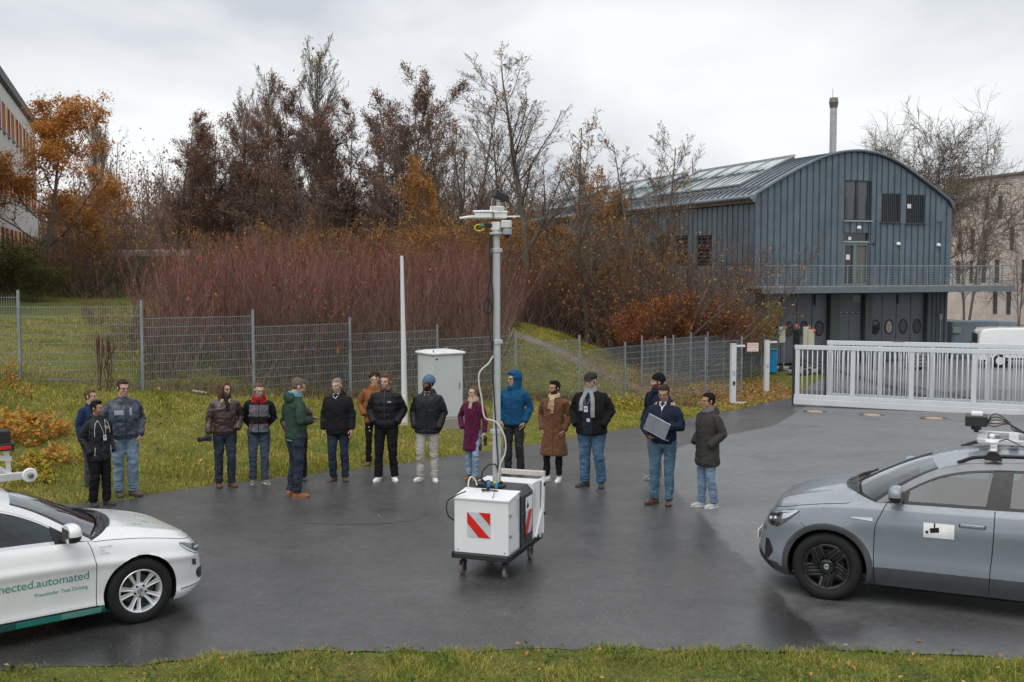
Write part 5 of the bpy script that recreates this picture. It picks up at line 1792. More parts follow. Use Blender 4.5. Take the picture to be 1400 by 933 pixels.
for (y0, y1) in ((3.4, 13.5), (15.0, 25.0), (26.5, 34.5)):
 sk = put('roof_light', None, hall, (0, 0, 0))
 s0, s1 = .085, .29
 c = [roofpt(s0, y0, .05), roofpt(s1, y0, .22), roofpt(s1, y1, .22), roofpt(s0, y1, .05)]
 c2 = [roofpt(s0, y0, -.1), roofpt(s1, y0, -.1), roofpt(s1, y1, -.1), roofpt(s0, y1, -.1)]
 MB().add(c + c2, [[0, 1, 2, 3], [0, 4, 5, 1], [1, 5, 6, 2], [2, 6, 7, 3], [3, 7, 4, 0]]).build('upstand', zinc2, sk, smooth=False)
 nb = 5
 for k in range(nb):
  for j in range(2):
   ya_, yb_ = y0 + .15 + (y1 - y0 - .3) * k / nb, y0 + .05 + (y1 - y0 - .3) * (k + 1) / nb
   lo_, hi_ = (.06 + j * .5), (.44 + j * .5)
   cA, cB = np.array(c[0]), np.array(c[1])
   def q(f, y):
    p_ = cA + (cB - cA) * f
    return (p_[0] - .012, y, p_[2] + .035)
   MB().add([q(lo_, ya_), q(hi_, ya_), q(hi_, yb_), q(lo_, yb_)], [[0, 1, 2, 3]]).build('pane', skyg, sk, smooth=False)
 mb = MB()
 for y_ in np.linspace(y0, y1, 6):
  mb.bar(np.array(c[0]) * [1, 0, 1] + [0, y_, .06], np.array(c[1]) * [1, 0, 1] + [0, y_, .06], .10, .08)
 mb.bar(np.array(c[1]) + [0, 0, .06], np.array(c[2]) + [0, 0, .06], .14, .08)
 mb.bar(np.array(c[0]) + [0, 0, .06], np.array(c[3]) + [0, 0, .06], .12, .08)
 mb.build('glazing_bars', mat('alu_bar', (.45, .47, .48), .35, .6), sk, smooth=False)
mb = MB()
for k in range(72):
 p_ = roofpt(.045, k * .5 + .2, .0)
 mb.box(np.array(p_) + [0, 0, .08], (.03, .03, .18))
for up_ in (.09, .15):
 mb.bar(roofpt(.045, .1, up_), roofpt(.045, BL - .2, up_), .03, .03)
mb.build('snow_guard', galv, hall, smooth=False)
pane_m = mat('window_reflective', (.045, .05, .06), .05, spec=1.0)
def frame_box(mb, o, y, w_, d_):
 a, b, lo_, hi_ = o
 mb.box((a + w_ / 2, y, (lo_ + hi_) / 2), (w_, d_, hi_ - lo_))
 mb.box((b - w_ / 2, y, (lo_ + hi_) / 2), (w_, d_, hi_ - lo_))
 mb.box(((a + b) / 2, y, hi_ - w_ / 2), (b - a - 2 * w_, d_, w_))
 mb.box(((a + b) / 2, y, lo_ + w_ / 2), (b - a - 2 * w_, d_, w_))
wf = put('window', None, hall, (0, 0, 0))
mb = MB()
frame_box(mb, O_big, .07, .07, .1)
a, b, lo_, hi_ = O_big
m1 = a + (b - a) * .47
mb.box((m1, .07, (lo_ + hi_) / 2), (.12, .1, hi_ - lo_ - .14))
mb.box((a + (b - a) * .90, .07, (lo_ + hi_) / 2), (.06, .1, hi_ - lo_ - .14))
mb.build('frame', hall_dk, wf, smooth=False)
for x0_, x1_ in ((a + .07, m1 - .06), (m1 + .06, a + (b - a) * .89)):
 MB().box(((x0_ + x1_) / 2, .09, (lo_ + hi_) / 2), (x1_ - x0_, .02, hi_ - lo_ - .14)).build('pane', pane_m, wf, smooth=False)
MB().box(((a + b) / 2, -.03, lo_ - .03), (b - a + .1, .16, .07), bev=.01).build('sill', mat('sill_alu', (.40, .41, .42), .4, .5), wf)
for x_ in (a + .10, m1, a + (b - a) * .90):
 mb = MB()
 for k in range(9):
  mb.box((x_, -.01, lo_ + .1 + k * .13), (.22, .02, .05))
 mb.build('grille_bars', hall_dk, wf, smooth=False)
for o in (O_l, O_r):
 wf = put('window', None, hall, (0, 0, 0))
 mb = MB()
 frame_box(mb, o, .05, .06, .1)
 mb.build('frame', hall_dk, wf, smooth=False)
 MB().box(((o[0] + o[1]) / 2, .10, (o[2] + o[3]) / 2), (o[1] - o[0] - .1, .02, o[3] - o[2] - .1)).build('pane', mat('dark_pane', (.03, .033, .036), .12, spec=.8), wf, smooth=False)
 for k in range(9):
  x_ = o[0] + .06 + (o[1] - o[0] - .12) * (k + .5) / 9
  MB().box((x_, .0, (o[2] + o[3]) / 2), (.035, .05, o[3] - o[2] - .08)).build('bar', hall_dk, wf, smooth=False)
 MB().box(((o[0] + o[1]) / 2, -.03, o[2] - .03), (o[1] - o[0] + .1, .16, .06), bev=.01).build('sill', hall_dk, wf)
 if o is O_r:
  MB().box((o[0] + .17, -.035, o[3] - .62), (.24, .02, .22)).build('notice', mat('paper', (.75, .75, .73), .6), wf, smooth=False)
dr = put('door', None, hall, (0, 0, 0))
a, b, lo_, hi_ = O_d
zt1, zt2 = gz(1150, 560 / 5.486 + 230), gz(1150, 552 / 5.486 + 230)
fr_m = mat('door_frame', (.17, .21, .23), .4, .3)
mb = MB()
mb.box((a + .05, .05, (lo_ + zt1) / 2), (.10, .10, zt1 - lo_))
mb.box((b - .05, .05, (lo_ + zt1) / 2), (.10, .10, zt1 - lo_))
mb.box((a + (b - a) * .47, .05, (lo_ + zt1) / 2), (.20, .10, zt1 - lo_))
mb.box(((a + b) / 2, .05, zt1 - .07), (b - a, .104, .14))
mb.box(((a + b) / 2, .05, lo_ + .05), (b - a, .104, .10))
mb.build('frame', fr_m, dr, smooth=False)
MB().box((a + (b - a) * .25, .09, (lo_ + zt1) / 2), ((b - a) * .42, .02, zt1 - lo_)).build('pane', mat('dark_pane', (.03, .033, .036), .12, spec=.8), dr, smooth=False)
MB().box((a + (b - a) * .72, .08, (lo_ + zt1) / 2), ((b - a) * .42, .02, zt1 - lo_)).build('pane', mat('curtain_pane', (.13, .13, .105), .3), dr, smooth=False)
MB().box(((a + b) / 2, .10, (zt1 + hi_) / 2), (b - a, .02, hi_ - zt1)).build('pane', mat('dark_pane', (.03, .033, .036), .12, spec=.8), dr, smooth=False)
MB().box(((a + b) / 2, -.0, zt1 + .04), (b - a + .04, .14, .08), bev=.01).build('transom', mat('sill_alu', (.40, .41, .42), .4, .5), dr)
MB().box((a + (b - a) * .22, .06, zt1 - .75), (.24, .02, .26)).build('notice', mat('paper', (.75, .75, .73), .6), dr, smooth=False)
MB().box((a + (b - a) * .28, .06, zt1 + .22), (.17, .02, .16)).build('notice', mat('paper', (.75, .75, .73), .6), dr, smooth=False)
for cx_2, cy_2 in ((170, 452), (466, 572), (766, 580)):
 px_, py_ = gx3(cx_2, cy_2)
 MB().ell((gpx(px_), -.08, gz(px_, py_)), (.13, .11, .11), nu=16, nv=10, zmin=-.6).build('wall_lamp', white_plastic, hall)
MB().ell((gpx(1192), -.06, gz(1192, 334)), (.06, .06, .06)).build('wall_fitting', black_m, hall)
MB().box((gpx(1281), -.03, gz(1281, 291)), (.5, .05, 1.0)).build('vent_panel', zinc, hall, smooth=False)
xl, xr2 = -.55, gpx(1356)
bd_ = -1.55
slab_m = mat('slab_steel', (.16, .185, .20), .5, .3)
MB().box(((xl + xr2) / 2, (bd_ + 0) / 2 - .03, zS - .06), (xr2 - xl, -bd_, .12), bev=.01).build('balcony_deck', mat('deck', (.24, .23, .22), .7), hall)
MB().box(((xl + xr2) / 2, bd_ - .03, zS - .19), (xr2 - xl + .05, .06, .30), bev=.006).build('balcony_fascia', slab_m, hall)
for x_ in np.arange(xl + .2, xr2, 1.2):
 MB().box((x_, bd_ / 2, zS - .24), (.08, -bd_ - .1, .22)).build('bracket', hall_dk, hall, smooth=False)
rail = put('balcony_rail', None, hall, (0, 0, 0))
npst = 20
for x_ in np.linspace(xl + .04, xr2 - .04, npst):
 MB().box((x_, bd_ - .02, zS + .5), (.045, .05, 1.0)).build('rail_post', galv, rail, smooth=False)
for x_ in (xl + .04, xr2 - .04):
 MB().bar((x_, bd_, zS + 1.02), (x_, -.05, zS + 1.02), .06, .04).build('handrail', galv, rail, smooth=False)
MB().bar((xl, bd_ - .02, zS + 1.02), (xr2, bd_ - .02, zS + 1.02), .06, .05).build('handrail', galv, rail, smooth=False)
for k in range(7):
 z_ = zS + .12 + k * .125
 MB().bar((xl, bd_ - .02, z_), (xr2, bd_ - .02, z_), .012, .012).build('rail_wire', galv, rail, smooth=False)
 MB().bar((xr2 - .04, bd_, z_), (xr2 - .04, 0, z_), .012, .012).build('rail_wire', galv, rail, smooth=False)
 MB().bar((xl + .04, bd_, z_), (xl + .04, 0, z_), .012, .012).build('rail_wire', galv, rail, smooth=False)
rec = .42
door_m = mat('folding_door', (.115, .13, .15), .45, .2, var=.1)
wall_g = mat('ground_wall', (.075, .09, .09), .6, .1)
def lx(cx):
 return gpx(cx / 2.5214 + 980)
MB().box((BW / 2, rec + .2, zSb / 2 - .2), (BW - .1, .1, zSb + .4)).build('ground_wall', wall_g, hall, smooth=False)
MB().box((BW / 2, rec / 2 + .02, zSb - .05), (BW - .1, rec, .1)).build('soffit', hall_dk, hall, smooth=False)
for c0, c1 in ((128, 180), (395, 428), (515, 540), (730, 796)):
 a, b = lx(c0), lx(c1)
 MB().box(((a + b) / 2, .22, zSb / 2 - .15), (b - a, .36, zSb + .3), bev=.02).build('column', wall_g, hall)
for k in range(4):
 MB().bar((lx(745 + k * 14), .02, 0), (lx(745 + k * 14), .02, zSb - .02), .03, .03).build('column_rib', hall_dk, hall, smooth=False)
def leaf(a, b, porthole=None, zl=.02):
 lf = put('folding_door', None, hall, (0, 0, 0))
 MB().box(((a + b) / 2, .34, zSb / 2), (b - a - .03, .06, zSb - zl - .06), bev=.008).build('door_leaf', door_m, lf)
 if porthole is not None:
  xc = (a + b) / 2
  zc = gz(xc * 0 + 1175, 448.5)
  aa = np.linspace(0, 2 * PI, 25)[:-1]
  MB().tube(np.stack([xc + .245 * np.cos(aa), 0 * aa + .30, zc + .37 * np.sin(aa)], 1), .035, 6, closed=True, up=(0, 1, 0)).build('porthole_rim', black_m, lf)
  v = np.stack([xc + .24 * np.cos(aa), 0 * aa + .302, zc + .36 * np.sin(aa)], 1)
  MB().add(v, [list(range(24))]).build('porthole_pane', porthole, lf, smooth=False)
ph_d = mat('porthole_dark', (.03, .035, .045), .08, spec=.9)
ph_l = mat('porthole_lit', (.33, .27, .24), .3)
for c0, c1 in ((182, 234), (234, 288), (288, 341), (341, 393)):
 leaf(lx(c0), lx(c1), ph_d)
for k, (c0, c1) in enumerate(((540, 584), (584, 633), (633, 682), (682, 728))):
 leaf(lx(c0), lx(c1), ph_l if k == 1 else ph_d)
zmid = gz(1170, 429)
for a, b in ((lx(430), lx(470)), (lx(470), lx(512))):
 MB().box(((a + b) / 2, .34, zmid / 2), (b - a - .02, .06, zmid), bev=.006).build('entrance_leaf', door_m, hall)
MB().box(((lx(430) + lx(512)) / 2, .37, (zmid + zSb) / 2), (lx(512) - lx(430), .06, zSb - zmid - .04)).build('entrance_panel', mat('entrance_grey', (.11, .12, .12), .5), hall, smooth=False)
MB().box((lx(494), .32, zSb - .35), (.55, .03, .40)).build('notice_panel', mat('notice_grey', (.20, .22, .23), .5), hall, smooth=False)
mb = MB()
for k in range(4):
 mb.box((lx(440 + k * 20), .30, zmid + .05), (.2, .05, .05))
mb.build('door_track', galv, hall, smooth=False)
for cx in (234, 349, 636):
 MB().box((lx(cx), .25, zSb - .4), (.06, .06, .55), bev=.01).build('door_bolt', black_m, hall)
MB().box((lx(772), -.0, 2.3), (.22, .14, .34), bev=.02).build('alarm_box', mat('alarm_grey', (.25, .24, .25), .5), hall)
MB().bar((lx(772), -.0, 0.1), (lx(772), -.0, 2.15), .05, .05).build('conduit', galv, hall, smooth=False)
ch = put('chimney', None, hall, (0, 0, 0))
kx = (1134.5 - 700) / F
chy = 7.0
o2 = B0 + sdir * chy
chx = (kx * o2[1] - o2[0]) / (gdir[0] - kx * gdir[1])
dch = (o2 + gdir * chx)[1]
zc0, zc1 = float(ztop(chx)) - .3, CAMH + (365 - 138) / F * dch - HBZ
steel = mat('steel_pipe', (.42, .43, .45), .3, .8, var=.1)
MB().cyl((chx, chy, (zc0 + zc1 - .35) / 2), .20, zc1 - .35 - zc0, 20).build('pipe', steel, ch)
MB().cyl((chx, chy, zc1 - .42), .215, .30, 20, r2=.27).cyl((chx, chy, zc1 - .12), .27, .30, 20, r2=.24, bev=.02).build('cowl', mat('steel_brown', (.22, .19, .17), .35, .7), ch)
for z_ in np.arange(zc0 + .5, zc1 - .6, .55):
 MB().cyl((chx, chy, z_), .212, .04, 20).build('joint_ring', steel, ch)
MB().box((chx - .3, chy - .2, zc0 + .6), (.30, .3, 1.1), bev=.02).build('chimney_base', zinc2, ch)
MB().bar((chx - .08, chy, zc1), (chx - .08, chy, zc1 + .55), .02, .02).build('lightning_rod', galv, ch)
# ==== PALE STONE BUILDING AT THE RIGHT
stone_m = mat('pale_stone', (.66, .56, .49), .85, var=.12, vscale=.35, bump=.2, bscale=8)
stone_n = mat('pale_stone_b', (.70, .61, .54), .85, var=.10, vscale=.5)
def px_at(px_, py_, d_):
 return np.array([(px_ - 700) / F * d_, d_, CAMH - (py_ - 365) / F * d_])
dR = 104.0
sb0 = px_at(1286, 458, dR + 3)
sb1 = px_at(1440, 458, dR - 12)
sdv = (sb1 - sb0)[:2]
sl_ = np.linalg.norm(sdv)
ang = math.atan2(sdv[1], sdv[0])
stb = thing('stone_building', 'pale pinkish stone building with tall narrow windows behind the hall', 'building', (sb0[0], sb0[1], -1.6), ang)
Ltot = 26.0
def swx(px_):
 k = (px_ - 700) / F
 e = sdv / sl_
 return (k * sb0[1] - sb0[0]) / (e[0] - k * e[1])
def swz(px_, py_):
 e = sdv / sl_
 return CAMH - (py_ - 365) / F * (sb0[1] + e[1] * swx(px_)) + 1.6
sz_top = swz(1300, 250)
wins = []
def cw_(c):
 return c / 3.59 + 1290
def ch_(r_):
 return r_ / 3.59 + 220
for (c0, c1, r0, r1) in ((186, 209, 180, 293), (250, 274, 176, 290), (120, 144, 338, 447), (181, 206, 336, 445), (312, 337, 330, 443), (60, 82, 344, 450), (179, 203, 490, 600), (243, 268, 487, 600), (54, 78, 494, 604), (120, 140, 492, 602),
        (239, 264, 643, 753), (304, 330, 643, 756), (176, 196, 793, 843), (239, 262, 796, 850), (52, 100, 788, 838), (304, 328, 796, 850), (375, 398, 180, 292), (374, 396, 486, 598)):
 xa_, xb_ = swx(cw_(c0)), swx(cw_(c1))
 wins.append((xa_, xb_, swz(cw_(c0), ch_(r1)), swz(cw_(c0), ch_(r0))))
MB().box((Ltot / 2, 6.2, sz_top / 2 - .2), (Ltot, 12, sz_top - .5)).build('wall', mat('stone_core', (.25, .21, .19), .9), stb, smooth=False)
nx_, nz_ = 34, 12
xs_e = np.linspace(0, Ltot, nx_ + 1)
zs_e = np.linspace(-.3, sz_top, nz_ + 1)
for i in range(nx_):
 for j in range(nz_):
  rects = [(xs_e[i], xs_e[i + 1], zs_e[j], zs_e[j + 1])]
  for w_ in wins:
   nr = []
   for (a, b, lo_, hi_) in rects:
    if w_[1] <= a or w_[0] >= b or w_[3] <= lo_ or w_[2] >= hi_:
     nr.append((a, b, lo_, hi_))
     continue
    if w_[0] > a:
     nr.append((a, w_[0], lo_, hi_))
    if w_[1] < b:
     nr.append((w_[1], b, lo_, hi_))
    aa, bb = max(a, w_[0]), min(b, w_[1])
    if w_[2] > lo_:
     nr.append((aa, bb, lo_, w_[2]))
    if w_[3] < hi_:
     nr.append((aa, bb, w_[3], hi_))
   rects = nr
  mb = MB()
  for (a, b, lo_, hi_) in rects:
   if b - a > .03 and hi_ - lo_ > .03:
    mb.box(((a + b) / 2, .08, (lo_ + hi_) / 2), (b - a - .012, .16, hi_ - lo_ - .012))
  if mb.v:
   mb.build('stone_slab', stone_m if rng.random() < .6 else stone_n, stb, smooth=False, loc=(0, rng.normal(0, .004), 0))
for (a, b, lo_, hi_) in wins:
 w_ = put('window', None, stb, (0, 0, 0))
 mb = MB()
 frame_box(mb, (a, b, lo_, hi_), .12, .06, .06)
 mb.box(((a + b) / 2, .12, lo_ + (hi_ - lo_) * .28), (b - a - .12, .05, .06))
 mb.build('frame', mat('win_frame_grey', (.14, .15, .16), .5), w_, smooth=False)
 MB().box(((a + b) / 2, .14, (lo_ + hi_) / 2), (b - a, .02, hi_ - lo_)).build('pane', mat('far_pane', (.07, .085, .095), .12, spec=.8), w_, smooth=False)
MB().box((Ltot / 2, 6, sz_top + .05), (Ltot + .4, 12.6, .2)).build('roof', mat('roof_brown', (.22, .17, .14), .8), stb, smooth=False)
# ==== WHITE OFFICE BLOCK AT THE LEFT EDGE
plaster = mat('white_plaster', (.62, .62, .60), .85, var=.05, vscale=.3)
A1 = np.array([(52 - 700) / F * 74, 74.0])
dL = np.array([math.sin(R(-18.9)), math.cos(R(-18.9))])
ang = math.atan2(-dL[1], -dL[0])
zgl = 1.8
ofb = thing('office_block', 'white plastered office block with red and yellow window panels at the left edge', 'building', (A1[0], A1[1], zgl), ang)
Ho = 16.2 - zgl + .0
Hc = CAMH + (365 - 168) / F * 74 - zgl - .62
LO = 42.0
rows_px = [(24, 155, 190)]
storey = 3.15
wz = [(Hc - 2.35 - k * storey, Hc - .85 - k * storey) for k in range(4) if Hc - 2.35 - k * storey > -.5]
redp = mat('panel_red', (.50, .07, .05), .5)
yelp = mat('panel_yellow', (.62, .36, .06), .5)
bays_ = []
x_ = 1.4
while x_ < LO - 2.5:
 bays_.append(x_)
 x_ += 2.15
fs = 1
MB().box((LO / 2, -fs * 6.15, Hc / 2), (LO, 12, Hc)).build('core', mat('dark_core', (.10, .10, .10), .9), ofb, smooth=False)
zed = [-.5] + [z for w_ in wz[::-1] for z in w_] + [Hc]
for i in range(0, len(zed), 2):
 lo_, hi_ = zed[i], zed[i + 1]
 MB().box((LO / 2, 0, (lo_ + hi_) / 2), (LO, .3, hi_ - lo_)).build('wall', plaster, ofb, smooth=False)
for (lo_, hi_) in wz:
 prev = 0.0
 for bx in bays_:
  MB().box(((prev + bx) / 2, 0, (lo_ + hi_) / 2), (bx - prev, .3, hi_ - lo_)).build('pier', plaster, ofb, smooth=False)
  w_ = put('window', None, ofb, (0, 0, 0))
  MB().box((bx + .60, -fs * .06, (lo_ + hi_) / 2), (1.0, .06, hi_ - lo_)).build('pane', mat('far_pane', (.07, .085, .095), .12, spec=.8), w_, smooth=False)
  MB().box((bx + .05, fs * .14, (lo_ + hi_) / 2), (.10, .10, hi_ - lo_)).build('panel', redp if int(bx / 2.15) % 2 else yelp, w_, smooth=False, label='red panel' if int(bx / 2.15) % 2 else 'yellow panel')
  MB().box((bx + 1.12, fs * .14, (lo_ + hi_) / 2), (.10, .10, hi_ - lo_)).build('panel', yelp if int(bx / 2.15) % 2 else redp, w_, smooth=False, label='yellow panel' if int(bx / 2.15) % 2 else 'red panel')
  MB().box((bx + .6, fs * .12, lo_ - .02), (1.2, .34, .06)).build('sill', galv, w_, smooth=False)
  prev = bx + 1.2
 MB().box(((prev + LO) / 2, 0, (lo_ + hi_) / 2), (LO - prev, .3, hi_ - lo_)).build('pier', plaster, ofb, smooth=False)
MB().box((LO / 2 - .1, -fs * 6.0, Hc + .31), (LO + .3, 12.7, .6), bev=.08).build('roof_edge', mat('roof_edge_dark', (.06, .065, .07), .6), ofb)
MB().box((LO / 2, fs * .2, .9), (LO - .4, .25, 2.2)).build('stone_plinth', mat('plinth', (.17, .15, .13), .9, bump=.4, bscale=6), ofb, smooth=False)
# ==== LOW FLAT ROOFED SHED BEHIND THE THICKET
q0, q1 = px_at(136, 351, 70), px_at(430, 352, 66)
sv_ = q1 - q0
shd = thing('low_shed', 'long low shed with a white flat roof edge behind the red thicket', 'shed', (q0[0], q0[1], 1.4), math.atan2(sv_[1], sv_[0]))
Ls = float(np.linalg.norm(sv_[:2]))
zt_ = q0[2] - 1.4
MB().box((Ls / 2, 3, zt_ / 2 - .2), (Ls - .6, 5, zt_)).build('wall', mat('shed_wall', (.14, .12, .11), .8), shd, smooth=False)
MB().box((Ls / 2, 2.6, zt_ + .18), (Ls, 6.4, .42), bev=.03).build('roof', mat('shed_white', (.66, .68, .70), .4), shd)
for k in range(7):
 w_ = put('window', None, shd, (0, 0, 0))
 MB().box((1.4 + k * Ls / 7.4, .47, zt_ * .55), (1.1, .05, .9)).build('pane', mat('far_pane', (.07, .085, .095), .12), w_, smooth=False)
 MB().box((1.4 + k * Ls / 7.4, .465, zt_ * .55 - .5), (1.2, .1, .06)).build('sill', galv, w_, smooth=False)
 MB().box((2.4 + k * Ls / 7.4, .3, zt_ / 2), (.12, .12, zt_)).build('support', galv, shd, smooth=False)
# ==== YARD OBJECTS BEHIND THE GATE
def yd(px_, py_):
 return on_road(px_, py_)
van_m = droplet_paint('van_white', (.74, .75, .75), .35)
def make_van(loc, rz):
 v_ = thing('white_van', 'white passenger van parked behind the gate beside the stone building', 'van', loc, rz)
 out_ = np.array([(-2.45, .38), (-2.50, .75), (-2.46, 1.25), (-2.36, 1.75), (-2.22, 1.90), (-1.5, 1.96), (0.2, 1.97), (1.05, 1.93), (1.25, 1.87), (1.72, 1.32), (1.84, 1.20), (2.25, 1.02), (2.42, .82), (2.45, .50), (2.40, .34)])
 def sec(z):
  return .95 * (1 - .02 * (abs(z - .8) < 0)) - .14 * max(0, z - 1.05) ** 1.2 - .03 * max(0, .5 - z)
 rows = []
 for yk in (-1, -.97, -.86, 0, .86, .97, 1):
  o_ = []
  for x, z in out_:
   s_ = 1 if abs(yk) < .9 else (.985 if abs(yk) < .99 else .95)
   o_.append((x * s_ , yk * sec(z), .38 + (z - .38) * (1 if abs(yk) < .9 else (.985 if abs(yk) < .99 else .95))))
  rows.append(o_)
 rows = np.array(rows)
 mb = MB().grid(rows, flip=True)
 for k in (0, -1):
  n = len(out_)
  base = rows[k]
  c_ = base.mean(0)
  mb.add(np.vstack([base, c_[None]]), [[i, (i + 1) % n, n] if k == -1 else [(i + 1) % n, i, n] for i in range(n)])
 mb.build('body', van_m, v_, angle=40)
 gl_ = mat('van_glass', (.03, .06, .05), .08, spec=.9)
 for sd in (1, -1):
  for (a, b) in ((-2.20, -1.05), (-.95, .15), (.25, 1.1)):
   z0_, z1_ = 1.12, 1.72
   b2 = b if b < 1 else 1.25
   bt = b if b < 1 else .95
   pts = [(a, z0_), (b2, z0_), (bt, z1_), (a + (.1 if a < -2 else 0), z1_)]
   P_ = [(x, sd * (sec(z) * .955 + .012), z) for x, z in pts]
   MB().add(P_ + [(x, y - sd * .03, z) for x, y, z in P_], [[0, 1, 2, 3], [4, 5, 6, 7], [0, 1, 5, 4], [1, 2, 6, 5], [2, 3, 7, 6], [3, 0, 4, 7]]).build('side_window', gl_, v_, smooth=False)
  for xw in (-1.45, 1.50):
   wh = put('wheel', None, v_, (xw, sd * .84, .33))
   MB().cyl((0, 0, 0), .33, .24, 28, 'y', bev=.03).build('tyre', tyre_m, wh)
   MB().cyl((0, sd * .115, 0), .20, .03, 20, 'y', bev=.008).build('rim', mat('alloy', (.6, .6, .62), .3, .8), wh)
   MB().cyl((xw, sd * .70, .34), .40, .46, 24, 'y').build('wheel_well', well_m, v_)
  MB().box((-2.47, sd * .83, 1.0), (.06, .14, .42), bev=.02).build('tail_lamp', mat('red_lamp', (.4, .02, .02), .2), v_)
  MB().box((2.33, sd * .68, .86), (.16, .34, .16), bev=.03).build('headlight', mat('lamp_silver', (.7, .72, .74), .2, .7), v_)
  MB().ell((1.25, sd * 1.02, 1.22), (.08, .10, .12)).build('wing_mirror', black_m, v_)
 MB().box((-2.47, 0, 1.42), (.03, 1.3, .5), bev=.02).build('rear_window', gl_, v_)
 MB().add([(1.30, -.78, 1.80), (1.30, .78, 1.80), (1.76, .80, 1.30), (1.76, -.80, 1.30)], [[0, 1, 2, 3]]).xf(T(.01, 0, .015)).build('windscreen', gl_, v_, smooth=False)
 for sd in (1, -1):
  MB().box((0, sd * .955, .45), (4.2, .02, .10)).build('sill', black_m, v_)
 return v_
vp = np.array(px_at(1350, 503, 54))
make_van((vp[0] + 2.3, vp[1] + .6, float(zroad(54.0))), R(-12))
ct = px_at(1300, 500, 60)
cbx = thing('grey_container', 'large grey steel equipment cabinet between the hall and the white van', 'container', (ct[0], ct[1], -1.38), R(-4))
MB().box((1.85, .8, 1.02), (3.5, 1.5, 2.0), bev=.03).build('cabinet_body', mat('container_grey', (.21, .26, .30), .5, .2), cbx)
for k in range(3):
 MB().box((.75 + k * 1.15, .035, 1.02), (1.08, .03, 1.75), bev=.008).build('door', mat('container_grey', (.21, .26, .30), .5, .2), cbx)
 MB().box((1.2 + k * 1.15, .0, 1.05), (.05, .04, .2), bev=.01).build('handle', black_m, cbx)
MB().box((.30, -.08, 1.55), (.45, .22, .32), bev=.02).build('meter_box', mat('meter_green', (.30, .34, .27), .5), cbx)
MB().box((1.55, -.0, .95), (.20, .02, .22)).build('hazard_label', mat('label_yellow', (.5, .42, .1), .5), cbx, smooth=False)
fan = thing('cooling_unit', 'dark louvred cooling unit at the right corner of the hall', 'air conditioner', (ct[0] - .55, ct[1] + .2, -1.38), 0)
MB().box((0, .3, 1.15), (.8, .6, 1.9), bev=.02).build('housing', hall_dk, fan)
for k in range(9):
 MB().box((0, -.02, .45 + k * .18), (.7, .05, .05), M=Rx(R(35))).build('louvre', black_m, fan, smooth=False)
def yard_pt(px_, d_):
 return np.array([(px_ - 700) / F * d_, d_, float(zroad(d_))])
tl_b = mat('signal_back', (.50, .49, .38), .6)
def signal(px_, ytop, ybot, d_, kind, label):
 p = yard_pt(px_, d_)
 s_ = thing('traffic_signal', label, 'traffic light', tuple(p), R(8 if kind == 'back' else -6), 'mobile traffic lights stored before the hall')
 z1 = CAMH - (ytop - 365) / F * d_ - p[2]
 z0 = CAMH - (ybot - 365) / F * d_ - p[2]
 MB().cyl((.12, .06, (z1 + .1) / 2), .035, z1 + .1, 12).build('mast', galv, s_)
 if kind == 'back':
  MB().box((0, 0, (z0 + z1) / 2), (.30, .10, z1 - z0), bev=.015).build('backing_board', tl_b, s_)
  MB().box((.14, -.02, z1 - .05), (.12, .12, .14), bev=.02).build('warning_lamp', mat('amber', (.6, .14, .03), .3), s_)
 else:
  MB().box((0, 0, (z0 + z1) / 2), (.30, .22, z1 - z0), bev=.03).build('housing', black_m, s_)
  for k in range(3):
   zc = z1 - (k + .5) * (z1 - z0) / 3
   MB().cyl((0, -.14, zc), .10, .12, 18, 'y').build('hood', gloss_black, s_)
   MB().ell((0, -.16, zc), (.085, .03, .085)).build('lens', mat('lens_dark', (.10, .02, .02) if k == 0 else (.08, .06, .01) if k == 1 else (.01, .06, .03), .15), s_)
  MB().box((-.02, 0, z1 + .10), (.14, .14, .16), bev=.02).build('warning_lamp', mat('amber', (.6, .14, .03), .3), s_)
 MB().box((.1, .1, .10), (.9, .6, .16), bev=.03).build('ballast_block', mat('ballast', (.30, .29, .28), .8), s_)
 for q in (-.25, .25):
  MB().box((.1 + q, -.32, .14), (.18, .14, .24), bev=.02).build('ballast_weight', mat('rubber_dark', (.05, .05, .055), .8), s_)
signal(1070, 447, 469, 52, 'back', 'leftmost stored signal seen from behind, cream board on a pole')
signal(1090, 449, 476, 50, 'front', 'black three lens traffic light with an orange lamp on top')
signal(1103, 447, 473, 51.5, 'back', 'cream backed signal just right of the black traffic light')
signal(1109.5, 451, 476, 50.5, 'back', 'rightmost stored signal, cream board standing lowest')
bp = yard_pt(1055, 50.5)
bb = thing('blue_bin', 'bright blue plastic bin beside the farther white gate post', 'bin', tuple(bp))
MB().box((0, 0, .55), (.50, .5, 1.05), bev=.05).build('bin_body', mat('bin_blue', (.01, .25, .55), .4), bb)
MB().box((0, 0, 1.11), (.54, .54, .07), bev=.03).build('bin_lid', mat('bin_blue', (.01, .25, .55), .4), bb)
bp = yard_pt(1203, 53)
br = thing('metal_barrel', 'grey ribbed metal barrel standing before the round windowed doors', 'barrel', tuple(bp))
mb = MB().cyl((0, 0, .45), .29, .88, 24, bev=.02)
for z_ in (.22, .45, .68):
 mb.cyl((0, 0, z_), .302, .04, 24, bev=.01)
mb.build('drum', mat('barrel_grey', (.13, .16, .18), .45, .4), br)
MB().cyl((0, 0, .90), .28, .02, 24).build('drum_lid', galv, br)
bp = yard_pt(1253, 53)
stn = thing('slab_stack', 'stack of grey concrete slabs before the right hand hall doors', 'slab stack', tuple(bp))
for k in range(4):
 MB().box((rng.normal(0, .04), 0, .2 + k * .17), (1.0 - .04 * k, .7, .14), rz=rng.normal(0, .04), bev=.01).build('slab', mat('slab_grey', (.20, .20, .19), .9), stn)
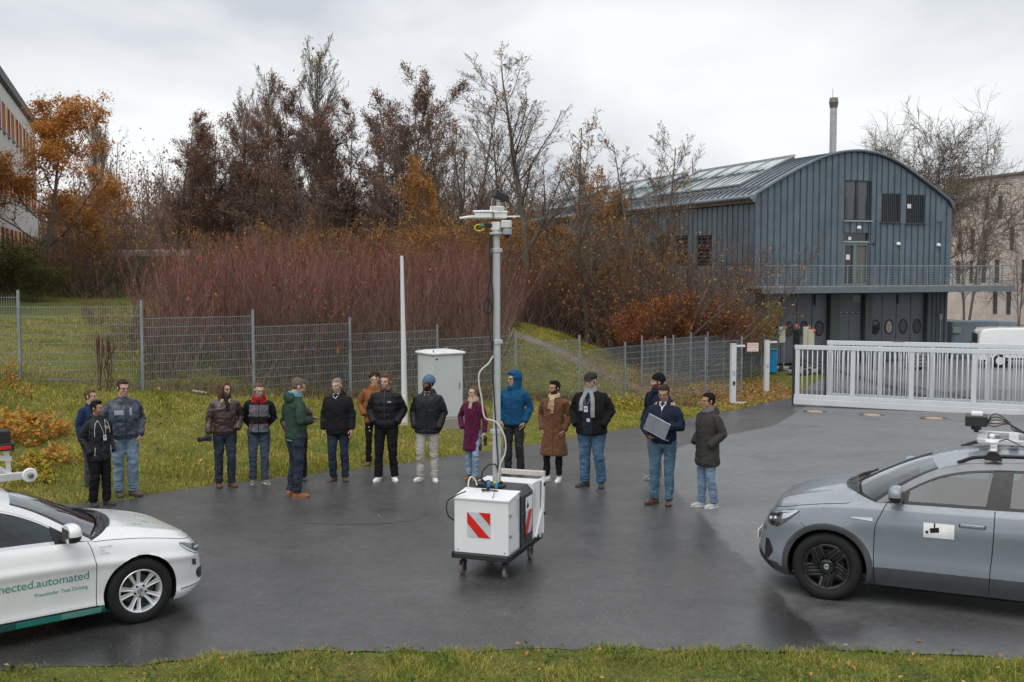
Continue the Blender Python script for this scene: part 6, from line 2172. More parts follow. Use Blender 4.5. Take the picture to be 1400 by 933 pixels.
for sx in (-.35, .35):
 MB().box((sx, 0, .06), (.1, .7, .12)).build('bearer', mat('old_wood', (.18, .14, .10), .9), stn, smooth=False)
# ==== TREES
def tubes(P, Rr, n):
 """P (N,K,3) centre lines, Rr (N,K) radii -> verts, quads"""
 N, K = P.shape[:2]
 t = np.gradient(P, axis=1)
 t /= np.linalg.norm(t, axis=2)[..., None] + 1e-9
 ref = np.where(np.abs(t[:, :1, 2:3]) > .7, np.array([1.0, 0.1, 0]), np.array([.1, .2, 1.0]))
 x = np.cross(t, ref)
 x /= np.linalg.norm(x, axis=2)[..., None] + 1e-9
 y = np.cross(t, x)
 a = np.arange(n) * 2 * PI / n
 v = P[:, :, None] + Rr[:, :, None, None] * (x[:, :, None] * np.cos(a)[None, None, :, None] + y[:, :, None] * np.sin(a)[None, None, :, None])
 idx = np.arange(N * K * n).reshape(N, K, n)
 q = np.stack([idx[:, :-1], np.roll(idx[:, :-1], -1, 2), np.roll(idx[:, 1:], -1, 2), idx[:, 1:]], -1).reshape(-1, 4)
 return v.reshape(-1, 3), q
def growlines(p0, d0, L_, K, up, wob, rg, down=0.0):
 N = len(p0)
 P = np.zeros((N, K, 3))
 P[:, 0] = p0
 d = d0.copy()
 st = (L_ / (K - 1))[:, None]
 for k in range(1, K):
  d = d + np.array([0, 0, 1.0]) * up / (K - 1) + rg.normal(0, wob, (N, 3)) / math.sqrt(K - 1)
  d /= np.linalg.norm(d, axis=1)[:, None]
  P[:, k] = P[:, k - 1] + d * st
 return P
def children(P, Rr, Lp, nch, t0, t1, ang, ratio, K, up, wob, rr, rg, taper=1.0, angj=.25, minr=.003):
 N, KP = P.shape[:2]
 i = np.repeat(np.arange(N), nch)
 n = len(i)
 t = t0 + (t1 - t0) * ((np.tile(np.arange(nch), N) + rg.random(n)) / nch)
 f = t * (KP - 1)
 j = np.minimum(f.astype(int), KP - 2)
 u = (f - j)[:, None]
 p = P[i, j] * (1 - u) + P[i, j + 1] * u
 r_ = Rr[i, j] * (1 - u[:, 0]) + Rr[i, j + 1] * u[:, 0]
 d = P[i, j + 1] - P[i, j]
 d /= np.linalg.norm(d, axis=1)[:, None] + 1e-9
 q = rg.normal(0, 1, (n, 3))
 q -= d * (q * d).sum(1)[:, None]
 q /= np.linalg.norm(q, axis=1)[:, None] + 1e-9
 a = ang * (1 + rg.normal(0, angj, n))
 dd = d * np.cos(a)[:, None] + q * np.sin(a)[:, None]
 L2 = Lp[i] * ratio * (1.15 - taper * t) * (.7 + .6 * rg.random(n))
 P2 = growlines(p, dd, L2, K, up, wob, rg)
 R0 = np.maximum(r_ * rr, minr)
 R2 = R0[:, None] * np.linspace(1, .35, K)[None]
 return P2, np.maximum(R2, minr * .6), L2
bark_br = mat('bark_brown', (.12, .095, .075), .9, bump=.5, bscale=18, var=.3, vscale=2)
bark_gr = mat('bark_grey', (.13, .115, .095), .9, bump=.5, bscale=18, var=.3, vscale=2)
bark_dk = mat('bark_dark', (.17, .13, .11), .9, bump=.4, bscale=18, var=.3)
twig_red = mat('twig_reddish', (.10, .055, .045), .85, var=.3)
leaf_oak = island_mat('leaf_oak', [(0, (.32, .13, .04)), (.4, (.54, .23, .06)), (.75, (.66, .35, .10)), (1, (.58, .44, .15))], .6, trans=.35, nscale=.6, namt=.4)
leaf_org = island_mat('leaf_orange', [(0, (.27, .11, .03)), (.4, (.42, .18, .045)), (.8, (.50, .29, .07)), (1, (.42, .36, .10))], .6, trans=.3, nscale=.6, namt=.4)
leaf_brn = island_mat('leaf_brown', [(0, (.17, .092, .068)), (.5, (.28, .15, .10)), (.9, (.38, .20, .11)), (1, (.48, .30, .09))], .75, trans=.35, nscale=.5, namt=.3)
leaf_yel = island_mat('leaf_yellow', [(0, (.16, .17, .03)), (.5, (.38, .33, .04)), (1, (.52, .40, .06))], .6, trans=.3, nscale=.6, namt=.4)
leaf_mix = island_mat('leaf_mixed', [(0, (.16, .08, .03)), (.35, (.34, .15, .04)), (.6, (.52, .25, .05)), (.85, (.58, .42, .08)), (1, (.34, .36, .06))], .65, trans=.25, nscale=.4, namt=.55)
leaf_drk = island_mat('leaf_dark_green', [(0, (.03, .045, .012)), (.5, (.07, .085, .02)), (.85, (.20, .18, .03)), (1, (.42, .28, .04))], .6, trans=.2, nscale=.6, namt=.4)
def make_tree(name, seed, H, kind):
 """unit builder: returns [(part name, mesh)] for a tree of height H"""
 rg = np.random.default_rng(seed)
 K = dict(kind)
 stems = K.get('stems', 1)
 p0 = rg.normal(0, K.get('base', .0), (stems, 3)) * [1, 1, 0]
 d0 = np.stack([rg.normal(0, K.get('lean', .03), stems), rg.normal(0, K.get('lean', .03), stems), np.ones(stems)], 1)
 d0 /= np.linalg.norm(d0, axis=1)[:, None]
 L0 = H * (1 - .25 * rg.random(stems) * (stems > 1)) * K.get('tl', .92)
 P = growlines(p0, d0, L0, 14, K.get('tup', .1), K.get('twob', .10), rg)
 R0 = np.linspace(1, .12, 14)[None] * K.get('r', .013) * L0[:, None]
 R0[:, 0] *= 1.35
 mb = MB()
 v, q = tubes(P, R0, 8)
 mb.add(v, q)
 tw = MB()
 A = [(P, R0, L0)]
 lv = K['levels']
 last = []
 for li, (nch, t0, t1, ang, ratio, Kp, up, wob, rr, n) in enumerate(lv):
  nxt = []
  for (p_, r_, l_) in A:
   P2, R2, L2 = children(p_, r_, l_, nch, t0, t1, ang, ratio, Kp, up, wob, rr, rg, K.get('taper', .9), minr=K.get('minr', .005))
   v, q = tubes(P2, R2, n)
   (mb if li == 0 else tw).add(v, q)
   nxt.append((P2, R2, L2))
  A = nxt
  last = nxt
 parts = [('trunk', mb.mesh('trunk', K.get('bark', bark_br))), ('twigs', tw.mesh('twigs', K.get('twig', K.get('bark', bark_br)), smooth=False))]
 if K.get('leaves'):
  cnt, size, mt, spread = K['leaves'][:4]
  PP = np.concatenate([x[0].reshape(-1, 3) for x in last])
  ii = rg.integers(0, len(PP), cnt)
  LP = PP[ii] + rg.normal(0, spread, (cnt, 3))
  if len(K['leaves']) > 4:
   lo_, hi_ = K['leaves'][4]
   k_ = rg.random(cnt) < smoothstep(lo_ * H, hi_ * H, LP[:, 2])
   LP = LP[k_]
  if K.get('clump'):
   nn = fbm(LP * K['clump'][0], seed, 2)
   LP = LP[nn > K['clump'][1]]
  v, f = leaf_quads(0, LP, size, .8)
  lm = MB()
  lm.add(v, f)
  parts.append(('foliage', lm.mesh('foliage', mt, smooth=False)))
 co = [np.array([v.co[2] for v in me.vertices]) for pn, me in parts if pn == 'twigs'][0]
 return float(np.percentile(co, 99.8)), parts
PROTO = {}
PROTO['oak'] = make_tree('oak', 3, 10, dict(r=.014, tl=.82, twob=.18, bark=bark_dk, taper=.75, levels=[(15, .22, .98, .95, .46, 7, .55, .35, .5, 5), (8, .2, 1, .8, .48, 5, .35, .4, .5, 4), (8, .15, 1, .8, .50, 4, .2, .4, .5, 3), (4, .1, 1, .8, .55, 2, .1, .3, .6, 3)], leaves=(25000, .078, leaf_oak, .14), clump=(1.0, -.3)))
PROTO['poplar'] = make_tree('poplar', 5, 20, dict(r=.009, tl=.98, twob=.04, bark=bark_gr, taper=.65, minr=.012, levels=[(70, .08, .97, .36, .24, 7, .30, .10, .4, 4), (9, .1, 1, .35, .42, 4, .3, .12, .55, 3), (7, .1, 1, .4, .5, 2, .2, .2, .6, 3)], leaves=(1500, .16, leaf_yel, .1, (.93, 1.0))))
PROTO['alder'] = make_tree('alder', 8, 12, dict(stems=4, base=.5, lean=.13, r=.0085, tl=.95, twob=.08, bark=bark_dk, twig=bark_dk, taper=.8, minr=.010, levels=[(18, .15, .98, .68, .30, 6, .5, .2, .45, 5), (9, .12, 1, .65, .45, 5, .3, .25, .5, 3), (8, .1, 1, .7, .50, 3, .2, .25, .6, 3), (3, .1, 1, .7, .55, 2, .1, .2, .7, 3)], leaves=(14000, .068, leaf_brn, .12)))
PROTO['alder_b'] = make_tree('alder_b', 18, 12, dict(stems=3, base=.4, lean=.10, r=.009, tl=.95, twob=.10, bark=bark_dk, twig=bark_dk, taper=.75, minr=.010, levels=[(20, .15, .98, .62, .28, 6, .5, .2, .45, 5), (9, .12, 1, .65, .45, 5, .3, .25, .5, 3), (8, .1, 1, .7, .50, 3, .2, .25, .6, 3), (3, .1, 1, .7, .55, 2, .1, .2, .7, 3)], leaves=(11000, .068, leaf_brn, .12)))
PROTO['bare'] = make_tree('bare', 11, 15, dict(r=.0125, tl=.93, twob=.08, bark=bark_gr, twig=bark_br, taper=.80, minr=.007, levels=[(24, .25, .98, .72, .36, 8, .55, .20, .45, 5), (9, .15, 1, .62, .42, 5, .3, .25, .5, 4), (7, .1, 1, .65, .48, 4, .2, .25, .55, 3), (3, .2, 1, .6, .5, 2, .1, .2, .6, 3)], leaves=(500, .09, leaf_oak, .05)))
PROTO['slim'] = make_tree('slim', 21, 12, dict(stems=2, base=.2, lean=.07, r=.009, tl=.95, twob=.12, bark=bark_gr, twig=bark_br, taper=.75, minr=.007, levels=[(20, .2, .98, .62, .28, 7, .5, .2, .42, 5), (8, .1, 1, .65, .42, 5, .3, .25, .5, 3), (7, .1, 1, .7, .5, 3, .2, .25, .6, 3)], leaves=(450, .09, leaf_org, .06)))
PROTO['maple'] = make_tree('maple', 31, 7, dict(stems=2, base=.2, lean=.12, r=.010, tl=.85, twob=.15, bark=bark_br, taper=.75, minr=.006, levels=[(16, .2, .98, .85, .38, 6, .4, .3, .45, 4), (8, .2, 1, .8, .45, 4, .3, .3, .5, 3), (7, .1, 1, .8, .5, 3, .2, .3, .6, 3)], leaves=(8000, .075, leaf_org, .12), clump=(1.3, -.1)))
PROTO['plane'] = make_tree('plane', 41, 14, dict(stems=1, lean=.05, r=.018, tl=.55, twob=.2, bark=bark_br, taper=.25, minr=.014, levels=[(10, .35, 1, .75, .95, 9, .30, .35, .55, 6), (10, .2, 1, .65, .42, 6, .15, .35, .5, 4), (9, .15, 1, .7, .48, 5, .1, .35, .5, 3), (7, .1, 1, .75, .5, 3, .0, .3, .55, 3)], leaves=(4200, .10, leaf_oak, .15)))
PROTO['brush'] = make_tree('brush', 51, 4, dict(stems=22, base=.35, lean=.38, r=.006, tl=1.0, tup=.3, twob=.15, bark=bark_br, twig=twig_red, taper=.6, minr=.004, levels=[(9, .2, .98, .5, .30, 5, .4, .2, .5, 3), (6, .1, 1, .6, .5, 3, .2, .2, .6, 3)], leaves=(800, .045, leaf_mix, .05)))
PROTO['leafy_brush'] = make_tree('leafy_brush', 61, 4, dict(stems=16, base=.4, lean=.36, r=.006, tl=1.0, tup=.3, twob=.15, bark=bark_br, taper=.6, minr=.005, levels=[(9, .15, .98, .6, .34, 5, .4, .2, .5, 3), (6, .1, 1, .7, .5, 3, .2, .2, .6, 3)], leaves=(8500, .050, leaf_mix, .10), clump=(1.4, -.1)))
PROTO['red_brush'] = make_tree('red_brush', 71, 3, dict(stems=24, base=.4, lean=.34, r=.005, tl=1.0, tup=.3, twob=.12, bark=twig_red, taper=.6, minr=.004, levels=[(8, .2, .98, .5, .3, 4, .4, .2, .5, 3), (6, .1, 1, .6, .5, 3, .2, .2, .6, 3)], leaves=(6500, .052, island_mat('leaf_rust', [(0, (.16, .05, .02)), (.5, (.34, .11, .03)), (.85, (.50, .24, .05)), (1, (.5, .36, .08))], .65, trans=.25, nscale=.7, namt=.4), .07), clump=(1.2, -.15)))
PROTO['dark_bush'] = make_tree('dark_bush', 81, 4, dict(stems=10, base=.4, lean=.32, r=.007, tl=1.0, tup=.2, twob=.2, bark=bark_dk, taper=.6, minr=.005, levels=[(9, .1, .98, .7, .38, 5, .3, .3, .5, 3), (7, .1, 1, .8, .5, 3, .1, .3, .6, 3)], leaves=(12000, .075, leaf_drk, .12), clump=(1.0, -.3)))
PROTO['young'] = make_tree('young', 91, 2, dict(stems=3, base=.1, lean=.2, r=.008, tl=1.0, twob=.15, bark=bark_br, taper=.5, minr=.004, levels=[(7, .25, .98, .7, .35, 4, .3, .3, .5, 3), (4, .1, 1, .7, .5, 3, .2, .2, .6, 3)], leaves=(520, .14, leaf_yel, .08)))
USED = set()
def tree(kind, px_, d, ytop, label, wide=1.0, rz=None, name=None, cat='tree', group=None, zoff=0, leaf=None):
 H, parts = PROTO[kind]
 x = (px_ - 700) / F * d
 z = zg1(x, d) + zoff
 h = CAMH + (365 - ytop) / F * d - z
 s = h / H
 nm = name or {'oak': 'oak_tree', 'poplar': 'poplar_tree', 'alder': 'alder_tree', 'alder_b': 'alder_tree', 'bare': 'bare_tree', 'slim': 'bare_tree', 'maple': 'maple_tree', 'plane': 'plane_tree', 'brush': 'bare_shrub', 'leafy_brush': 'autumn_shrub', 'red_brush': 'rusty_shrub', 'dark_bush': 'dark_shrub', 'young': 'young_tree'}[kind]
 o = thing(nm, label, cat, (x, d, z - .1), rng.random() * 6.28 if rz is None else rz, group)
 o.scale = (s * wide, s * wide, s)
 for pn, me in parts:
  if pn == 'foliage' and leaf is False:
   continue
  put(pn, me, o)
 return o
AT = 'trees behind the fence'
tree('oak', 70, 48, 128, 'orange brown leaved oak at the left before the white office block', 1.35, .6, group=AT)
tree('poplar', 128, 92, 148, 'slim bare poplar just right of the orange oak', 1.15, group=AT)
tree('poplar', 150, 98, 170, 'second slim bare poplar, right of the first beside the oak', 1.15, group=AT)
tree('alder', 262, 62, 148, 'broad dark brown alder standing leftmost of the dark trees', 1.35, 1.0, group=AT)
tree('poplar', 335, 100, 122, 'bare poplar showing between the two leftmost dark alders', 1.2, group=AT)
tree('poplar', 372, 100, 98, 'pale bare poplar behind the left part of the alder row', 1.25, group=AT)
tree('poplar', 425, 92, 54, 'tallest bare poplar with a yellow tip above the alders', 1.5, group=AT)
tree('alder_b', 385, 60, 130, 'dark brown alder below and left of the tallest poplar', 1.35, 2.0, group=AT)
tree('alder', 452, 58, 108, 'tall dark brown alder just right of the tallest poplar', 1.1, 3.4, group=AT)
tree('alder_b', 508, 60, 108, 'dark brown alder in the middle of the alder row', 1.3, .3, group=AT)
tree('alder', 566, 57, 103, 'rightmost tall alder of the dark row, above the orange maple', 1.1, 4.6, group=AT)
tree('maple', 580, 50, 212, 'orange maple glowing before the rightmost alder', .7, 1.2, group=AT)
tree('slim', 622, 62, 135, 'thin bare tree between the alder row and the sensor mast', 1.4, .2, group=AT)
tree('slim', 652, 58, 112, 'thin bare tree directly behind the head of the sensor mast', 1.3, 2.2, group=AT)
tree('bare', 690, 68, 130, 'grey bare tree just behind and left of the tallest bare tree', 1.2, 1.1, group=AT)
tree('bare', 722, 50, 54, 'tallest bare tree with a straight trunk right of the sensor mast', 1.45, 0.4, group=AT)
tree('slim', 765, 60, 175, 'thin bare tree just right of the tallest bare tree', 1.5, 3.0, group=AT)
tree('slim', 812, 46, 158, 'bare tree with last orange leaves before the hall roof', 1.5, .9, group=AT)
tree('maple', 832, 56, 228, 'small orange maple before the hall roof lights', .8, 2.2, group=AT)
tree('slim', 862, 50, 170, 'thin bare tree before the middle of the hall roof', 1.4, 5.0, group=AT)
tree('bare', 905, 52, 172, 'rightmost bare tree before the long side of the hall', 1.2, 2.6, leaf=None, group=AT)
tree('slim', 968, 120, 202, 'small bare tree far off above the hall roof', 1.6, .5, group=AT, leaf=False)
tree('slim', 1326, 74, 182, 'bare tree with a dark trunk between the hall and the stone building', .9, 2.4, group=AT)
tree('plane', 1218, 88, 158, 'spreading bare tree rising behind the hall roof near the chimney', 1.1, .4, group=AT, leaf=False)
tree('plane', 1275, 84, 152, 'bare tree behind the right slope of the hall roof', .75, 4.1, group=AT, leaf=False)
tree('slim', 1396, 76, 272, 'reddish bare tree at the right edge before the stone building', .6, 1.7, group=AT)
tree('alder_b', 185, 70, 268, 'low brown alder between the poplars and the alder row', 1.3, 1.0, group=AT)
tree('alder', 225, 74, 292, 'small brown alder far left behind the low shed', 1.3, 2.0, group=AT)
tree('maple', 350, 66, 290, 'yellowish maple low behind the dark alder row', 1.0, 3.0, group=AT)
tree('maple', 435, 64, 285, 'orange maple low between the alder trunks', 1.0, 3.9, group=AT)
tree('maple', 505, 66, 300, 'low orange maple glimpsed under the alder row', 1.0, 5.0, group=AT)
tree('maple', 118, 52, 265, 'small orange tree right of the large orange oak', 1.2, 1.6, group=AT)
tree('slim', 600, 54, 150, 'slender tree with a few orange leaves right of the orange maple', 1.3, 3.7, group=AT)
tree('alder', 330, 64, 170, 'dark brown alder right beside the broad leftmost one', 1.3, 5.2, group=AT)
tree('maple', 745, 60, 285, 'golden leafed tree low behind the tallest bare tree', 1.5, 2.0, group=AT)
tree('maple', 668, 58, 295, 'orange leafed tree behind the sensor mast', 1.4, 4.4, group=AT)
SH = 'shrubs under the trees'
for k, (kd, a, b, c, wd_, lb) in enumerate((
 ('dark_bush', 14, 44, 318, 1.3, 'dark green bush with yellow leaves at the left edge'),
 ('dark_bush', 52, 43, 345, 1.2, 'dark bush with orange leaves under the orange oak'),
 ('leafy_brush', 88, 47, 335, 1.3, 'brown leafed bush under the right side of the oak'),
 ('brush', 112, 46, 318, 1.3, 'bare brown bush right of the oak trunk'),
 ('brush', 150, 48, 312, 1.4, 'bare brown bush left of the low shed'),
 ('leafy_brush', 135, 56, 300, 1.3, 'yellowish bush behind the bare brown ones at the left'),
 ('brush', 185, 50, 340, 1.3, 'brown bare bush before the left end of the low shed'),
 ('brush', 215, 78, 300, 1.4, 'brown bush left of the broad dark alder'),
 ('leafy_brush', 300, 54, 310, 1.3, 'autumn bush with yellow leaves under the broad dark alder'),
 ('brush', 345, 52, 308, 1.4, 'bare bush beneath the left alders'),
 ('leafy_brush', 400, 50, 300, 1.2, 'yellow green leafed bush before the middle alders'),
 ('brush', 445, 52, 300, 1.4, 'bare bush beneath the tallest poplar'),
 ('leafy_brush', 490, 52, 305, 1.3, 'autumn bush under the middle of the alder row'),
 ('brush', 530, 50, 300, 1.4, 'bare bush left of the orange maple'),
 ('leafy_brush', 560, 48, 298, 1.3, 'autumn bush with yellow leaves above the tapered mast'),
 ('leafy_brush', 605, 50, 290, 1.3, 'orange leafed bush behind the tapered mast top'),
 ('brush', 632, 46, 315, 1.4, 'bare bush left of the sensor mast, low'),
 ('leafy_brush', 662, 52, 285, 1.3, 'rusty leafed bush behind the sensor mast'),
 ('brush', 700, 48, 320, 1.4, 'bare bush at the foot of the tallest bare tree'),
 ('leafy_brush', 742, 52, 305, 1.4, 'golden leafed bush right of the tallest bare tree'),
 ('brush', 770, 47, 345, 1.4, 'bare bush above the dirt path'),
 ('leafy_brush', 792, 54, 300, 1.4, 'golden bush before the far end of the hall'),
 ('leafy_brush', 828, 52, 318, 1.3, 'golden orange bush before the hall windows'),
 ('brush', 845, 46, 350, 1.4, 'bare bush right of the path top'),
 ('leafy_brush', 868, 50, 335, 1.2, 'rusty bush before the hall wall left of the fan shaped shrub'),
 ('brush', 918, 45.5, 290, 1.5, 'large fan shaped bare shrub before the hall side wall'),
 ('brush', 895, 47, 345, 1.3, 'bare shrub at the left foot of the fan shaped one'),
 ('brush', 965, 46, 312, 1.2, 'bare shrub close to the hall corner'),
 ('brush', 1000, 49, 330, 1.0, 'wispy bare shrub right before the hall corner'),
 ('red_brush', 868, 43.5, 400, 1.1, 'rust red shrub behind the fence corner, leftmost of the rusty row'),
 ('red_brush', 905, 44.5, 396, 1.2, 'rust and orange shrub, second of the rusty row from the left'),
 ('red_brush', 940, 45.5, 392, 1.25, 'bright orange shrub in the middle of the rusty row'),
 ('red_brush', 975, 47, 396, 1.3, 'orange shrub, second of the rusty row from the right'),
 ('red_brush', 1004, 48.5, 406, 1.0, 'rust red shrub at the hall corner, rightmost of the rusty row'))):
 tree(kd, a, b, c, lb, wd_, cat='shrub', group=SH)
tree('young', 1040, 50, 412, 'small tree with yellow green leaves before the hall corner', 1.0, 0, cat='tree')
tree('brush', 176, 29, 408, 'thin bare bush leaning left behind the second fence post', .85, 2.0, cat='shrub', group=SH)
st_ = ground_px(143, 534, .9)
stk = MB()
for k in range(9):
 b = np.array([rng.normal(0, .09), rng.normal(0, .06), -.03])
 h_ = .5 + rng.random() * .8
 stk.tube([b, b + [rng.normal(0, .04), 0, h_ * .5], b + [rng.normal(0, .07), 0, h_]], [.006, .012, .018], 4)
 stk.ell(b + [0, 0, h_], (.022, .022, .12), nu=6, nv=4)
stk.build('dock_stalks', mat('dock_brown', (.10, .045, .03), .9), smooth=False, loc=tuple(st_), label='dark reddish dead dock stalks standing against the fence panel', cat='plant')
tree('brush', 146, 27.6, 432, 'thin bare bush spilling over the lawn beside the dock stalks', 1.1, 1.0, cat='shrub', group=SH)
tree('brush', 215, 28.5, 425, 'bare brown bush pressing against the third fence panel', 1.2, 3.0, cat='shrub', group=SH)
tree('brush', 262, 29, 418, 'bare brown bush behind the middle of the third fence panel', 1.2, 4.0, cat='shrub', group=SH)
tree('brush', 128, 33, 395, 'bare brown bush standing left end of the red thicket', 1.3, 5.0, cat='shrub', group=SH)
# ---- the red stemmed thicket behind the fence
def thicket(name, n, region, hfun, mt, label, seed, leafm=None, nleaf=0, lean=.16, r0=.010):
 rg = np.random.default_rng(seed)
 x, y = region(n, rg)
 z = zg(x, y)
 n = len(x)
 h = hfun(x, y, rg)
 d0 = np.stack([rg.normal(0, lean, n), rg.normal(0, lean, n), np.ones(n)], 1)
 d0 /= np.linalg.norm(d0, axis=1)[:, None]
 P = growlines(np.stack([x, y, z - .03], 1), d0, h, 6, .30, .22, rg)
 Rr = r0 * np.linspace(1, .35, 6)[None] * np.ones((n, 1))
 mb = MB()
 v, q = tubes(P, Rr, 3)
 mb.add(v, q)
 P2, R2, L2 = children(P, Rr, h, 5, .35, .98, .35, .32, 4, .4, .15, .6, rg, .7, minr=.0035)
 v, q = tubes(P2, R2, 3)
 mb.add(v, q)
 k = rg.random(len(P2)) < .5
 P3, R3, L3 = children(P2[k], R2[k], L2[k], 3, .2, .98, .4, .45, 3, .3, .15, .7, rg, .6, minr=.003)
 v, q = tubes(P3, R3, 3)
 mb.add(v, q)
 o = mb.build(name, mt, smooth=False, label=label, cat='thicket', kind='stuff')
 if nleaf:
  PP = np.concatenate([P2.reshape(-1, 3), P3.reshape(-1, 3)])
  LP = PP[rg.integers(0, len(PP), nleaf)] + rg.normal(0, .04, (nleaf, 3))
  LP = LP[fbm(LP * .8, seed, 2) > -.05]
  v, f = leaf_quads(0, LP, .075, .8)
  MB().add(v, f).build(name + '_leaves', leafm, smooth=False, label='few red and yellow leaves left on the ' + label, cat='leaves', kind='stuff')
 return o
def dog_mat():
 m = _mat('dogwood_stem')
 g = NG(m)
 z = g.n('ShaderNodeSeparateXYZ', {0: g.n('ShaderNodeTexCoord').outputs['Object']}).outputs[2]
 nn = g.noise(1.1, 3)
 f = g.math('ADD', g.math('MULTIPLY', z, .26), g.math('MULTIPLY', nn, .5))
 f = g.math('ADD', f, g.math('MULTIPLY', g.n('ShaderNodeNewGeometry').outputs['Random Per Island'], .35))
 c = g.ramp(g.math('MULTIPLY', f, .62), [(.30, (.23, .18, .13)), (.48, (.16, .11, .08)), (.68, (.145, .070, .052)), (.92, (.165, .058, .043))])
 c = g.mix(1.0, c, g.ramp(g.n('ShaderNodeNewGeometry').outputs['Random Per Island'], [(0, .45), (.6, 1.0), (1, 1.55)]), 'MULTIPLY')
 p = g.n('ShaderNodeBsdfPrincipled', {'Base Color': c, 'Roughness': .6})
 g.out(p.outputs[0])
 return m
dogm = dog_mat()
dog_leaf = island_mat('dog_leaf', [(0, (.22, .03, .03)), (.5, (.38, .07, .04)), (.8, (.45, .25, .05)), (1, (.45, .40, .08))], .6, trans=.25)
def reg_dog(n, rg):
 x = -9.3 + rg.random(n) * 8.8
 fx = np.interp(x, [p[0] for p in FENCE_A], [p[1] for p in FENCE_A])
 dy = .8 + rg.random(n) ** 1.4 * 14
 y = fx + dy
 xs_ = x * (1 + dy * .028)
 left = -8.35 - dy * .02
 k = (xs_ > left - dy * .22) & (vnoise(np.stack([xs_ * 1.3, y * 1.3, x * 0], 1), 5) > -.62)
 k &= (x > -8.35) | (dy > 7)
 return xs_[k], y[k]
def h_dog(x, y, rg):
 base = 2.5 + .5 * vnoise(np.stack([x * .45, y * .4, x * 0], 1), 3)
 fx = np.interp(x, [p[0] for p in FENCE_A], [p[1] for p in FENCE_A])
 z_ = zg(x, y)
 tgt = 4.15 + .030 * (y - 28) - z_ + .55 * vnoise(np.stack([x * 1.1, y * .8, x * 0], 1), 13) - .1
 return np.clip(np.minimum(tgt, base + 1.0) * (.55 + .6 * rg.random(len(x)) ** 1.6), 1.2, 4.4)
thicket('dogwood_thicket', 5600, reg_dog, h_dog, dogm, 'dense thicket of bare red dogwood stems behind the mesh fence', 101, dog_leaf, 6500, .33)
def reg_r(n, rg):
 x = -.8 + rg.random(n) * 9.5
 y = 44 + rg.random(n) * 10 + .2 * x
 k = (y > 43.5 + .1 * x) & (x < 9.5 + 0 * y) & ((y > 46) | (x < .3))
 return x[k], y[k]
thicket('brown_undergrowth', 2600, reg_r, lambda x, y, rg: 1.4 + 1.5 * rg.random(len(x)), twig_red, 'tangled brown undergrowth at the foot of the trees behind the lawn', 103, leaf_mix, 9000, .35)
def reg_l(n, rg):
 x = -36 + rg.random(n) * 26
 y = 46 + rg.random(n) * 12
 return x, y
thicket('left_undergrowth', 2600, reg_l, lambda x, y, rg: 1.2 + 1.9 * rg.random(len(x)), bark_br, 'tangled brown undergrowth under the trees at the left of the lawn', 105, leaf_mix, 14000, .35)
rg = np.random.default_rng(77)
n = 900
x = -75 + rg.random(n) * 92
y = 84 + rg.random(n) * 40
kk = (x < 2) | (y > 100)
x, y = x[kk], y[kk]
n = len(x)
h = (6.0 + 3.5 * rg.random(n)) * (1 + .25 * vnoise(np.stack([x * .07, y * 0, y * 0], 1), 2))
d0 = np.stack([rg.normal(0, .08, n), rg.normal(0, .08, n), np.ones(n)], 1)
P = growlines(np.stack([x, y, zg(x, y)], 1), d0 / np.linalg.norm(d0, axis=1)[:, None], h, 6, .1, .1, rg)
Rr = (h * .010)[:, None] * np.linspace(1, .2, 6)[None]
fw = MB()
v, q = tubes(P, Rr, 4)
fw.add(v, q)
P2, R2, L2 = children(P, Rr, h, 16, .1, .98, .75, .35, 4, .5, .25, .5, rg, .8, minr=.016)
v, q = tubes(P2, R2, 3)
fw.add(v, q)
P3, R3, L3 = children(P2, R2, L2, 4, .2, .98, .6, .5, 3, .4, .25, .6, rg, .8, minr=.012)
v, q = tubes(P3, R3, 3)
fw.add(v, q)
nl = 110000
LP = P2.reshape(-1, 3)[rg.integers(0, P2.shape[0] * P2.shape[1], nl)] + rg.normal(0, .6, (nl, 3))
LP = LP[fbm(LP * .16, 6, 3) > -.25]
v, f = leaf_quads(0, LP, .17, .9)
fw.add(v, f, 1)
fw.build('far_woodland', [bark_dk, leaf_brn], smooth=False, label='far brown woodland closing the view behind the trees', cat='woodland', kind='stuff')
# ==== PEOPLE
SKIN = {'fair': (.50, .30, .22), 'tan': (.36, .205, .135), 'brown': (.17, .085, .05), 'pale': (.56, .36, .28)}
HAIR = {'black': (.012, .010, .010), 'dkbrown': (.045, .028, .020), 'brown': (.095, .055, .035), 'ltbrown': (.12, .075, .045), 'red': (.13, .060, .032), 'grey': (.21, .185, .155), 'greybrown': (.13, .105, .085)}
def skin_mat(k):
 return mat('skin_' + k, SKIN[k], .5, var=.06, vscale=14, bump=.05, bscale=200)
def hair_mat(k):
 return mat('hair_' + k, HAIR[k], .8, var=.35, vscale=30, bump=.4, bscale=60, aniso=(1, 1, .35), spec=.12)
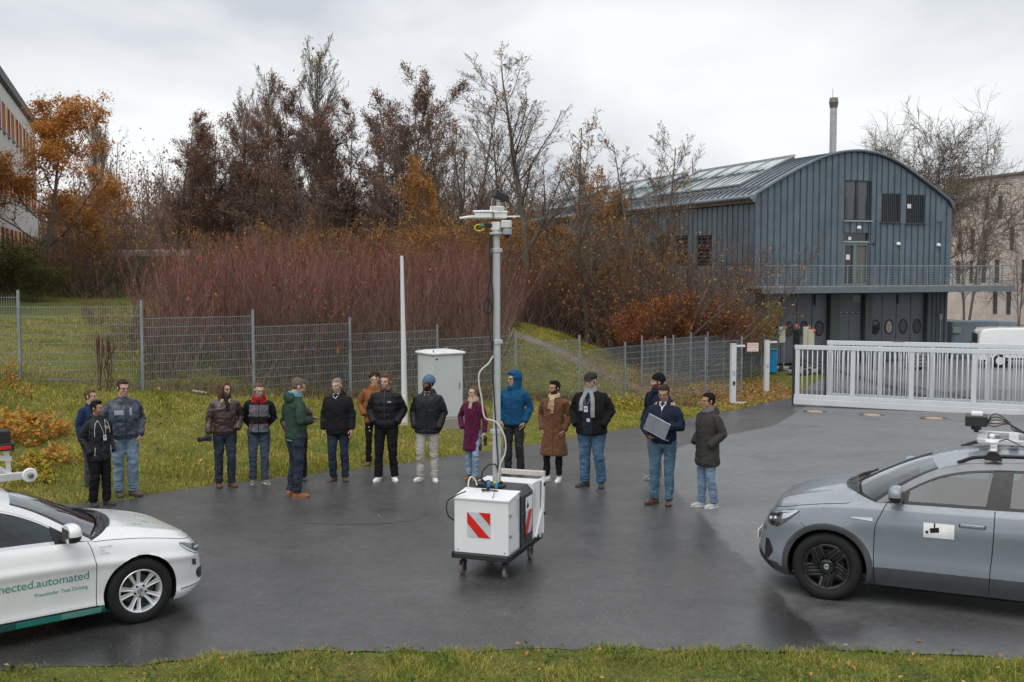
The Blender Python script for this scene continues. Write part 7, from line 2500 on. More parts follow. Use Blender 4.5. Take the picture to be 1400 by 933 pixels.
# --- unit head, chin at z=0, crown at z=.235, face towards -Y, origin on the neck axis
def head_unit(jaw=1.0, long_=1.0):
 m = MB()
 m.ell((0, .012, .150), (.0745, .094, .088), nu=24, nv=16)
 m.ell((0, -.022, .085), (.056 * jaw, .062, .078), nu=20, nv=12)
 m.ell((0, -.045, .030), (.033 * jaw, .036, .030), nu=14, nv=9)
 m.ell((0, -.074, .140), (.052, .018, .020), nu=14, nv=9)
 m.ell((.030, -.060, .095), (.022, .022, .022), nu=10, nv=8)
 m.ell((-.030, -.060, .095), (.022, .022, .022), nu=10, nv=8)
 m.tube([(0, -.084, .134), (0, -.098, .108), (0, -.104, .092)], [.009, .012, .0135], 8)
 m.ell((0, -.097, .086), (.017, .012, .010), nu=10, nv=7)
 m.ell((0, -.082, .060), (.022, .012, .0075), nu=12, nv=7)
 m.ell((0, -.080, .050), (.019, .012, .0075), nu=12, nv=7)
 for sx in (-1, 1):
  m.ell((sx * .076, .012, .112), (.010, .019, .031), M=Rz(sx * .25), nu=12, nv=8)
 m.tube([(0, .028, -.11), (0, .020, -.03), (0, .012, .07)], [.062, .055, .054], 14)
 v, q, n_ = remesh(m, .0062, 2)
 for sx in (-1, 1):
  d = np.linalg.norm((v - [sx * .031, -.084, .118]) * [1, 1, 1.5], axis=1)
  v[:, 1] += .005 * np.exp(-(d / .016) ** 2)
 return v, q
HEAD_M = head_unit(1.05)
HEAD_F = head_unit(.88)
def hand_unit(curl, thumb=.5):
 """left-hand style: wrist at origin, fingers along -Z, palm facing +X, thumb towards -Y"""
 m = MB()
 m.ell((0, 0, -.045), (.0145, .040, .052), power=.85, nu=16, nv=12)
 m.tube([(0, 0, .05), (0, 0, .0), (0, 0, -.02)], [.026, .025, .026], 10, ry=[.022, .020, .018])
 ln = [(-.030, .072, .0088), (-.010, .080, .0092), (.010, .075, .0088), (.029, .060, .0078)]
 for i, (y, L_, r_) in enumerate(ln):
  a = 0.12
  p = np.array([0, y, -.082 + abs(y) * .25])
  pts = [p + [0, 0, .02], p]
  for s_, f_ in ((.45, .8), (.30, 1.0), (.25, .8)):
   a += curl * f_
   p = p + np.array([math.sin(a), y * .05, -math.cos(a)]) * L_ * s_
   pts.append(p)
  m.tube(pts, [r_ * 1.05, r_ * 1.05, r_, r_ * .92, r_ * .75], 8)
  m.ell(pts[-1], (r_ * .78,) * 3, nu=8, nv=6)
 b = np.array([.004, -.030, -.020])
 t1 = b + np.array([.012 + .02 * thumb, -.026, -.032])
 t2 = t1 + np.array([.012 * thumb * 2, -.010, -.030])
 m.tube([b, b * .5 + t1 * .5, t1, t2], [.014, .0135, .0105, .0085], 8)
 m.ell(t2, (.0085,) * 3, nu=8, nv=6)
 v, q, n_ = remesh(m, .0042, 1)
 return v, q
HAND_R = hand_unit(.30)
HAND_G = hand_unit(.85, .9)
HAND_F = hand_unit(.12, .3)
def frame_from(z_dir, x_hint):
 z = np.array(z_dir, float)
 z /= np.linalg.norm(z)
 x = np.array(x_hint, float)
 x -= z * (x @ z)
 x /= np.linalg.norm(x)
 y = np.cross(z, x)
 M = np.eye(4)
 M[:3, 0], M[:3, 1], M[:3, 2] = x, y, z
 return M
def shoe_mesh(kind):
 """foot pointing to -Y, ankle at origin above; sole at z=-.085"""
 up = MB()
 up.ell((0, -.035, -.050), (.043, .115, .034), power=.8, nu=20, nv=12)
 up.ell((0, -.115, -.058), (.044, .055, .026), power=.85, nu=16, nv=10)
 up.ell((0, .048, -.035), (.034, .040, .048), power=.85, nu=16, nv=10)
 hi = {'boot': .06, 'shoe': .0, 'sneaker': .0}[kind]
 up.tube([(0, .030, -.05), (0, .030, .0), (0, .034, .02 + hi)], [.036, .040, .040], 14, ry=[.05, .045, .042])
 v, q, n_ = remesh(up, .007, 2)
 v[:, 2] = np.maximum(v[:, 2], -.078)
 a = np.linspace(0, 2 * PI, 29)[:-1]
 sx = .046 * np.cos(a)
 sy = -.038 + .130 * np.sin(a)
 sx = np.where(np.sin(a) < 0, sx * 1.05, sx * .86)
 sole = MB()
 hs = .026 if kind == 'sneaker' else .020
 g = np.array([np.stack([sx * k, (sy + .038) * k - .038, 0 * a + z], 1) for k, z in ((.94, -.086), (1.02, -.083), (1.03, -.086 + hs * .7), (.96, -.086 + hs))])
 sole.grid(g, wrap=True, caps=True)
 return (v, q), sole
SHOES = {k: shoe_mesh(k) for k in ('boot', 'shoe', 'sneaker')}
def folds(v, n, amp, seed, sc=(9, 9, 16)):
 a = fbm(v * np.array(sc) + seed * 3.7 + fbm(v * 5, seed + 5, 2)[:, None] * .9, seed, 3)
 d = 1 - np.abs(a) * 2.6
 return v + n * (amp * np.clip(d, -.8, 1))[:, None]
def vnormals(v, q):
 fn = np.cross(v[q[:, 2]] - v[q[:, 0]], v[q[:, 3]] - v[q[:, 1]])
 n = np.zeros_like(v)
 for k in range(4):
  np.add.at(n, q[:, k], fn)
 return n / (np.linalg.norm(n, axis=1)[:, None] + 1e-12)
def rings(mb, R_):
 """R_: list of (z, cx, cy, rx, ry) bottom to top; superellipse rings"""
 a = np.arange(28) * 2 * PI / 28
 c, s_ = np.cos(a), np.sin(a)
 pw = .82
 g = np.array([np.stack([cx + rx * np.sign(c) * np.abs(c) ** pw, cy + ry * np.sign(s_) * np.abs(s_) ** pw, 0 * a + z], 1) for z, cx, cy, rx, ry in R_])
 return mb.grid(g, wrap=True, caps=True)
def person(label, feet, head_top, yaw, cfg, dist=None, z=None):
 """feet = photo pixel of the standing point; head_top = photo pixel row of the crown; yaw 0 faces the camera, + turns to picture right"""
 C_ = cfg
 if dist is not None:
  p = np.array([(feet[0] - 700) / F * dist, dist, float(zroad(dist)) if z is None else z])
 else:
  p = on_road(*feet)
 px_m = F / (p[1] * math.cos(PITCH) + 0 * 1)
 top = at_y(feet[0], head_top, p[1])[2] - p[2]
 h = C_.get('h', top - C_.get('crown', .0))
 k = h / 1.78
 root = thing('person', label, 'person', (p[0], p[1], p[2] + .004), R(yaw))
 root.scale = (k, k, k)
 root.rotation_euler = (R(rng.normal(0, .9)), R(rng.normal(0, .9)), R(yaw))
 fat = C_.get('fat', 1.0)
 sh = C_.get('sh', .19) - .008
 stance = C_.get('stance', .10)
 sg_ = 1 if C_.get('seed', 1) % 2 else -1
 legs = C_.get('legs', [(stance, -.05 * sg_, 14), (-stance, .05 * sg_, -14)])
 bend = C_.get('bend', .02)
 lean = C_.get('lean', 0.0)
 hipz, kz = .93, .50
 sx_ = lambda s_: s_ * (sh - .01)
 shoulders = {s_: np.array([s_ * sh, .012 + lean * .6, 1.418]) for s_ in (1, -1)}
 arms = C_['arms']
 PO = {
  'down': ((.240, .02, 1.17), (.250, -.05, .92), 'R'),
  'pocket': ((.278, .085, 1.18), (.195, -.095, 1.00), None),
  'low_pocket': ((.262, .075, 1.165), (.205, -.075, .93), None),
  'jeans': ((.272, .085, 1.17), (.205, -.055, .93), 'P'),
  'back': ((.268, .09, 1.17), (.12, .165, .99), 'R'),
  'front': ((.27, .05, 1.18), (.05, -.23, 1.12), 'G'),
  'hold': ((.248, .02, 1.17), (.272, -.07, .93), 'G'),
  'laptop_under': ((.285, -.02, 1.17), (.16, -.32, 1.10), 'F'),
  'laptop_top': ((.28, .0, 1.17), (.10, -.30, 1.21), 'G'),
 }
 A = {}
 for s_, a in zip((1, -1), arms):
  e, w_, hd = PO[a] if isinstance(a, str) else a
  dx = (fat - 1) * .12
  A[s_] = (np.array([s_ * (e[0] + dx), e[1], e[2]]), np.array([s_ * (w_[0] + dx * .8), w_[1] - (fat - 1) * .12 * (w_[1] < 0), w_[2]]), hd)
 J = {}
 for s_, (lx_, ly_, toe) in zip((1, -1), legs):
  hip = np.array([s_ * .095, .01, hipz])
  ank = np.array([lx_, ly_ + .02, .088])
  kn = (hip * .46 + ank * .54)
  kn[1] -= bend + (.045 if s_ == (1 if C_.get('seed', 1) % 3 else -1) else 0)
  kn[2] = kz
  J[s_] = (hip, kn, ank, toe)
 head = HEAD_F if C_.get('female') else HEAD_M
 hy = R(C_.get('hyaw', 0))
 hp = R(C_.get('hpitch', 0))
 hb = np.array([0, .0 + lean, 1.532])
 MH = T(*hb) @ Rz(hy) @ Rx(hp)
 hs = C_.get('hs', 1.0) * 1.045
 MH = MH @ Sc(hs)
 def hx(v):
  return v @ MH[:3, :3].T + MH[:3, 3]
 core = MB()
 rings(core, [(.90, 0, .0, .13, .085), (1.05, 0, 0, .13, .09), (1.25, 0, lean * .3, .15, .10), (1.40, 0, lean * .6 + .01, .155, .085), (1.47, 0, lean * .8 + .01, .08, .06)])
 core.tube([(0, lean * .8 + .015, 1.40), (0, lean * .9 + .012, 1.50), hx(np.array([[0, .018, .03]]))[0]], [.058, .052, .052], 12)
 for s_ in (1, -1):
  e, w_, hd = A[s_]
  core.tube([shoulders[s_] * [.9, 1, 1], (shoulders[s_] + e) / 2, e, (e + w_) / 2, w_], [.045, .04, .036, .032, .025], 10)
  hip, kn, ank, toe = J[s_]
  core.tube([hip, (hip + kn) / 2, kn, (kn + ank) / 2 + [0, .01, 0], ank], [.085, .07, .05, .045, .035], 10)
 v, q, _ = remesh(core, .022, 1)
 body = MB().add(v, q, 0)
 hv, hq = head
 hv2 = hv.copy()
 face_y = hv2[:, 1]
 skin = skin_mat(C_['skin'])
 beard = C_.get('beard')
 if beard:
  reg = (hv2[:, 2] < .085) & (hv2[:, 2] > -.015) & (hv2[:, 1] < .0 + .02) & ~((hv2[:, 2] > .074) & (np.abs(hv2[:, 0]) < .03) & (hv2[:, 1] < -.06) & (hv2[:, 2] > .078))
  nn = vnormals(hv2, hq)
  hv2 = hv2 + nn * (reg * (beard * .7 if beard > .003 else 0))[:, None]
 hc = hv2[hq].mean(1)
 fm = np.zeros(len(hq), int)
 if beard:
  lips = (np.abs(hc[:, 0]) < .017) & (hc[:, 2] > .050) & (hc[:, 2] < .063) & (hc[:, 1] < -.07)
  b1 = (hc[:, 2] < .068 + .03 * smoothstep(.035, .06, np.abs(hc[:, 0]))) & (hc[:, 2] > -.012) & (hc[:, 1] < .018) & ~lips
  fm[b1] = 1
  fm[lips] = 2
 else:
  lips = (np.abs(hc[:, 0]) < .020) & (hc[:, 2] > .048) & (hc[:, 2] < .064) & (hc[:, 1] < -.076)
  fm[lips] = 2
 body.v.append(hx(hv2))
 for k_ in (0, 1, 2):
  if (fm == k_).any():
   body.f.append((hq[fm == k_] + body.n, k_))
 body.n += len(hv2)
 w0_ = .85 if (beard or 0) > .003 else .38
 for sx in (-1, 1):
  for c_, r_, mi in (((sx * .031, -.0785, .118), (.0115, .008, .0055), 3), ((sx * .031, -.0845, .118), (.0055, .0035, .0052), 4)):
   e_ = MB().ell(c_, r_, nu=10, nv=7, mi=mi)
   body.join(e_, MH)
  e_ = MB().tube([(sx * .014, -.091, .137), (sx * .030, -.091, .142), (sx * .049, -.078, .137)], [.003, .004, .0025], 6, mi=5)
  body.join(e_, MH)
 hands = {'R': HAND_R, 'G': HAND_G, 'F': HAND_F, 'P': HAND_R}
 for s_ in (1, -1):
  e, w_, hd = A[s_]
  if hd is None:
   continue
  v_, q_ = hands[hd]
  d = w_ - e
  d = d / np.linalg.norm(d)
  if hd == 'P':
   d = np.array([-s_ * .25, -.15, -.95])
  zc = -d
  ov = C_.get('palm', {}).get(s_)
  if ov:
   M = frame_from(zc, ov)
   v3 = v_.copy()
   if C_.get('mirror_hand', {}).get(s_, s_ > 0):
    v3[:, 1] *= -1
  else:
   M = frame_from(zc, (-s_, 0, 0))
   v3 = v_.copy()
   if (M[:3, :3] @ np.array([0, -1.0, 0]))[1] > 0:
    v3[:, 1] *= -1
  flip = v3[0, 1] * v_[0, 1] < 0
  M[:3, 3] = w_ + d * .012
  body.v.append(v3 @ M[:3, :3].T + M[:3, 3])
  body.f.append(((q_[:, ::-1] if flip else q_) + body.n, 0))
  body.n += len(v3)
 hm = hair_mat(C_['hair'])
 body.build('body', [skin, mat('beard_%s_%s_%d' % (C_['hair'], C_['skin'], (beard or 0) > .003), tuple(x * w0_ + y * (1 - w0_) for x, y in zip(HAIR[C_['hair']], SKIN[C_['skin']])), .85, spec=.1), mat('lips_' + C_['skin'], tuple(x * y for x, y in zip(SKIN[C_['skin']], (.95, .68, .70))), .45), mat('eye_white', (.6, .58, .55), .3), mat('iris_dark', (.02, .015, .012), .2), hm], root, angle=None)
 st_ = C_.get('style', 'short')
 def hairmesh(mbh, vox=.008, amp=.006, sc=60, name='hair', seed=3, M=MH, m_=None, sm=1):
  v, q, _ = remesh(mbh, vox, sm)
  n = vnormals(v, q)
  v = v + n * (amp * fbm(v * np.array([sc, sc, sc * .55]), seed, 2))[:, None]
  v = v @ M[:3, :3].T + M[:3, 3]
  return MB().add(v, q).build(name, m_ or hm, root, angle=None)
 hb_ = MB()
 if st_ in ('short', 'quiff', 'flat', 'thin'):
  t_ = {'short': .006, 'quiff': .010, 'flat': .008, 'thin': .003}[st_]
  hb_.ell((0, .026, .158), (.0765 + t_ * .6, .088 + t_, .084 + t_), nu=24, nv=16)
  hb_.ell((0, .045, .115), (.070 + t_ * .5, .062, .06), nu=20, nv=12)
  hb_.ell((0, -.028, .205), (.056, .050, .026 + t_), nu=18, nv=10)
  for sx in (-1, 1):
   hb_.ell((sx * .070, -.010, .140), (.010, .026, .032), nu=10, nv=8)
  if st_ == 'quiff':
   hb_.ell((0, -.050, .224), (.050, .038, .024), M=Rx(R(20)), nu=16, nv=10)
   hb_.ell((0, .0, .232), (.058, .058, .020), nu=16, nv=10)
 elif st_ == 'curly':
  rr = np.random.default_rng(5)
  hb_.ell((0, .03, .165), (.086, .092, .092), nu=20, nv=14)
  for _ in range(46):
   a, b = rr.random() * 2 * PI, rr.random() * 1.4 - .15
   d_ = np.array([math.cos(a) * math.cos(b), math.sin(a) * math.cos(b) * 1.0, math.sin(b)])
   c_ = np.array([0, .018, .158]) + d_ * [.094, .10, .098]
   if c_[1] < -.045 and c_[2] < .178:
    continue
   hb_.ell(c_, (.022, .022, .022), nu=8, nv=6)
 elif st_ == 'long':
  hb_.ell((0, .026, .160), (.086, .096, .092), nu=24, nv=16)
  hb_.ell((0, -.030, .208), (.060, .048, .028), nu=18, nv=10)
  hb_.tube([(0, .050, .20), (0, .068, .11), (0, .070, .0), (0, .060, -.07)], [.06, .085, .085, .055], 16, ry=[.05, .055, .05, .035], up=(1, 0, 0))
  for sx in (-1, 1):
   hb_.tube([(sx * .050, -.035, .205), (sx * .082, -.028, .155), (sx * .092, -.012, .08), (sx * .095, .0, .01), (sx * .085, .005, -.055)], [.02, .026, .030, .032, .016], 10)
 elif st_ in ('bun', 'ponytail', 'tied'):
  t_ = .005
  hb_.ell((0, .026, .158), (.0765 + t_ * .6, .089 + t_, .085 + t_), nu=24, nv=16)
  hb_.ell((0, .045, .115), (.070, .062, .06), nu=20, nv=12)
  hb_.ell((0, -.030, .206), (.055, .048, .025), nu=18, nv=10)
  if st_ == 'bun':
   hb_.ell((0, .035, .262), (.032, .032, .030), nu=12, nv=8)
   hb_.tube([(0, .03, .22), (0, .035, .25)], [.02, .018], 8)
  elif st_ == 'ponytail':
   hb_.tube([(0, .10, .17), (0, .145, .155), (0, .155, .10), (0, .145, .03)], [.022, .034, .034, .012], 10)
   for sx in (-1, 1):
    hb_.tube([(sx * .070, -.02, .16), (sx * .078, .0, .12), (sx * .070, .04, .10)], [.012, .016, .012], 8)
  else:
   hb_.tube([(0, .10, .13), (0, .118, .09)], [.018, .014], 8)
 if st_ in ('short', 'quiff', 'flat', 'thin', 'curly', 'long', 'bun', 'ponytail', 'tied'):
  hairmesh(hb_, amp=.011 if st_ in ('curly', 'long') else .006, sc=70 if st_ == 'curly' else 55)
 elif st_ in ('beanie', 'cap'):
  hb_.ell((0, .030, .120), (.0755, .080, .060), nu=20, nv=12)
  for sx in (-1, 1):
   hb_.ell((sx * .070, -.004, .120), (.010, .024, .030), nu=10, nv=8)
  hairmesh(hb_, amp=.004)
  hm_ = C_['hatmat']
  hh = MB()
  if st_ == 'beanie':
   hh.ell((0, .024, .172), (.090, .106, .092), M=Rx(R(-8)), nu=24, nv=16, zmin=-.35)
   hh.ell((0, .040, .225), (.062, .070, .045), M=Rx(R(-20)), nu=18, nv=10)
   v, q, _ = remesh(hh, .008, 1)
   a = np.arctan2(v[:, 1] - .02, v[:, 0])
   n = vnormals(v, q)
   v = v + n * (.0022 * np.sin(a * 34))[:, None] + n * (.003 * fbm(v * 18, 2, 2))[:, None]
   cuff = MB()
   aa = np.arange(36) * 2 * PI / 36
   g = np.array([np.stack([rx_ * np.cos(aa), .022 + ry_ * np.sin(aa), z_ + .055 * (-(np.sin(aa)) * .25) + 0 * aa], 1) for rx_, ry_, z_ in ((.084, .100, .140), (.093, .109, .142), (.096, .112, .165), (.092, .107, .186), (.080, .096, .186))])
   cuff.grid(g, wrap=True)
   o_ = MB().add(v @ MH[:3, :3].T + MH[:3, 3], q).build('beanie', hm_, root, angle=None)
   MB().join(cuff, MH).build('beanie_cuff', hm_, root)
  else:
   hh.ell((0, .022, .182), (.096, .115, .060), M=Rx(R(6)), nu=24, nv=14, zmin=-.5)
   hh.ell((0, -.045, .172), (.080, .062, .042), M=Rx(R(14)), nu=20, nv=12)
   v, q, _ = remesh(hh, .009, 3)
   MB().add(v @ MH[:3, :3].T + MH[:3, 3], q).build('flat_cap', hm_, root, angle=None)
   pk_ = MB()
   a_ = np.linspace(PI * 1.12, PI * 1.88, 15)
   g = np.array([np.stack([.082 * r_ * np.cos(a_), -.050 + .082 * r_ * np.sin(a_) * 1.05, z_ - .03 * (r_ - .6) + 0 * a_], 1) for r_, z_ in ((.6, .168), (1.0, .160), (1.02, .155), (.6, .160))])
   pk_.grid(g)
   MB().join(pk_, MH).build('cap_peak', hm_, root)
 if C_.get('glasses'):
  gm_ = mat('glasses_frame', (.03, .03, .035), .3) if C_['glasses'] != 'wire' else mat('glasses_wire', (.35, .28, .2), .3, .8)
  g_ = MB()
  aa = np.arange(16) * 2 * PI / 16
  for sx in (-1, 1):
   pw = .7
   g_.tube(np.stack([sx * .031 + .023 * np.sign(np.cos(aa)) * np.abs(np.cos(aa)) ** pw, -.096 + 0 * aa + .0 * aa, .117 + .0165 * np.sign(np.sin(aa)) * np.abs(np.sin(aa)) ** pw], 1), .0018 if C_['glasses'] != 'wire' else .0012, 5, closed=True, up=(0, 1, 0))
   g_.tube([(sx * .054, -.094, .124), (sx * .073, -.045, .122), (sx * .080, .012, .118)], .0016, 5)
  g_.tube([(-.008, -.098, .121), (0, -.100, .124), (.008, -.098, .121)], .0022, 5)
  MB().join(g_, MH).build('glasses', gm_, root)
 tr = MB()
 tm_ = C_['trousers']
 tw_ = C_.get('tw', 1.0)
 hk = .90 if C_.get('hemz', .86) < .8 else 1.0
 rings(tr, [(.84, 0, .008, .112 * fat * hk, .092 * fat * hk), (.90, 0, .008, .142 * fat * hk, .105 * fat * hk), (.96, 0, .004, .146 * fat * hk, .104 * fat * hk), (1.0, 0, .0, .130 * fat * hk, .092 * fat * hk)])
 for s_ in (1, -1):
  hip, kn, ank, toe = J[s_]
  hem = ank + [0, .004, -.005 + C_.get('hem', 0)]
  mid1, mid2 = hip * .5 + kn * .5, kn * .5 + ank * .5 + [0, .012, 0]
  tr.tube([hip + [0, 0, .02], hip * .8 + kn * .2, mid1, kn, mid2, ank * .85 + kn * .15, hem], np.array([.088 * fat, .092 * fat, .080, .062, .059, .054, .057]) * tw_, 16, ry=np.array([.098 * fat, .098 * fat, .086, .068, .066, .060, .064]) * tw_)
 v, q, _ = remesh(tr, .012, 3)
 n = vnormals(v, q)
 sd = C_.get('seed', 1)
 v = folds(v, n, .012, sd, (8, 8, 9))
 lowk = np.exp(-((v[:, 2] - .14) / .09) ** 2)
 v = v + n * (lowk * .006 * np.sin(v[:, 2] * 150 + 3 * fbm(v * 9, sd, 2)))[:, None]
 knk = np.exp(-((v[:, 2] - .50) / .07) ** 2)
 v = v + n * (knk * .0025 * np.sin(v[:, 2] * 110 + 4 * fbm(v * 8, sd + 1, 2)))[:, None]
 MB().add(v, q).build('trousers', tm_, root, angle=None)
 (sv, sq), sole = SHOES[C_.get('shoe', 'shoe')]
 for s_ in (1, -1):
  hip, kn, ank, toe = J[s_]
  M = T(ank[0], ank[1] - .015, ank[2] - .002) @ Rz(R(toe)) @ Rx(R(-C_.get('lift', {}).get(s_, 0)))
  o_ = put('shoe', None, root)
  MB().join(MB().add(sv, sq), M).build('shoe_upper', C_['shoes'], o_, angle=None)
  MB().join(sole, M).build('shoe_sole', C_.get('sole', mat('sole_dark', (.03, .03, .03), .7)), o_, angle=40)
 jz = C_.get('hemz', .86)
 jf = C_.get('jfat', 1.0) * (1 + (fat - 1) * .9)
 fl_ = C_.get('flare', 1.0)
 jk = MB()
 ly = lambda z_: lean * smoothstep(.9, 1.5, z_)
 R_ = []
 for z_, rx_, ry_ in ((jz, .168 * fl_, .125 * fl_), (jz + .03, .175 * fl_, .132 * fl_)):
  R_.append((z_, 0, .004, rx_ * jf, ry_ * jf))
 if jz < .80:
  R_.append(((jz + .93) / 2, 0, .003, .176 * (1 + (fl_ - 1) * .5) * jf, .132 * (1 + (fl_ - 1) * .4) * jf))
 for z_, rx_, ry_, cy_ in ((.96, .172, .128, .0), (1.08, .165, .125, .0), (1.20, .172, .130, -.004), (1.32, .178, .130, 0), (1.38, .174, .120, .006), (1.43, .150, .100, .010), (1.465, .115, .084, .012), (1.495, .082, .072, .012), (1.52, .068, .066, .010)):
  if z_ > jz + .05:
   bel = 1 + (fat - 1) * .9 * (1 if z_ < 1.25 else .5)
   R_.append((z_, 0, cy_ + ly(z_), rx_ * C_.get('jfat', 1.0) * bel, ry_ * C_.get('jfat', 1.0) * (1 + (fat - 1) * 1.3 * (1 if z_ < 1.25 else .4))))
 rings(jk, R_)
 ar = C_.get('ar', 1.0)
 for s_ in (1, -1):
  e, w_, hd = A[s_]
  s0 = shoulders[s_] * [.70, 1, 1.0] + [0, 0, .0]
  d = (w_ - e) / np.linalg.norm(w_ - e)
  wend = w_ - d * (-.005 if hd else -.02)
  jk.tube([s0, shoulders[s_] * [.97, 1, 1] + [0, 0, -.012], shoulders[s_] * .62 + e * .38, e * .82 + shoulders[s_] * .18, e + [0, .008, 0], e * .5 + w_ * .5, wend - d * .03, wend], np.array([.056, .064, .064, .060, .058, .055, .050, .045]) * (1 + (ar - 1) * .7) * (1 + (fat - 1) * .3), 14)
 col = C_.get('collar', 'stand')
 if col in ('stand', 'coat', 'fleece'):
  a = np.arange(20) * 2 * PI / 20
  jk.tube(np.stack([.066 * np.cos(a), .008 + ly(1.5) + .070 * np.sin(a), 1.508 + .022 * np.sin(a)], 1), .021, 8, closed=True)
 if col in ('hood', 'furhood'):
  a = np.arange(20) * 2 * PI / 20
  jk.tube(np.stack([.070 * np.cos(a), .008 + ly(1.5) + .074 * np.sin(a), 1.515 + .028 * np.sin(a)], 1), .026, 8, closed=True)
  jk.ell((0, .105 + lean, 1.485), (.125, .062, .075), M=Rx(R(-18)), nu=18, nv=12)
  jk.ell((0, .080 + lean, 1.535), (.105, .050, .040), nu=18, nv=12)
 if C_.get('hood_up'):
  hdm = MB()
  hdm.ell((0, .036, .150), (.108, .112, .122), nu=24, nv=16)
  hdm.ell((0, -.010, .215), (.088, .085, .045), nu=20, nv=12)
  hdm.tube([(0, .045, .12), (0, .035, .02), (0, .03, -.07)], [.100, .098, .10], 16)
  hdm.tube([(.0, -.045, .018), (.0, -.035, -.05)], [.058, .066], 14)
  jk.join(hdm, MH)
 v, q, _ = remesh(jk, .0115, 3)
 n = vnormals(v, q)
 puf = C_.get('puffer')
 v = folds(v, n, C_.get('fold', .012), sd + 11, C_.get('fsc', (6.5, 6.5, 9)))
 tors = np.abs(v[:, 0]) < .19 * jf + 10 * (jz > 9)
 if puf:
  ph = v[:, 2] / puf
  v = v + n * (.011 * (np.abs(np.sin(ph * PI)) ** .6 - .6))[:, None] * 1.0
 if C_.get('ribhem'):
  kz_ = smoothstep(jz + .055, jz + .03, v[:, 2]) * (np.abs(v[:, 0]) < .22)
  v[:, 0] *= 1 - .10 * kz_
  v[:, 1] *= 1 - .10 * kz_
 if C_.get('hood_up'):
  hl_ = (v - MH[:3, 3]) @ np.linalg.inv(MH[:3, :3]).T
  reg = (hl_[:, 1] < -.02) & (hl_[:, 2] > .020) & (hl_[:, 2] < .178) & (np.abs(hl_[:, 0]) < .060)
  hl_[reg, 1] = np.maximum(hl_[reg, 1], .0)
  v = hl_ @ MH[:3, :3].T + MH[:3, 3]
 jm = C_['jacket']
 jms = jm if isinstance(jm, (list, tuple)) else [jm]
 mi = np.zeros(len(q), int)
 if C_.get('paint'):
  mi = C_['paint'](v[q].mean(1))
 jb = MB()
 jb.v.append(v)
 jb.n = len(v)
 for k_ in range(len(jms)):
  if (mi == k_).any():
   jb.f.append((q[mi == k_], k_))
 jb.build(C_.get('jname', 'jacket'), jms, root, angle=None)
 vt_, qt_ = v, q
 def front(x_, z_, off=.004, back=False):
  sel = (np.abs(vt_[:, 0] - x_) < .022) & (np.abs(vt_[:, 2] - z_) < .022)
  if not sel.any():
   return np.array([x_, -.14, z_])
  y_ = vt_[sel, 1].max() + off if back else vt_[sel, 1].min() - off
  return np.array([x_, y_, z_])
 def strip(pts, w_, m_, name, th=.006, back=False):
  P_ = np.array([front(x_, z_, .002, back) for x_, z_ in pts])
  MB().tube(P_, w_ / 2, 6, ry=th / 2, up=(1, 0, 0) if abs(P_[0, 0] - P_[-1, 0]) < abs(P_[0, 2] - P_[-1, 2]) else (0, 0, 1)).build(name, m_, root)
 trim = C_.get('trim', [])
 for t_ in trim:
  strip(spline([(a, b) for a, b in t_[0]], 10) if len(t_[0]) > 2 else np.linspace(t_[0][0], t_[0][1], 8), t_[1], t_[2], t_[3], t_[4] if len(t_) > 4 else .006)
 for pk_ in C_.get('patches', []):
  x_, z_, w_, h_, m_, nm = pk_[:6]
  gx = np.linspace(x_ - w_ / 2, x_ + w_ / 2, 4)
  gz_ = np.linspace(z_ - h_ / 2, z_ + h_ / 2, 4)
  g = np.array([[front(a, b, .005) for a in gx] for b in gz_])
  g[..., 1] = g[..., 1] * .5 + np.median(g[..., 1]) * .5
  b_ = np.pad(g, ((1, 1), (1, 1), (0, 0)), mode='edge')
  b_[0, :, 1] += .012
  b_[-1, :, 1] += .012
  b_[:, 0, 1] += .012
  b_[:, -1, 1] += .012
  MB().grid(b_, flip=True).build(nm, m_, root)
 if C_.get('scarf'):
  sm_, ends = C_['scarf']
  a = np.arange(24) * 2 * PI / 24
  scm = MB()
  for r_, z_, th in ((.074, 1.545, .024), (.080, 1.515, .026)):
   scm.tube(np.stack([r_ * np.cos(a), .006 + ly(1.5) + (r_ + .004) * np.sin(a), z_ + .020 * np.sin(a)], 1), th, 8, closed=True)
  for x0_, z1_ in ends:
   zz_ = np.linspace(1.50, z1_, 8)
   P_ = np.array([front(x0_ * (.5 + .5 * smoothstep(1.5, 1.35, z_)), z_, .012) for z_ in zz_])
   P_[0, 1] = min(P_[0, 1], -.07)
   scm.tube(P_, .034, 10, ry=.012, up=(1, 0, 0))
  v, q, _ = remesh(scm, .009, 1)
  v = folds(v, vnormals(v, q), .004, sd, (20, 20, 10))
  sms = sm_ if isinstance(sm_, (list, tuple)) else [sm_]
  sb_ = MB()
  if len(sms) > 1:
   zc = v[q].mean(1)
   k2 = (np.sin(zc[:, 2] * 210) > .35) & (zc[:, 2] < 1.46)
   sb_.v.append(v)
   sb_.n = len(v)
   sb_.f += [(q[~k2], 0)] + ([(q[k2], 1)] if k2.any() else [])
  else:
   sb_.add(v, q)
  sb_.build('scarf', sms, root, angle=None)
 if C_.get('fur'):
  a = np.linspace(-.25 * PI, 1.25 * PI, 20)
  fu = MB().tube(np.stack([.130 * np.cos(a), .055 + lean + .085 * np.sin(a), 1.47 + .055 * np.sin(a) ** 2 + 0 * a], 1), .032, 10)
  v, q, _ = remesh(fu, .009, 1)
  n = vnormals(v, q)
  v = v + n * (.012 * fbm(v * 60, 5, 2))[:, None]
  MB().add(v, q).build('fur_trim', C_['fur'], root, angle=None)
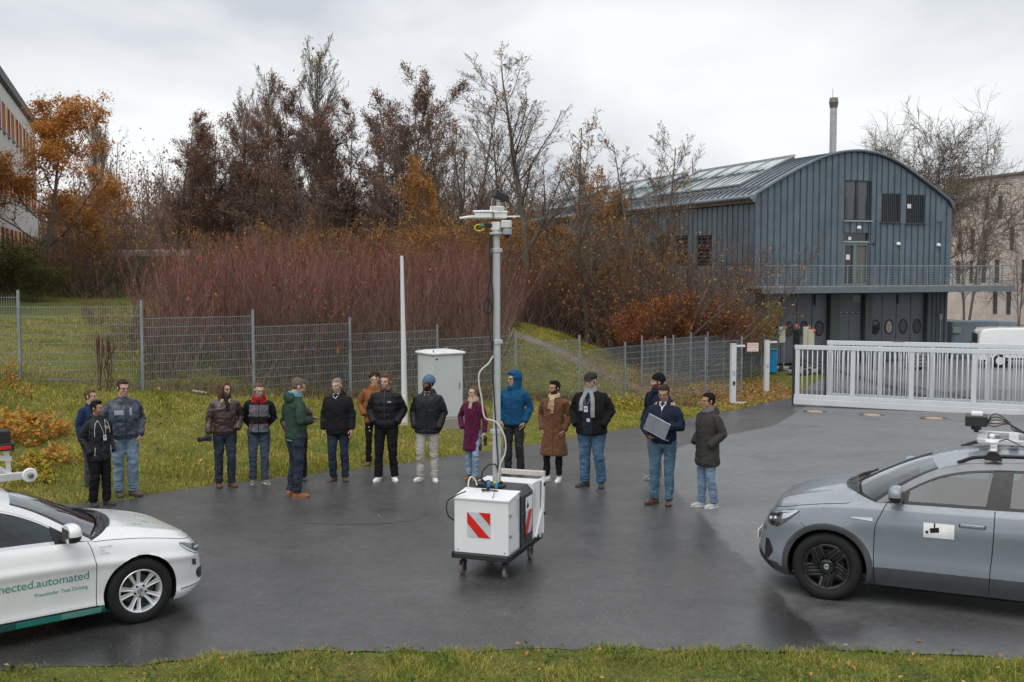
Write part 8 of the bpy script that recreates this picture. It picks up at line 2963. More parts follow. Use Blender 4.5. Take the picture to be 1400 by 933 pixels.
 if C_.get('fleece'):
  a = np.linspace(-.42 * PI, 1.42 * PI, 20)
  fu = MB()
  fu.tube(np.stack([.080 * np.cos(a), .004 + ly(1.5) + .085 * np.sin(a), 1.505 + .020 * np.sin(a)], 1), .026, 10)
  for sx in (-1, 1):
   p0 = front(sx * .055, 1.455, .004)
   fu.tube([(sx * .06, -.06 + ly(1.5), 1.49), p0, front(sx * .085, 1.43, .004)], [.022, .030, .014], 8, ry=[.012, .012, .008])
  v, q, _ = remesh(fu, .008, 1)
  v = v + vnormals(v, q) * (.006 * fbm(v * 70, 5, 2))[:, None]
  MB().add(v, q).build('fleece_collar', C_['fleece'], root, angle=None)
 if C_.get('shirt'):
  mb = MB()
  g = np.array([front(0, 1.50, 0) * 0 + [x_, y_, z_] for x_, y_, z_ in ((-.040, -.062, 1.53), (.040, -.062, 1.53), (.0, -.128, 1.40))]) + [0, ly(1.5), 0]
  mb.add(np.vstack([g, g + [0, .02, 0]]), [[0, 2, 1], [3, 4, 5], [0, 1, 4, 3], [1, 2, 5, 4], [2, 0, 3, 5]])
  for sx in (-1, 1):
   mb.add(np.array([(sx * .010, -.075, 1.505), (sx * .045, -.058, 1.545), (sx * .055, -.072, 1.50), (sx * .025, -.105, 1.465)]) + [0, ly(1.5) - .006, 0], [[0, 1, 2, 3]])
  mb.build('shirt_collar', C_['shirt'], root, smooth=False)
 if C_.get('lapels'):
  for sx in (-1, 1):
   P_ = [front(sx * .05, 1.47, .006), front(sx * .10, 1.42, .008), front(sx * .085, 1.36, .008), front(sx * .03, 1.20, .008), front(sx * .012, 1.20, .006), front(sx * .022, 1.36, .006)]
   P_ = np.array(P_)
   MB().add(np.vstack([P_, P_ + [0, .016, 0]]), [[0, 1, 2, 3, 4, 5][::sx], [6, 7, 8, 9, 10, 11][::-sx]] + [[i, (i + 1) % 6, (i + 1) % 6 + 6, i + 6][::-sx] for i in range(6)]).build('lapel', jms[0], root, angle=30)
 if C_.get('lanyard'):
  lm_, zb_, bx_ = C_['lanyard']
  ln_ = MB()
  for sx in (-1, 1):
   pts = [front(sx * (.065 - .05 * t) + bx_ * t, 1.47 - (1.47 - zb_ - .06) * t, .008) for t in np.linspace(0, 1, 8)]
   ln_.tube(pts, .0045, 5)
  ln_.build('lanyard', lm_, root)
  c_ = front(bx_, zb_, .014)
  MB().box(c_, (.060, .005, .090), bev=.002).build('name_badge', mat('badge_card', (.62, .64, .68), .4), root)
  MB().box(c_ + [0, -.004, .012], (.036, .002, .030)).build('badge_photo', mat('badge_print', (.16, .2, .3), .5), root, smooth=False)
 root['_w'] = 0
 del root['_w']
 return root, MH, A, front
def fab(name, col, rough=.85, sheen=.0, bump=.25, bscale=220, var=.14, vscale=7):
 return mat(name, col, min(1, rough + .08), sheen=sheen * .4, bump=bump, bscale=bscale, var=var, vscale=vscale, spec=.10)
def denim(name, col):
 if name in MATS:
  return MATS[name]
 m = _mat(name)
 g = NG(m)
 tcx = g.n('ShaderNodeTexCoord').outputs['Object']
 big = g.noise(5, 4, .6)
 lo, hi = tuple(x * .62 for x in col), tuple(min(1, x * 1.45) for x in col)
 fine = g.noise(160, 2, .5)
 c = g.ramp(big, [(.32, lo), (.5, col), (.68, hi)])
 c = g.mix(1.0, c, g.ramp(fine, [(.3, .85), (.7, 1.15)]), 'MULTIPLY')
 p = g.n('ShaderNodeBsdfPrincipled', {'Base Color': c, 'Roughness': .9, 'Specular IOR Level': .1})
 g.out(p.outputs[0])
 MATS[name] = m
 return m
DJ = denim('denim_dark', (.030, .040, .058))
DM = denim('denim_mid', (.09, .13, .19))
DL = denim('denim_light', (.17, .245, .32))
DB = denim('denim_blue', (.065, .125, .205))
BLK = fab('cloth_black', (.018, .018, .020))
BLT = fab('trousers_black', (.014, .014, .016))
NYL = mat('nylon_black', (.016, .017, .020), .55, bump=.15, bscale=220, spec=.22)
zipm = mat('zip_dark', (.05, .05, .055), .4, .4)
whs = mat('sneaker_white', (.70, .70, .70), .5)
whsole = mat('sole_white', (.66, .66, .66), .6)
brl = mat('shoe_brown', (.10, .055, .038), .5)
dks = mat('shoe_dark', (.035, .035, .038), .6)
ref = mat('reflective_piping', (.55, .57, .60), .4)
person('man in a navy quilted jacket half hidden behind the black jacketed man', (120, 684), 533, 60, dict(
 skin='fair', hair='brown', style='short', arms=('down', 'down'), jacket=fab('navy_quilt', (.020, .035, .085)), trousers=fab('grey_trousers', (.06, .062, .07)), shoes=dks, hyaw=18, shirt=mat('shirt_blue', (.45, .52, .62), .7), seed=2, jfat=1.0), dist=17.7)
person('dark haired man in a black work jacket with white piping and an ID card', (131, 694), 549, 52, dict(
 skin='tan', hair='black', style='quiff', beard=.003, glasses='wire', arms=('low_pocket', 'low_pocket'), jacket=NYL, trousers=BLT, tw=1.12, shoes=dks, hyaw=22, jfat=1.10, hemz=.78, collar='hood',
 trim=[([(.06, 1.46), (.12, 1.40), (.135, 1.25)], .010, ref, 'piping'), ([(-.07, 1.46), (-.13, 1.38), (-.145, 1.2)], .010, ref, 'piping'), ([(.03, 1.36), (.12, 1.345)], .010, ref, 'piping'), ([(.145, 1.02), (.16, .88)], .012, ref, 'piping'), ([(-.14, 1.02), (-.15, .88)], .012, ref, 'piping'), ([(0, 1.5), (0, .80)], .012, zipm, 'zip')],
 patches=[(.085, 1.325, .05, .022, mat('orange_logo', (.6, .2, .03), .6), 'chest_logo')], lanyard=(mat('lanyard_white', (.5, .5, .5), .6), 1.17, .02), seed=3), dist=16.5)
person('tall man in a shiny dark blue jacket with pale chest print and light jeans', (166, 690), 520, 32, dict(
 skin='fair', hair='dkbrown', style='short', glasses='dark', arms=('jeans', 'jeans'), jacket=[mat('shiny_navy', (.040, .055, .080), .38, bump=.25, bscale=30, var=.25, vscale=6), mat('shiny_navy_yoke', (.018, .025, .045), .42, var=.1)],
 paint=lambda c: np.where((c[:, 2] > 1.41), 1, 0), trousers=DL, shoes=mat('suede_brown', (.10, .075, .062), .9), hyaw=12, hpitch=8, jfat=1.18, ar=1.2, hemz=.90, ribhem=1, fold=.013, tw=1.12, fat=1.08, legs=[(.11, -.03, 35), (-.09, .02, -4)],
 trim=[([(0.0, 1.48), (0.0, .92)], .022, mat('placket_navy', (.02, .03, .05), .5), 'placket')],
 patches=[(-.10, 1.30, .13, .07, mat('chest_print', (.30, .34, .38), .7), 'chest_print'), (.07, 1.31, .035, .11, mat('chest_print', (.30, .34, .38), .7), 'chest_print')], seed=4), dist=17.2)
r4, MH4, A4, fr4 = person('long haired man in a brown leather flying jacket holding a camera low', (307, 666), 523, 22, dict(
 skin='fair', hair='brown', style='long', glasses='dark', beard=.004, arms=('pocket', 'hold'), jacket=mat('leather_brown', (.045, .022, .020), .35, bump=.3, bscale=60, var=.25, coat=.2), trousers=DJ, shoes=mat('boot_redbrown', (.11, .045, .03), .45), hyaw=38, jfat=1.08, ar=1.08, hemz=.90, ribhem=1, fold=.011,
 fleece=mat('fleece_cream', (.52, .42, .28), .95), scarf=(fab('scarf_black', (.02, .02, .022)), [(.03, 1.30)]), trim=[([(.0, 1.44), (.0, .92)], .012, zipm, 'zip')], seed=5, legs=[(.11, -.04, 25), (-.09, .0, 0)]))
gcl, rcl = fab('softshell_grey', (.13, .14, .155)), fab('hood_red', (.30, .014, .022))
def paint5(c):
 z_, x_ = c[:, 2], c[:, 0]
 t_ = np.abs(x_) < .165
 m = np.zeros(len(c), int)
 m[t_ & (c[:, 1] < .02) & ((z_ > 1.20) & (z_ < 1.40) | (z_ > .93) & (z_ < 1.06))] = 1
 m[(z_ > 1.445) & (np.abs(x_) < .135)] = 2
 return m
person('man with a hair bun in a black and grey softshell with a red hood', (353, 661), 524, 12, dict(
 skin='pale', hair='ltbrown', style='bun', glasses='dark', beard=.002, arms=('back', 'back'), jacket=[BLK, gcl, rcl], paint=paint5, trousers=denim('denim_worn', (.055, .075, .11)), shoes=mat('shoe_grey', (.14, .14, .13), .8), sole=whsole, shoe='sneaker', hyaw=15, hpitch=10, hemz=.88, collar='hood', jfat=.98,
 trim=[([(0, 1.46), (0, .90)], .012, BLK, 'zip'), ([(.05, 1.44), (.052, 1.27)], .012, rcl, 'drawstring'), ([(-.05, 1.44), (-.045, 1.22)], .012, rcl, 'drawstring'), ([(-.11, 1.12), (-.125, 1.00)], .014, rcl, 'pocket_zip'), ([(.11, 1.12), (.125, 1.00)], .014, rcl, 'pocket_zip')], legs=[(.12, -.03, 30), (-.09, .0, -5)], seed=6))
person('person in a brown leather jacket almost hidden behind the green jacketed man', (405, 665), 535, 10, dict(
 skin='fair', hair='dkbrown', style='short', arms=('front', 'pocket'), jacket=mat('leather_dark', (.05, .028, .022), .4, bump=.3, bscale=60), trousers=BLT, shoes=dks, shoe='boot', seed=7, jfat=1.05, ar=1.1, hemz=.88), dist=18.6)
grn = fab('jacket_green', (.035, .062, .045), .8, bump=.15)
r6, MH6, A6, fr6 = person('man in a dark green hooded jacket seen from behind using a tablet', (406, 679), 517, 128, dict(
 skin='fair', hair='greybrown', style='short', arms=('front', 'front'), jacket=grn, trousers=DJ, shoes=mat('shoe_orange', (.34, .12, .05), .75), sole=mat('sole_rust', (.25, .10, .05), .7), shoe='sneaker', hyaw=-14, hpitch=24, hemz=.88, collar='hood', jfat=1.04, ar=1.05, lean=-.01, tw=1.02,
 legs=[(.12, .02, 20), (-.12, .03, -20)], palm={1: (0, 0, 1), -1: (0, 0, 1)}, scarf=(fab('scarf_teal', (.12, .28, .36)), []), seed=8, fold=.009))
a = np.arange(32) * 2 * PI / 32
g = np.array([np.stack([.172 * np.cos(a) * k_, .004 + .128 * np.sin(a) * k_, 0 * a + z_], 1) for k_, z_ in ((.94, .85), (.98, .853), (.98, .90))])
MB().grid(g, wrap=True).build('sweater_hem', fab('scarf_teal', (.12, .28, .36)), r6)
person('grey haired man in a black field jacket stepping forward in blue jeans', (466, 658), 518, -10, dict(
 skin='fair', hair='grey', style='tied', beard=.002, arms=('down', 'down'), jacket=BLK, trousers=DJ, shoes=mat('shoe_dkbrown', (.085, .05, .035), .7), hyaw=-8, hemz=.83, collar='hood', jfat=1.16, ar=1.15, fold=.012, fat=1.04, shirt=mat('shirt_lilac', (.45, .40, .50), .7),
 patches=[(-.10, 1.30, .10, .10, BLK, 'pocket'), (.10, 1.30, .10, .10, BLK, 'pocket'), (-.10, 1.0, .12, .13, BLK, 'pocket'), (.10, 1.0, .12, .13, BLK, 'pocket')], trim=[([(.0, 1.45), (.0, .85)], .03, BLK, 'placket')], legs=[(.08, .0, 25), (-.12, -.06, -25)], lift={-1: -8}, seed=9, stance=.12))
person('curly haired person in a rust brown parka behind the black puffer jacket', (509, 640), 511, 8, dict(
 skin='pale', hair='dkbrown', style='curly', glasses='dark', arms=('pocket', 'pocket'), jacket=fab('parka_rust', (.24, .095, .038), .85), trousers=BLT, tw=.85, shoes=mat('boot_brown', (.12, .08, .06), .8), shoe='boot', hyaw=0, hemz=.82, collar='hood', jfat=1.05, seed=10,
 trim=[([(0, 1.45), (0, .84)], .02, fab('parka_rust', (.24, .095, .038), .85), 'placket'), ([(-.045, 1.42), (-.05, 1.3)], .008, BLK, 'drawstring')]), dist=20.2)
person('man in a short black puffer jacket, black trousers and white sneakers', (529, 658), 512, -4, dict(
 skin='fair', hair='red', style='quiff', beard=.002, arms=('pocket', 'pocket'), jacket=mat('puffer_black', (.012, .012, .014), .6, bump=.1, bscale=200, spec=.2), trousers=BLT, tw=1.0, shoes=whs, sole=whsole, shoe='sneaker', hyaw=-14, hemz=.90, jfat=1.18, ar=1.32, puffer=.115, fold=.006, ribhem=1,
 trim=[([(0, 1.52), (0, .92)], .012, zipm, 'zip')], patches=[(.085, 1.335, .055, .010, ref, 'chest_logo')], legs=[(.12, .02, 22), (-.14, -.03, -14)], seed=11))
person('bearded man in a light blue beanie, black jacket and beige trousers', (584, 658), 515, -8, dict(
 skin='brown', hair='black', style='beanie', beard=.008, hatmat=fab('beanie_blue', (.10, .155, .26), .95, bump=.5), arms=('low_pocket', 'low_pocket'), jacket=NYL, trousers=fab('chino_beige', (.42, .39, .35)), tw=1.0, shoes=mat('runner_white', (.60, .60, .62), .6), sole=whsole, shoe='sneaker', hyaw=-42, hpitch=0, hemz=.83, collar='hood', jfat=1.22, ar=1.2, fold=.011,
 shirt=mat('shirt_check', (.30, .25, .25), .8), patches=[(-.11, 1.31, .11, .11, NYL, 'pocket'), (.11, 1.31, .11, .11, NYL, 'pocket'), (-.11, .98, .13, .12, NYL, 'pocket'), (.11, .98, .13, .12, NYL, 'pocket')], trim=[([(0, 1.45), (0, .85)], .03, NYL, 'placket')], legs=[(.13, .0, 22), (-.12, .0, -25)], seed=12))
bur = fab('coat_burgundy', (.095, .012, .045), .9, sheen=.3)
r12, _, A12, _ = person('woman in a burgundy wool coat holding dark gloves, light jeans', (645, 657), 528, -14, dict(
 skin='pale', hair='ltbrown', style='ponytail', glasses='wire', female=1, hs=.95, arms=('down', 'pocket'), jacket=bur, jname='coat', trousers=denim('denim_pale', (.23, .32, .42)), tw=.88, shoes=mat('suede_rust', (.24, .095, .045), .8), sole=mat('sole_tan', (.35, .24, .15), .8), shoe='boot', hyaw=-38, hpitch=-2, fat=.92, hemz=.56, flare=1.12, jfat=.97, ar=.95, sh=.165, collar='coat', lapels=1,
 scarf=(fab('scarf_sand', (.38, .30, .24), var=.4, vscale=60), [(-.03, 1.36)]), trim=[([(.005, 1.2), (.0, .60)], .008, mat('coat_edge', (.05, .008, .025), .9), 'front_edge')], stance=.075, seed=13, fold=.006))
for bz_ in (1.15, 1.02, .89):
 MB().ell((.022, -.142, bz_), (.011, .006, .011), nu=10, nv=6).build('button', mat('button_dark', (.03, .01, .02), .4), r12)
gl_ = MB()
gl_.ell((.285, -.075, .80), (.035, .03, .07), power=.8)
for k in range(4):
 gl_.tube([(.27 + .012 * k, -.08, .76), (.268 + .014 * k, -.085, .70), (.266 + .016 * k, -.08, .665 + .01 * k)], [.011, .010, .007], 6)
v, q, _ = remesh(gl_, .007, 1)
wl = (Matrix.Translation(r12.location) @ Matrix.Rotation(r12.rotation_euler[2], 4, 'Z') @ Matrix.Scale(r12.scale[0], 4))
glv = np.array([(wl @ Vector(p))[:] for p in v])
g0 = glv.mean(0)
MB().add(glv - g0, q).build('gloves', mat('glove_black', (.015, .015, .016), .5), None, loc=tuple(g0), label='pair of black gloves held by the woman in the burgundy coat', cat='gloves')
blu = fab('jacket_blue', (.012, .075, .17), .75, bump=.12)
person('man with his petrol blue hood up and dark grey jeans behind the mast', (703, 657), 507, -18, dict(
 skin='fair', hair='brown', style='short', glasses='dark', arms=('jeans', 'jeans'), jacket=blu, hood_up=1, trousers=denim('denim_charcoal', (.035, .038, .042)), shoes=dks, shoe='boot', hyaw=-38, hemz=.87, jfat=1.08, ar=1.12, fold=.010, crown=.02, trim=[([(-.01, 1.45), (0, .89)], .012, mat('seam_blue', (.008, .05, .12), .7), 'zip')], seed=14), dist=19.2)
cam_ = fab('coat_camel_brown', (.135, .062, .034), .95, sheen=.3, bump=.4)
person('man in a long brown overcoat with a cream scarf and white sneakers', (757, 659), 522, -22, dict(
 skin='tan', hair='black', style='quiff', beard=.005, arms=('jeans', 'jeans'), jacket=cam_, jname='overcoat', trousers=BLT, tw=.88, hem=.05, shoes=whs, sole=whsole, shoe='sneaker', hyaw=-24, hemz=.48, flare=1.32, jfat=1.06, ar=1.12, sh=.20, collar='coat', lapels=1, fold=.009,
 scarf=([fab('scarf_cream', (.50, .36, .22)), fab('scarf_stripe', (.03, .025, .025))], [(.02, 1.22), (-.035, 1.30)]), trim=[([(.03, 1.2), (.035, .52)], .008, mat('coat_edge_brown', (.07, .03, .018), .9), 'front_edge')], patches=[(-.07, 1.12, .02, .02, dks, 'button'), (.09, 1.12, .02, .02, dks, 'button'), (.09, 1.02, .02, .02, dks, 'button')], legs=[(.09, .0, 5), (-.13, -.03, -40)], seed=15))
person('heavy set man in a black coat, grey scarf and flat cap with blue jeans', (811, 666), 510, -18, dict(
 skin='pale', hair='grey', style='cap', hatmat=fab('cap_grey', (.028, .028, .030), .9), glasses='dark', beard=.002, arms=('pocket', 'pocket'), jacket=[fab('wool_black', (.014, .014, .015), .95), fab('pullover_navy', (.022, .026, .038))], paint=lambda c: np.where((np.abs(c[:, 0] + .02) < .075) & (c[:, 1] < -.05) & (c[:, 2] < 1.46) & (c[:, 2] > .85), 1, 0),
 trousers=DB, tw=1.15, shoes=dks, shoe='shoe', hyaw=-10, hemz=.84, jfat=1.16, fat=1.20, ar=1.12, sh=.205, fold=.009, scarf=(fab('scarf_grey', (.26, .28, .29), bump=.5), [(-.105, 1.22), (.075, 1.12)]),
 lanyard=(fab('scarf_grey', (.26, .28, .29)), 1.25, -.03), patches=[(-.0, 1.08, .05, .05, ref, 'tag')], legs=[(.13, .0, 12), (-.13, -.02, -45)], seed=16, stance=.13))
person('bearded man in a black beanie mostly hidden behind the laptop holder', (897, 668), 512, -50, dict(
 skin='fair', hair='dkbrown', style='beanie', beard=.005, hatmat=fab('beanie_black', (.014, .014, .015), .95, bump=.5), arms=('pocket', 'pocket'), jacket=fab('navy_dark', (.018, .022, .035)), trousers=fab('trousers_grey', (.16, .165, .17)), shoes=mat('shoe_tanstripe', (.25, .22, .18), .7), sole=whsole, shoe='sneaker', hyaw=-35, scarf=(fab('scarf_navy', (.012, .018, .035)), [(-.04, 1.15)]), seed=17), dist=18.6)
nav = fab('parka_navy', (.016, .022, .042), .7, bump=.12)
r17, MH17, A17, fr17 = person('man in a navy fur hooded jacket presenting an open laptop', (905, 690), 527, -24, dict(
 skin='tan', hair='dkbrown', style='flat', glasses='wire', arms=(((.28, .0, 1.17), (.03, -.31, 1.19), 'G'), ((.285, -.04, 1.15), (.10, -.36, 1.06), 'F')), jacket=nav, trousers=denim('denim_teal', (.08, .145, .205)), shoes=mat('leather_oxblood', (.09, .035, .025), .35, coat=.3), sole=mat('sole_brown', (.06, .035, .02), .7), hyaw=2, hpitch=16, hemz=.92, collar='hood', jfat=1.10, ar=1.15, ribhem=1, fold=.009, fur=mat('fur_tan', (.40, .30, .20), .95, bump=.8, bscale=90),
 shirt=mat('shirt_white', (.62, .62, .70), .7), trim=[([(0, 1.40), (0, .94)], .014, zipm, 'zip')], palm={1: (0, .3, -1), -1: (0, 0, 1)}, legs=[(.10, .0, 15), (-.12, -.02, -35)], seed=18))
person('black haired man in a long dark grey parka with pale grey sneakers', (966, 694), 538, -62, dict(
 skin='tan', hair='black', style='flat', arms=('pocket', 'pocket'), jacket=fab('parka_charcoal', (.050, .048, .046), .8, bump=.12), jname='parka', trousers=denim('denim_light2', (.17, .24, .34)), shoes=mat('sneaker_grey', (.42, .43, .42), .6), sole=whsole, shoe='sneaker', hyaw=-8, hemz=.66, collar='hood', jfat=1.12, ar=1.12, flare=1.06, fold=.010,
 scarf=(fab('scarf_grey2', (.13, .13, .13)), []), trim=[([(0, 1.45), (0, .70)], .02, fab('parka_charcoal', (.050, .048, .046), .8), 'placket')], legs=[(.09, .06, 0), (-.09, -.05, -10)], seed=19))
# ---------- things held
def to_world(root, p):
 M = Matrix.Translation(root.location) @ Matrix.Rotation(root.rotation_euler[2], 4, 'Z') @ Matrix.Scale(root.scale[0], 4)
 return np.array((M @ Vector(p))[:])
hr, hl = A17[-1][1], A17[1][1]
lp_ = to_world(r17, (.02, -.41, 1.10))
lap = thing('laptop', 'open silver laptop held by the man in the navy jacket', 'laptop', tuple(lp_), r17.rotation_euler[2] + R(-4))
lap.rotation_euler[0] = R(-14)
lap.rotation_euler[1] = R(24)
silver = mat('laptop_silver', (.33, .36, .40), .35, .5)
MB().box((0, 0, 0), (.37, .25, .016), bev=.005).build('laptop_base', silver, lap)
MB().box((0, .01, .010), (.33, .12, .004)).build('keyboard', black_m, lap, smooth=False)
Ms = T(0, -.125, .012) @ Rx(R(22))
MB().box((0, -.0, .125), (.37, .010, .25), bev=.005).xf(Ms).build('laptop_lid', silver, lap)
MB().box((0, .007, .128), (.345, .003, .215)).xf(Ms).build('laptop_screen', gloss_black, lap, smooth=False)
tp_ = to_world(r6, (-.02, -.34, 1.14))
tab = thing('tablet', 'black tablet held by the man in the dark green jacket', 'tablet', tuple(tp_), r6.rotation_euler[2])
tab.rotation_euler[0] = R(18)
MB().box((0, 0, 0), (.27, .19, .010), bev=.004).build('tablet_case', black_m, tab)
MB().box((0, 0, .0065), (.24, .165, .002)).build('tablet_screen', mat('screen_dim', (.06, .07, .09), .1), tab, smooth=False)
cp_ = to_world(r4, (-.27, -.12, .865))
cmr_ = thing('camera', 'black camera with a long lens hanging in the hand of the long haired man', 'camera', tuple(cp_), r4.rotation_euler[2] + R(-55))
MB().box((0, 0, 0), (.13, .075, .095), bev=.014).box((0, 0, .055), (.055, .055, .03), bev=.01).build('camera_body', black_m, cmr_)
MB().cyl((0, -.10, -.004), .036, .14, 20, 'y', bev=.004).cyl((0, -.175, -.004), .043, .03, 20, 'y', bev=.003).build('lens', black_m, cmr_)
MB().ell((0, -.187, -.004), (.034, .006, .034)).build('front_glass', gloss_black, cmr_)
# ==== SENSOR CART WITH MAST
cwht = mat('cart_white', (.74, .75, .76), .38, var=.03)
cblk = mat('cart_black', (.022, .022, .024), .5, bump=.15, bscale=300)
fl = at_z(633, 785.8)
fr_ = at_z(690.3, 791.5)
cyaw = math.atan2(fr_[1] - fl[1], fr_[0] - fl[0])
mid = (fl + fr_) / 2
cart = thing('sensor_cart', 'white and black wheeled equipment cart carrying the tall sensor mast', 'cart', (mid[0], mid[1], 0), cyaw)
def cl(px_, py_, yl):
 """cart-local point on the plane y = yl"""
 Mi = (Matrix.Translation(cart.location) @ Matrix.Rotation(cyaw, 4, 'Z')).inverted()
 o = Mi @ Vector((0, 0, CAMH))
 d = Mi.to_3x3() @ Vector(ray(px_, py_))
 t = (yl - o.y) / d.y
 return np.array(o + d * t)
tl, br = cl(620.9, 680.2, -.12), cl(695, 761.8, -.12)
print('cart front', tl, br, cl(619, 758, -.15), cl(698, 765.7, -.15))
W2 = (br[0] - tl[0]) / 2
XC = (br[0] + tl[0]) / 2
zb_, zt_ = br[2] + .005, tl[2]
MB().box((XC, .47, zb_ - .035), (W2 * 2 + .05, 1.24, .066), bev=.008).build('base_plate', cblk, cart)
for sx in (-1, 1):
 MB().bar((XC + sx * (W2 + .01), -.15, zb_ - .03), (XC + sx * (W2 + .01), 1.09, zb_ - .03), .03, .075, bev=.004).build('base_rail', cblk, cart)
for (wx, wy) in ((-.264, 0), (.264, 0), (-.264, .93), (.264, .93)):
 wx += 0
 c_ = put('castor', None, cart, (wx, wy, 0), rng.normal(0, .25))
 MB().cyl((0, 0, .068), .066, .040, 28, 'x', bev=.008).build('castor_wheel', mat('castor_rubber', (.17, .14, .13), .7), c_)
 MB().cyl((0, 0, .068), .036, .044, 20, 'x', bev=.004).build('castor_hub', galv, c_)
 mb = MB()
 for sx in (-1, 1):
  mb.prism([(-.03, 0), (.03, 0), (.045, .10), (-.025, .10)], .004, M=T(sx * .028 - .002, .0, .062) @ np.array(Matrix(((0, 0, 1, 0), (1, 0, 0, 0), (0, 1, 0, 0), (0, 0, 0, 1)))))
 mb.box((0, .01, .165), (.075, .085, .010))
 mb.cyl((0, .01, .178), .03, .02, 16)
 mb.build('castor_fork', cblk, c_, smooth=False)
yA, yB, yC, yD = -.12, .28, .74, 1.02
MB().box((XC, (yA + yB) / 2, (zb_ + zt_) / 2), (W2 * 2, yB - yA, zt_ - zb_), bev=.006).build('front_cabinet', cwht, cart)
ld = MB()
ld.add([(XC - W2 - .012, yA - .015, zt_ - .012), (XC + W2 + .012, yA - .015, zt_ - .012), (XC + W2 + .012, yB, zt_ + .03), (XC - W2 - .012, yB, zt_ + .03),
  (XC - W2 - .012, yA - .015, zt_ + .004), (XC + W2 + .012, yA - .015, zt_ + .004), (XC + W2 + .012, yB, zt_ + .045), (XC - W2 - .012, yB, zt_ + .045)],
   [[3, 2, 1, 0], [4, 5, 6, 7], [0, 1, 5, 4], [1, 2, 6, 5], [2, 3, 7, 6], [3, 0, 4, 7]])
ld.build('cabinet_lid', cwht, cart, smooth=False)
for zz_ in (.34, .72):
 MB().box((XC + W2 + .008, yA + .06, zb_ + (zt_ - zb_) * zz_), (.018, .05, .030), bev=.005).cyl((XC + W2 + .016, yA + .06, zb_ + (zt_ - zb_) * zz_), .012, .014, 12, 'x').build('hinge', galv, cart)
for k in range(16):
 for j in range(2):
  MB().box((XC + W2 + .003, yB - .05 - j * .055 - 0, zt_ - .05 - k * .024 if not (j == 1 and k > 7) else zt_ - .05), (.010, .034, .007)).build('vent_slot', mat('vent_grey', (.42, .43, .44), .5), cart, smooth=False)
for sx in (-1, 1):
 MB().cyl((XC + sx * (W2 - .045), yA - .003, zb_ + .035), .009, .008, 10, 'y').build('bolt', galv, cart)
for k in range(6):
 MB().cyl((XC + W2 + .002, yA + .05 + k * .06, zb_ + .025), .007, .006, 8, 'x').build('bolt', galv, cart)
def stripes(c0, ex, ez, w_, h_, flipd, name):
 """warning panel: c0 lower left, ex right axis, ez up axis"""
 c0, ex, ez = (np.array(x, float) for x in (c0, ex, ez))
 nrm = np.cross(ex, ez)
 pn = put(name, None, cart)
 P = lambda a, b, o=0.0: c0 + ex * a * w_ + ez * b * h_ + nrm * o
 def slab(poly, m_, o, nm):
  n = len(poly)
  v = [P(a, b, o) for a, b in poly] + [P(a, b, 0) for a, b in poly]
  MB().add(v, [list(range(n)), list(range(n, 2 * n))[::-1]] + [[(i + 1) % n, i, i + n, (i + 1) % n + n] for i in range(n)]).build(nm, m_, pn, smooth=False)
 slab([(0, 0), (1, 0), (1, 1), (0, 1)], mat('panel_silver', (.50, .54, .57), .35), .003, 'backing')
 redm = mat('stripe_red', (.60, .012, .010), .4)
 if not flipd:
  slab([(0, .55), (.5, 0), (1, 0), (0, 1)], redm, .005, 'red_stripe')
  slab([(.5, 1), (1, .5), (1, 1)], redm, .005, 'red_stripe')
 else:
  slab([(0, 0), (.25, 0), (.95, 1), (.45, 1), (0, .45)], redm, .005, 'red_stripe')
  slab([(.72, 0), (1, 0), (1, .38)], redm, .005, 'red_stripe')
p0, p1 = cl(639, 733.5, yA), cl(670.3, 702, yA)
stripes((p0[0], yA - .002, p0[2] - .002), (1, 0, 0), (0, 0, 1), p1[0] - p0[0], p1[2] - p0[2], False, 'warning_panel')
zk = zt_ + .04
wk = W2 + .012
def housing(y0, y1, m_, name, wk_, zk_, ch=.075, z0=None):
 z0 = zb_ if z0 is None else z0
 pr = [(-wk_, z0), (wk_, z0), (wk_, zk_ - ch), (wk_ - ch, zk_), (-wk_ + ch, zk_), (-wk_, zk_ - ch)]
 v = [(XC + x_, y_, z_) for y_ in (y0, y1) for x_, z_ in pr]
 MB().add(v, [[0, 1, 2, 3, 4, 5], [11, 10, 9, 8, 7, 6]] + [[(i + 1) % 6, i, i + 6, (i + 1) % 6 + 6] for i in range(6)]).build(name, m_, cart, smooth=False)
housing(yB, yC, cblk, 'middle_housing', wk, zk)
housing(yB - .004, yB + .022, mat('frame_black', (.012, .012, .013), .4), 'housing_frame', wk + .006, zk + .006)
for k in range(5):
 MB().cyl((XC - .22 + k * .11, yB - .008, zk - .03), .008, .006, 8, 'y').build('bolt', galv, cart)
for zz_ in np.linspace(zb_ + .08, zk - .12, 4):
 for yy in (yB + .06,):
  MB().cyl((XC + wk + .006, yy, zz_), .008, .006, 8, 'x').build('bolt', galv, cart)
MB().box((XC + wk + .002, yB + .29, (zb_ + zk) / 2 - .05), (.010, .28, zk - zb_ - .24), bev=.002).build('side_panel', cblk, cart)
MB().box((XC + wk + .009, yB + .29, zk - .20), (.004, .24, .17)).build('info_sheet', mat('sticker_white', (.78, .78, .78), .5), cart, smooth=False)
MB().prism([(0, 0), (.07, .015), (.065, .06), (.04, .05), (.03, .10), (.02, .10), (.022, .05), (-.005, .045)], .002, M=T(XC + wk + .011, yB + .20, zk - .25) @ np.array(Matrix(((0, 0, 1, 0), (1, 0, 0, 0), (0, 1, 0, 0), (0, 0, 0, 1))))).build('pictogram', well_m, cart, smooth=False)
stripes((XC + wk + .006, yB + .17, zk - .56), (0, 1, 0), (0, 0, 1), .24, .27, True, 'warning_panel')
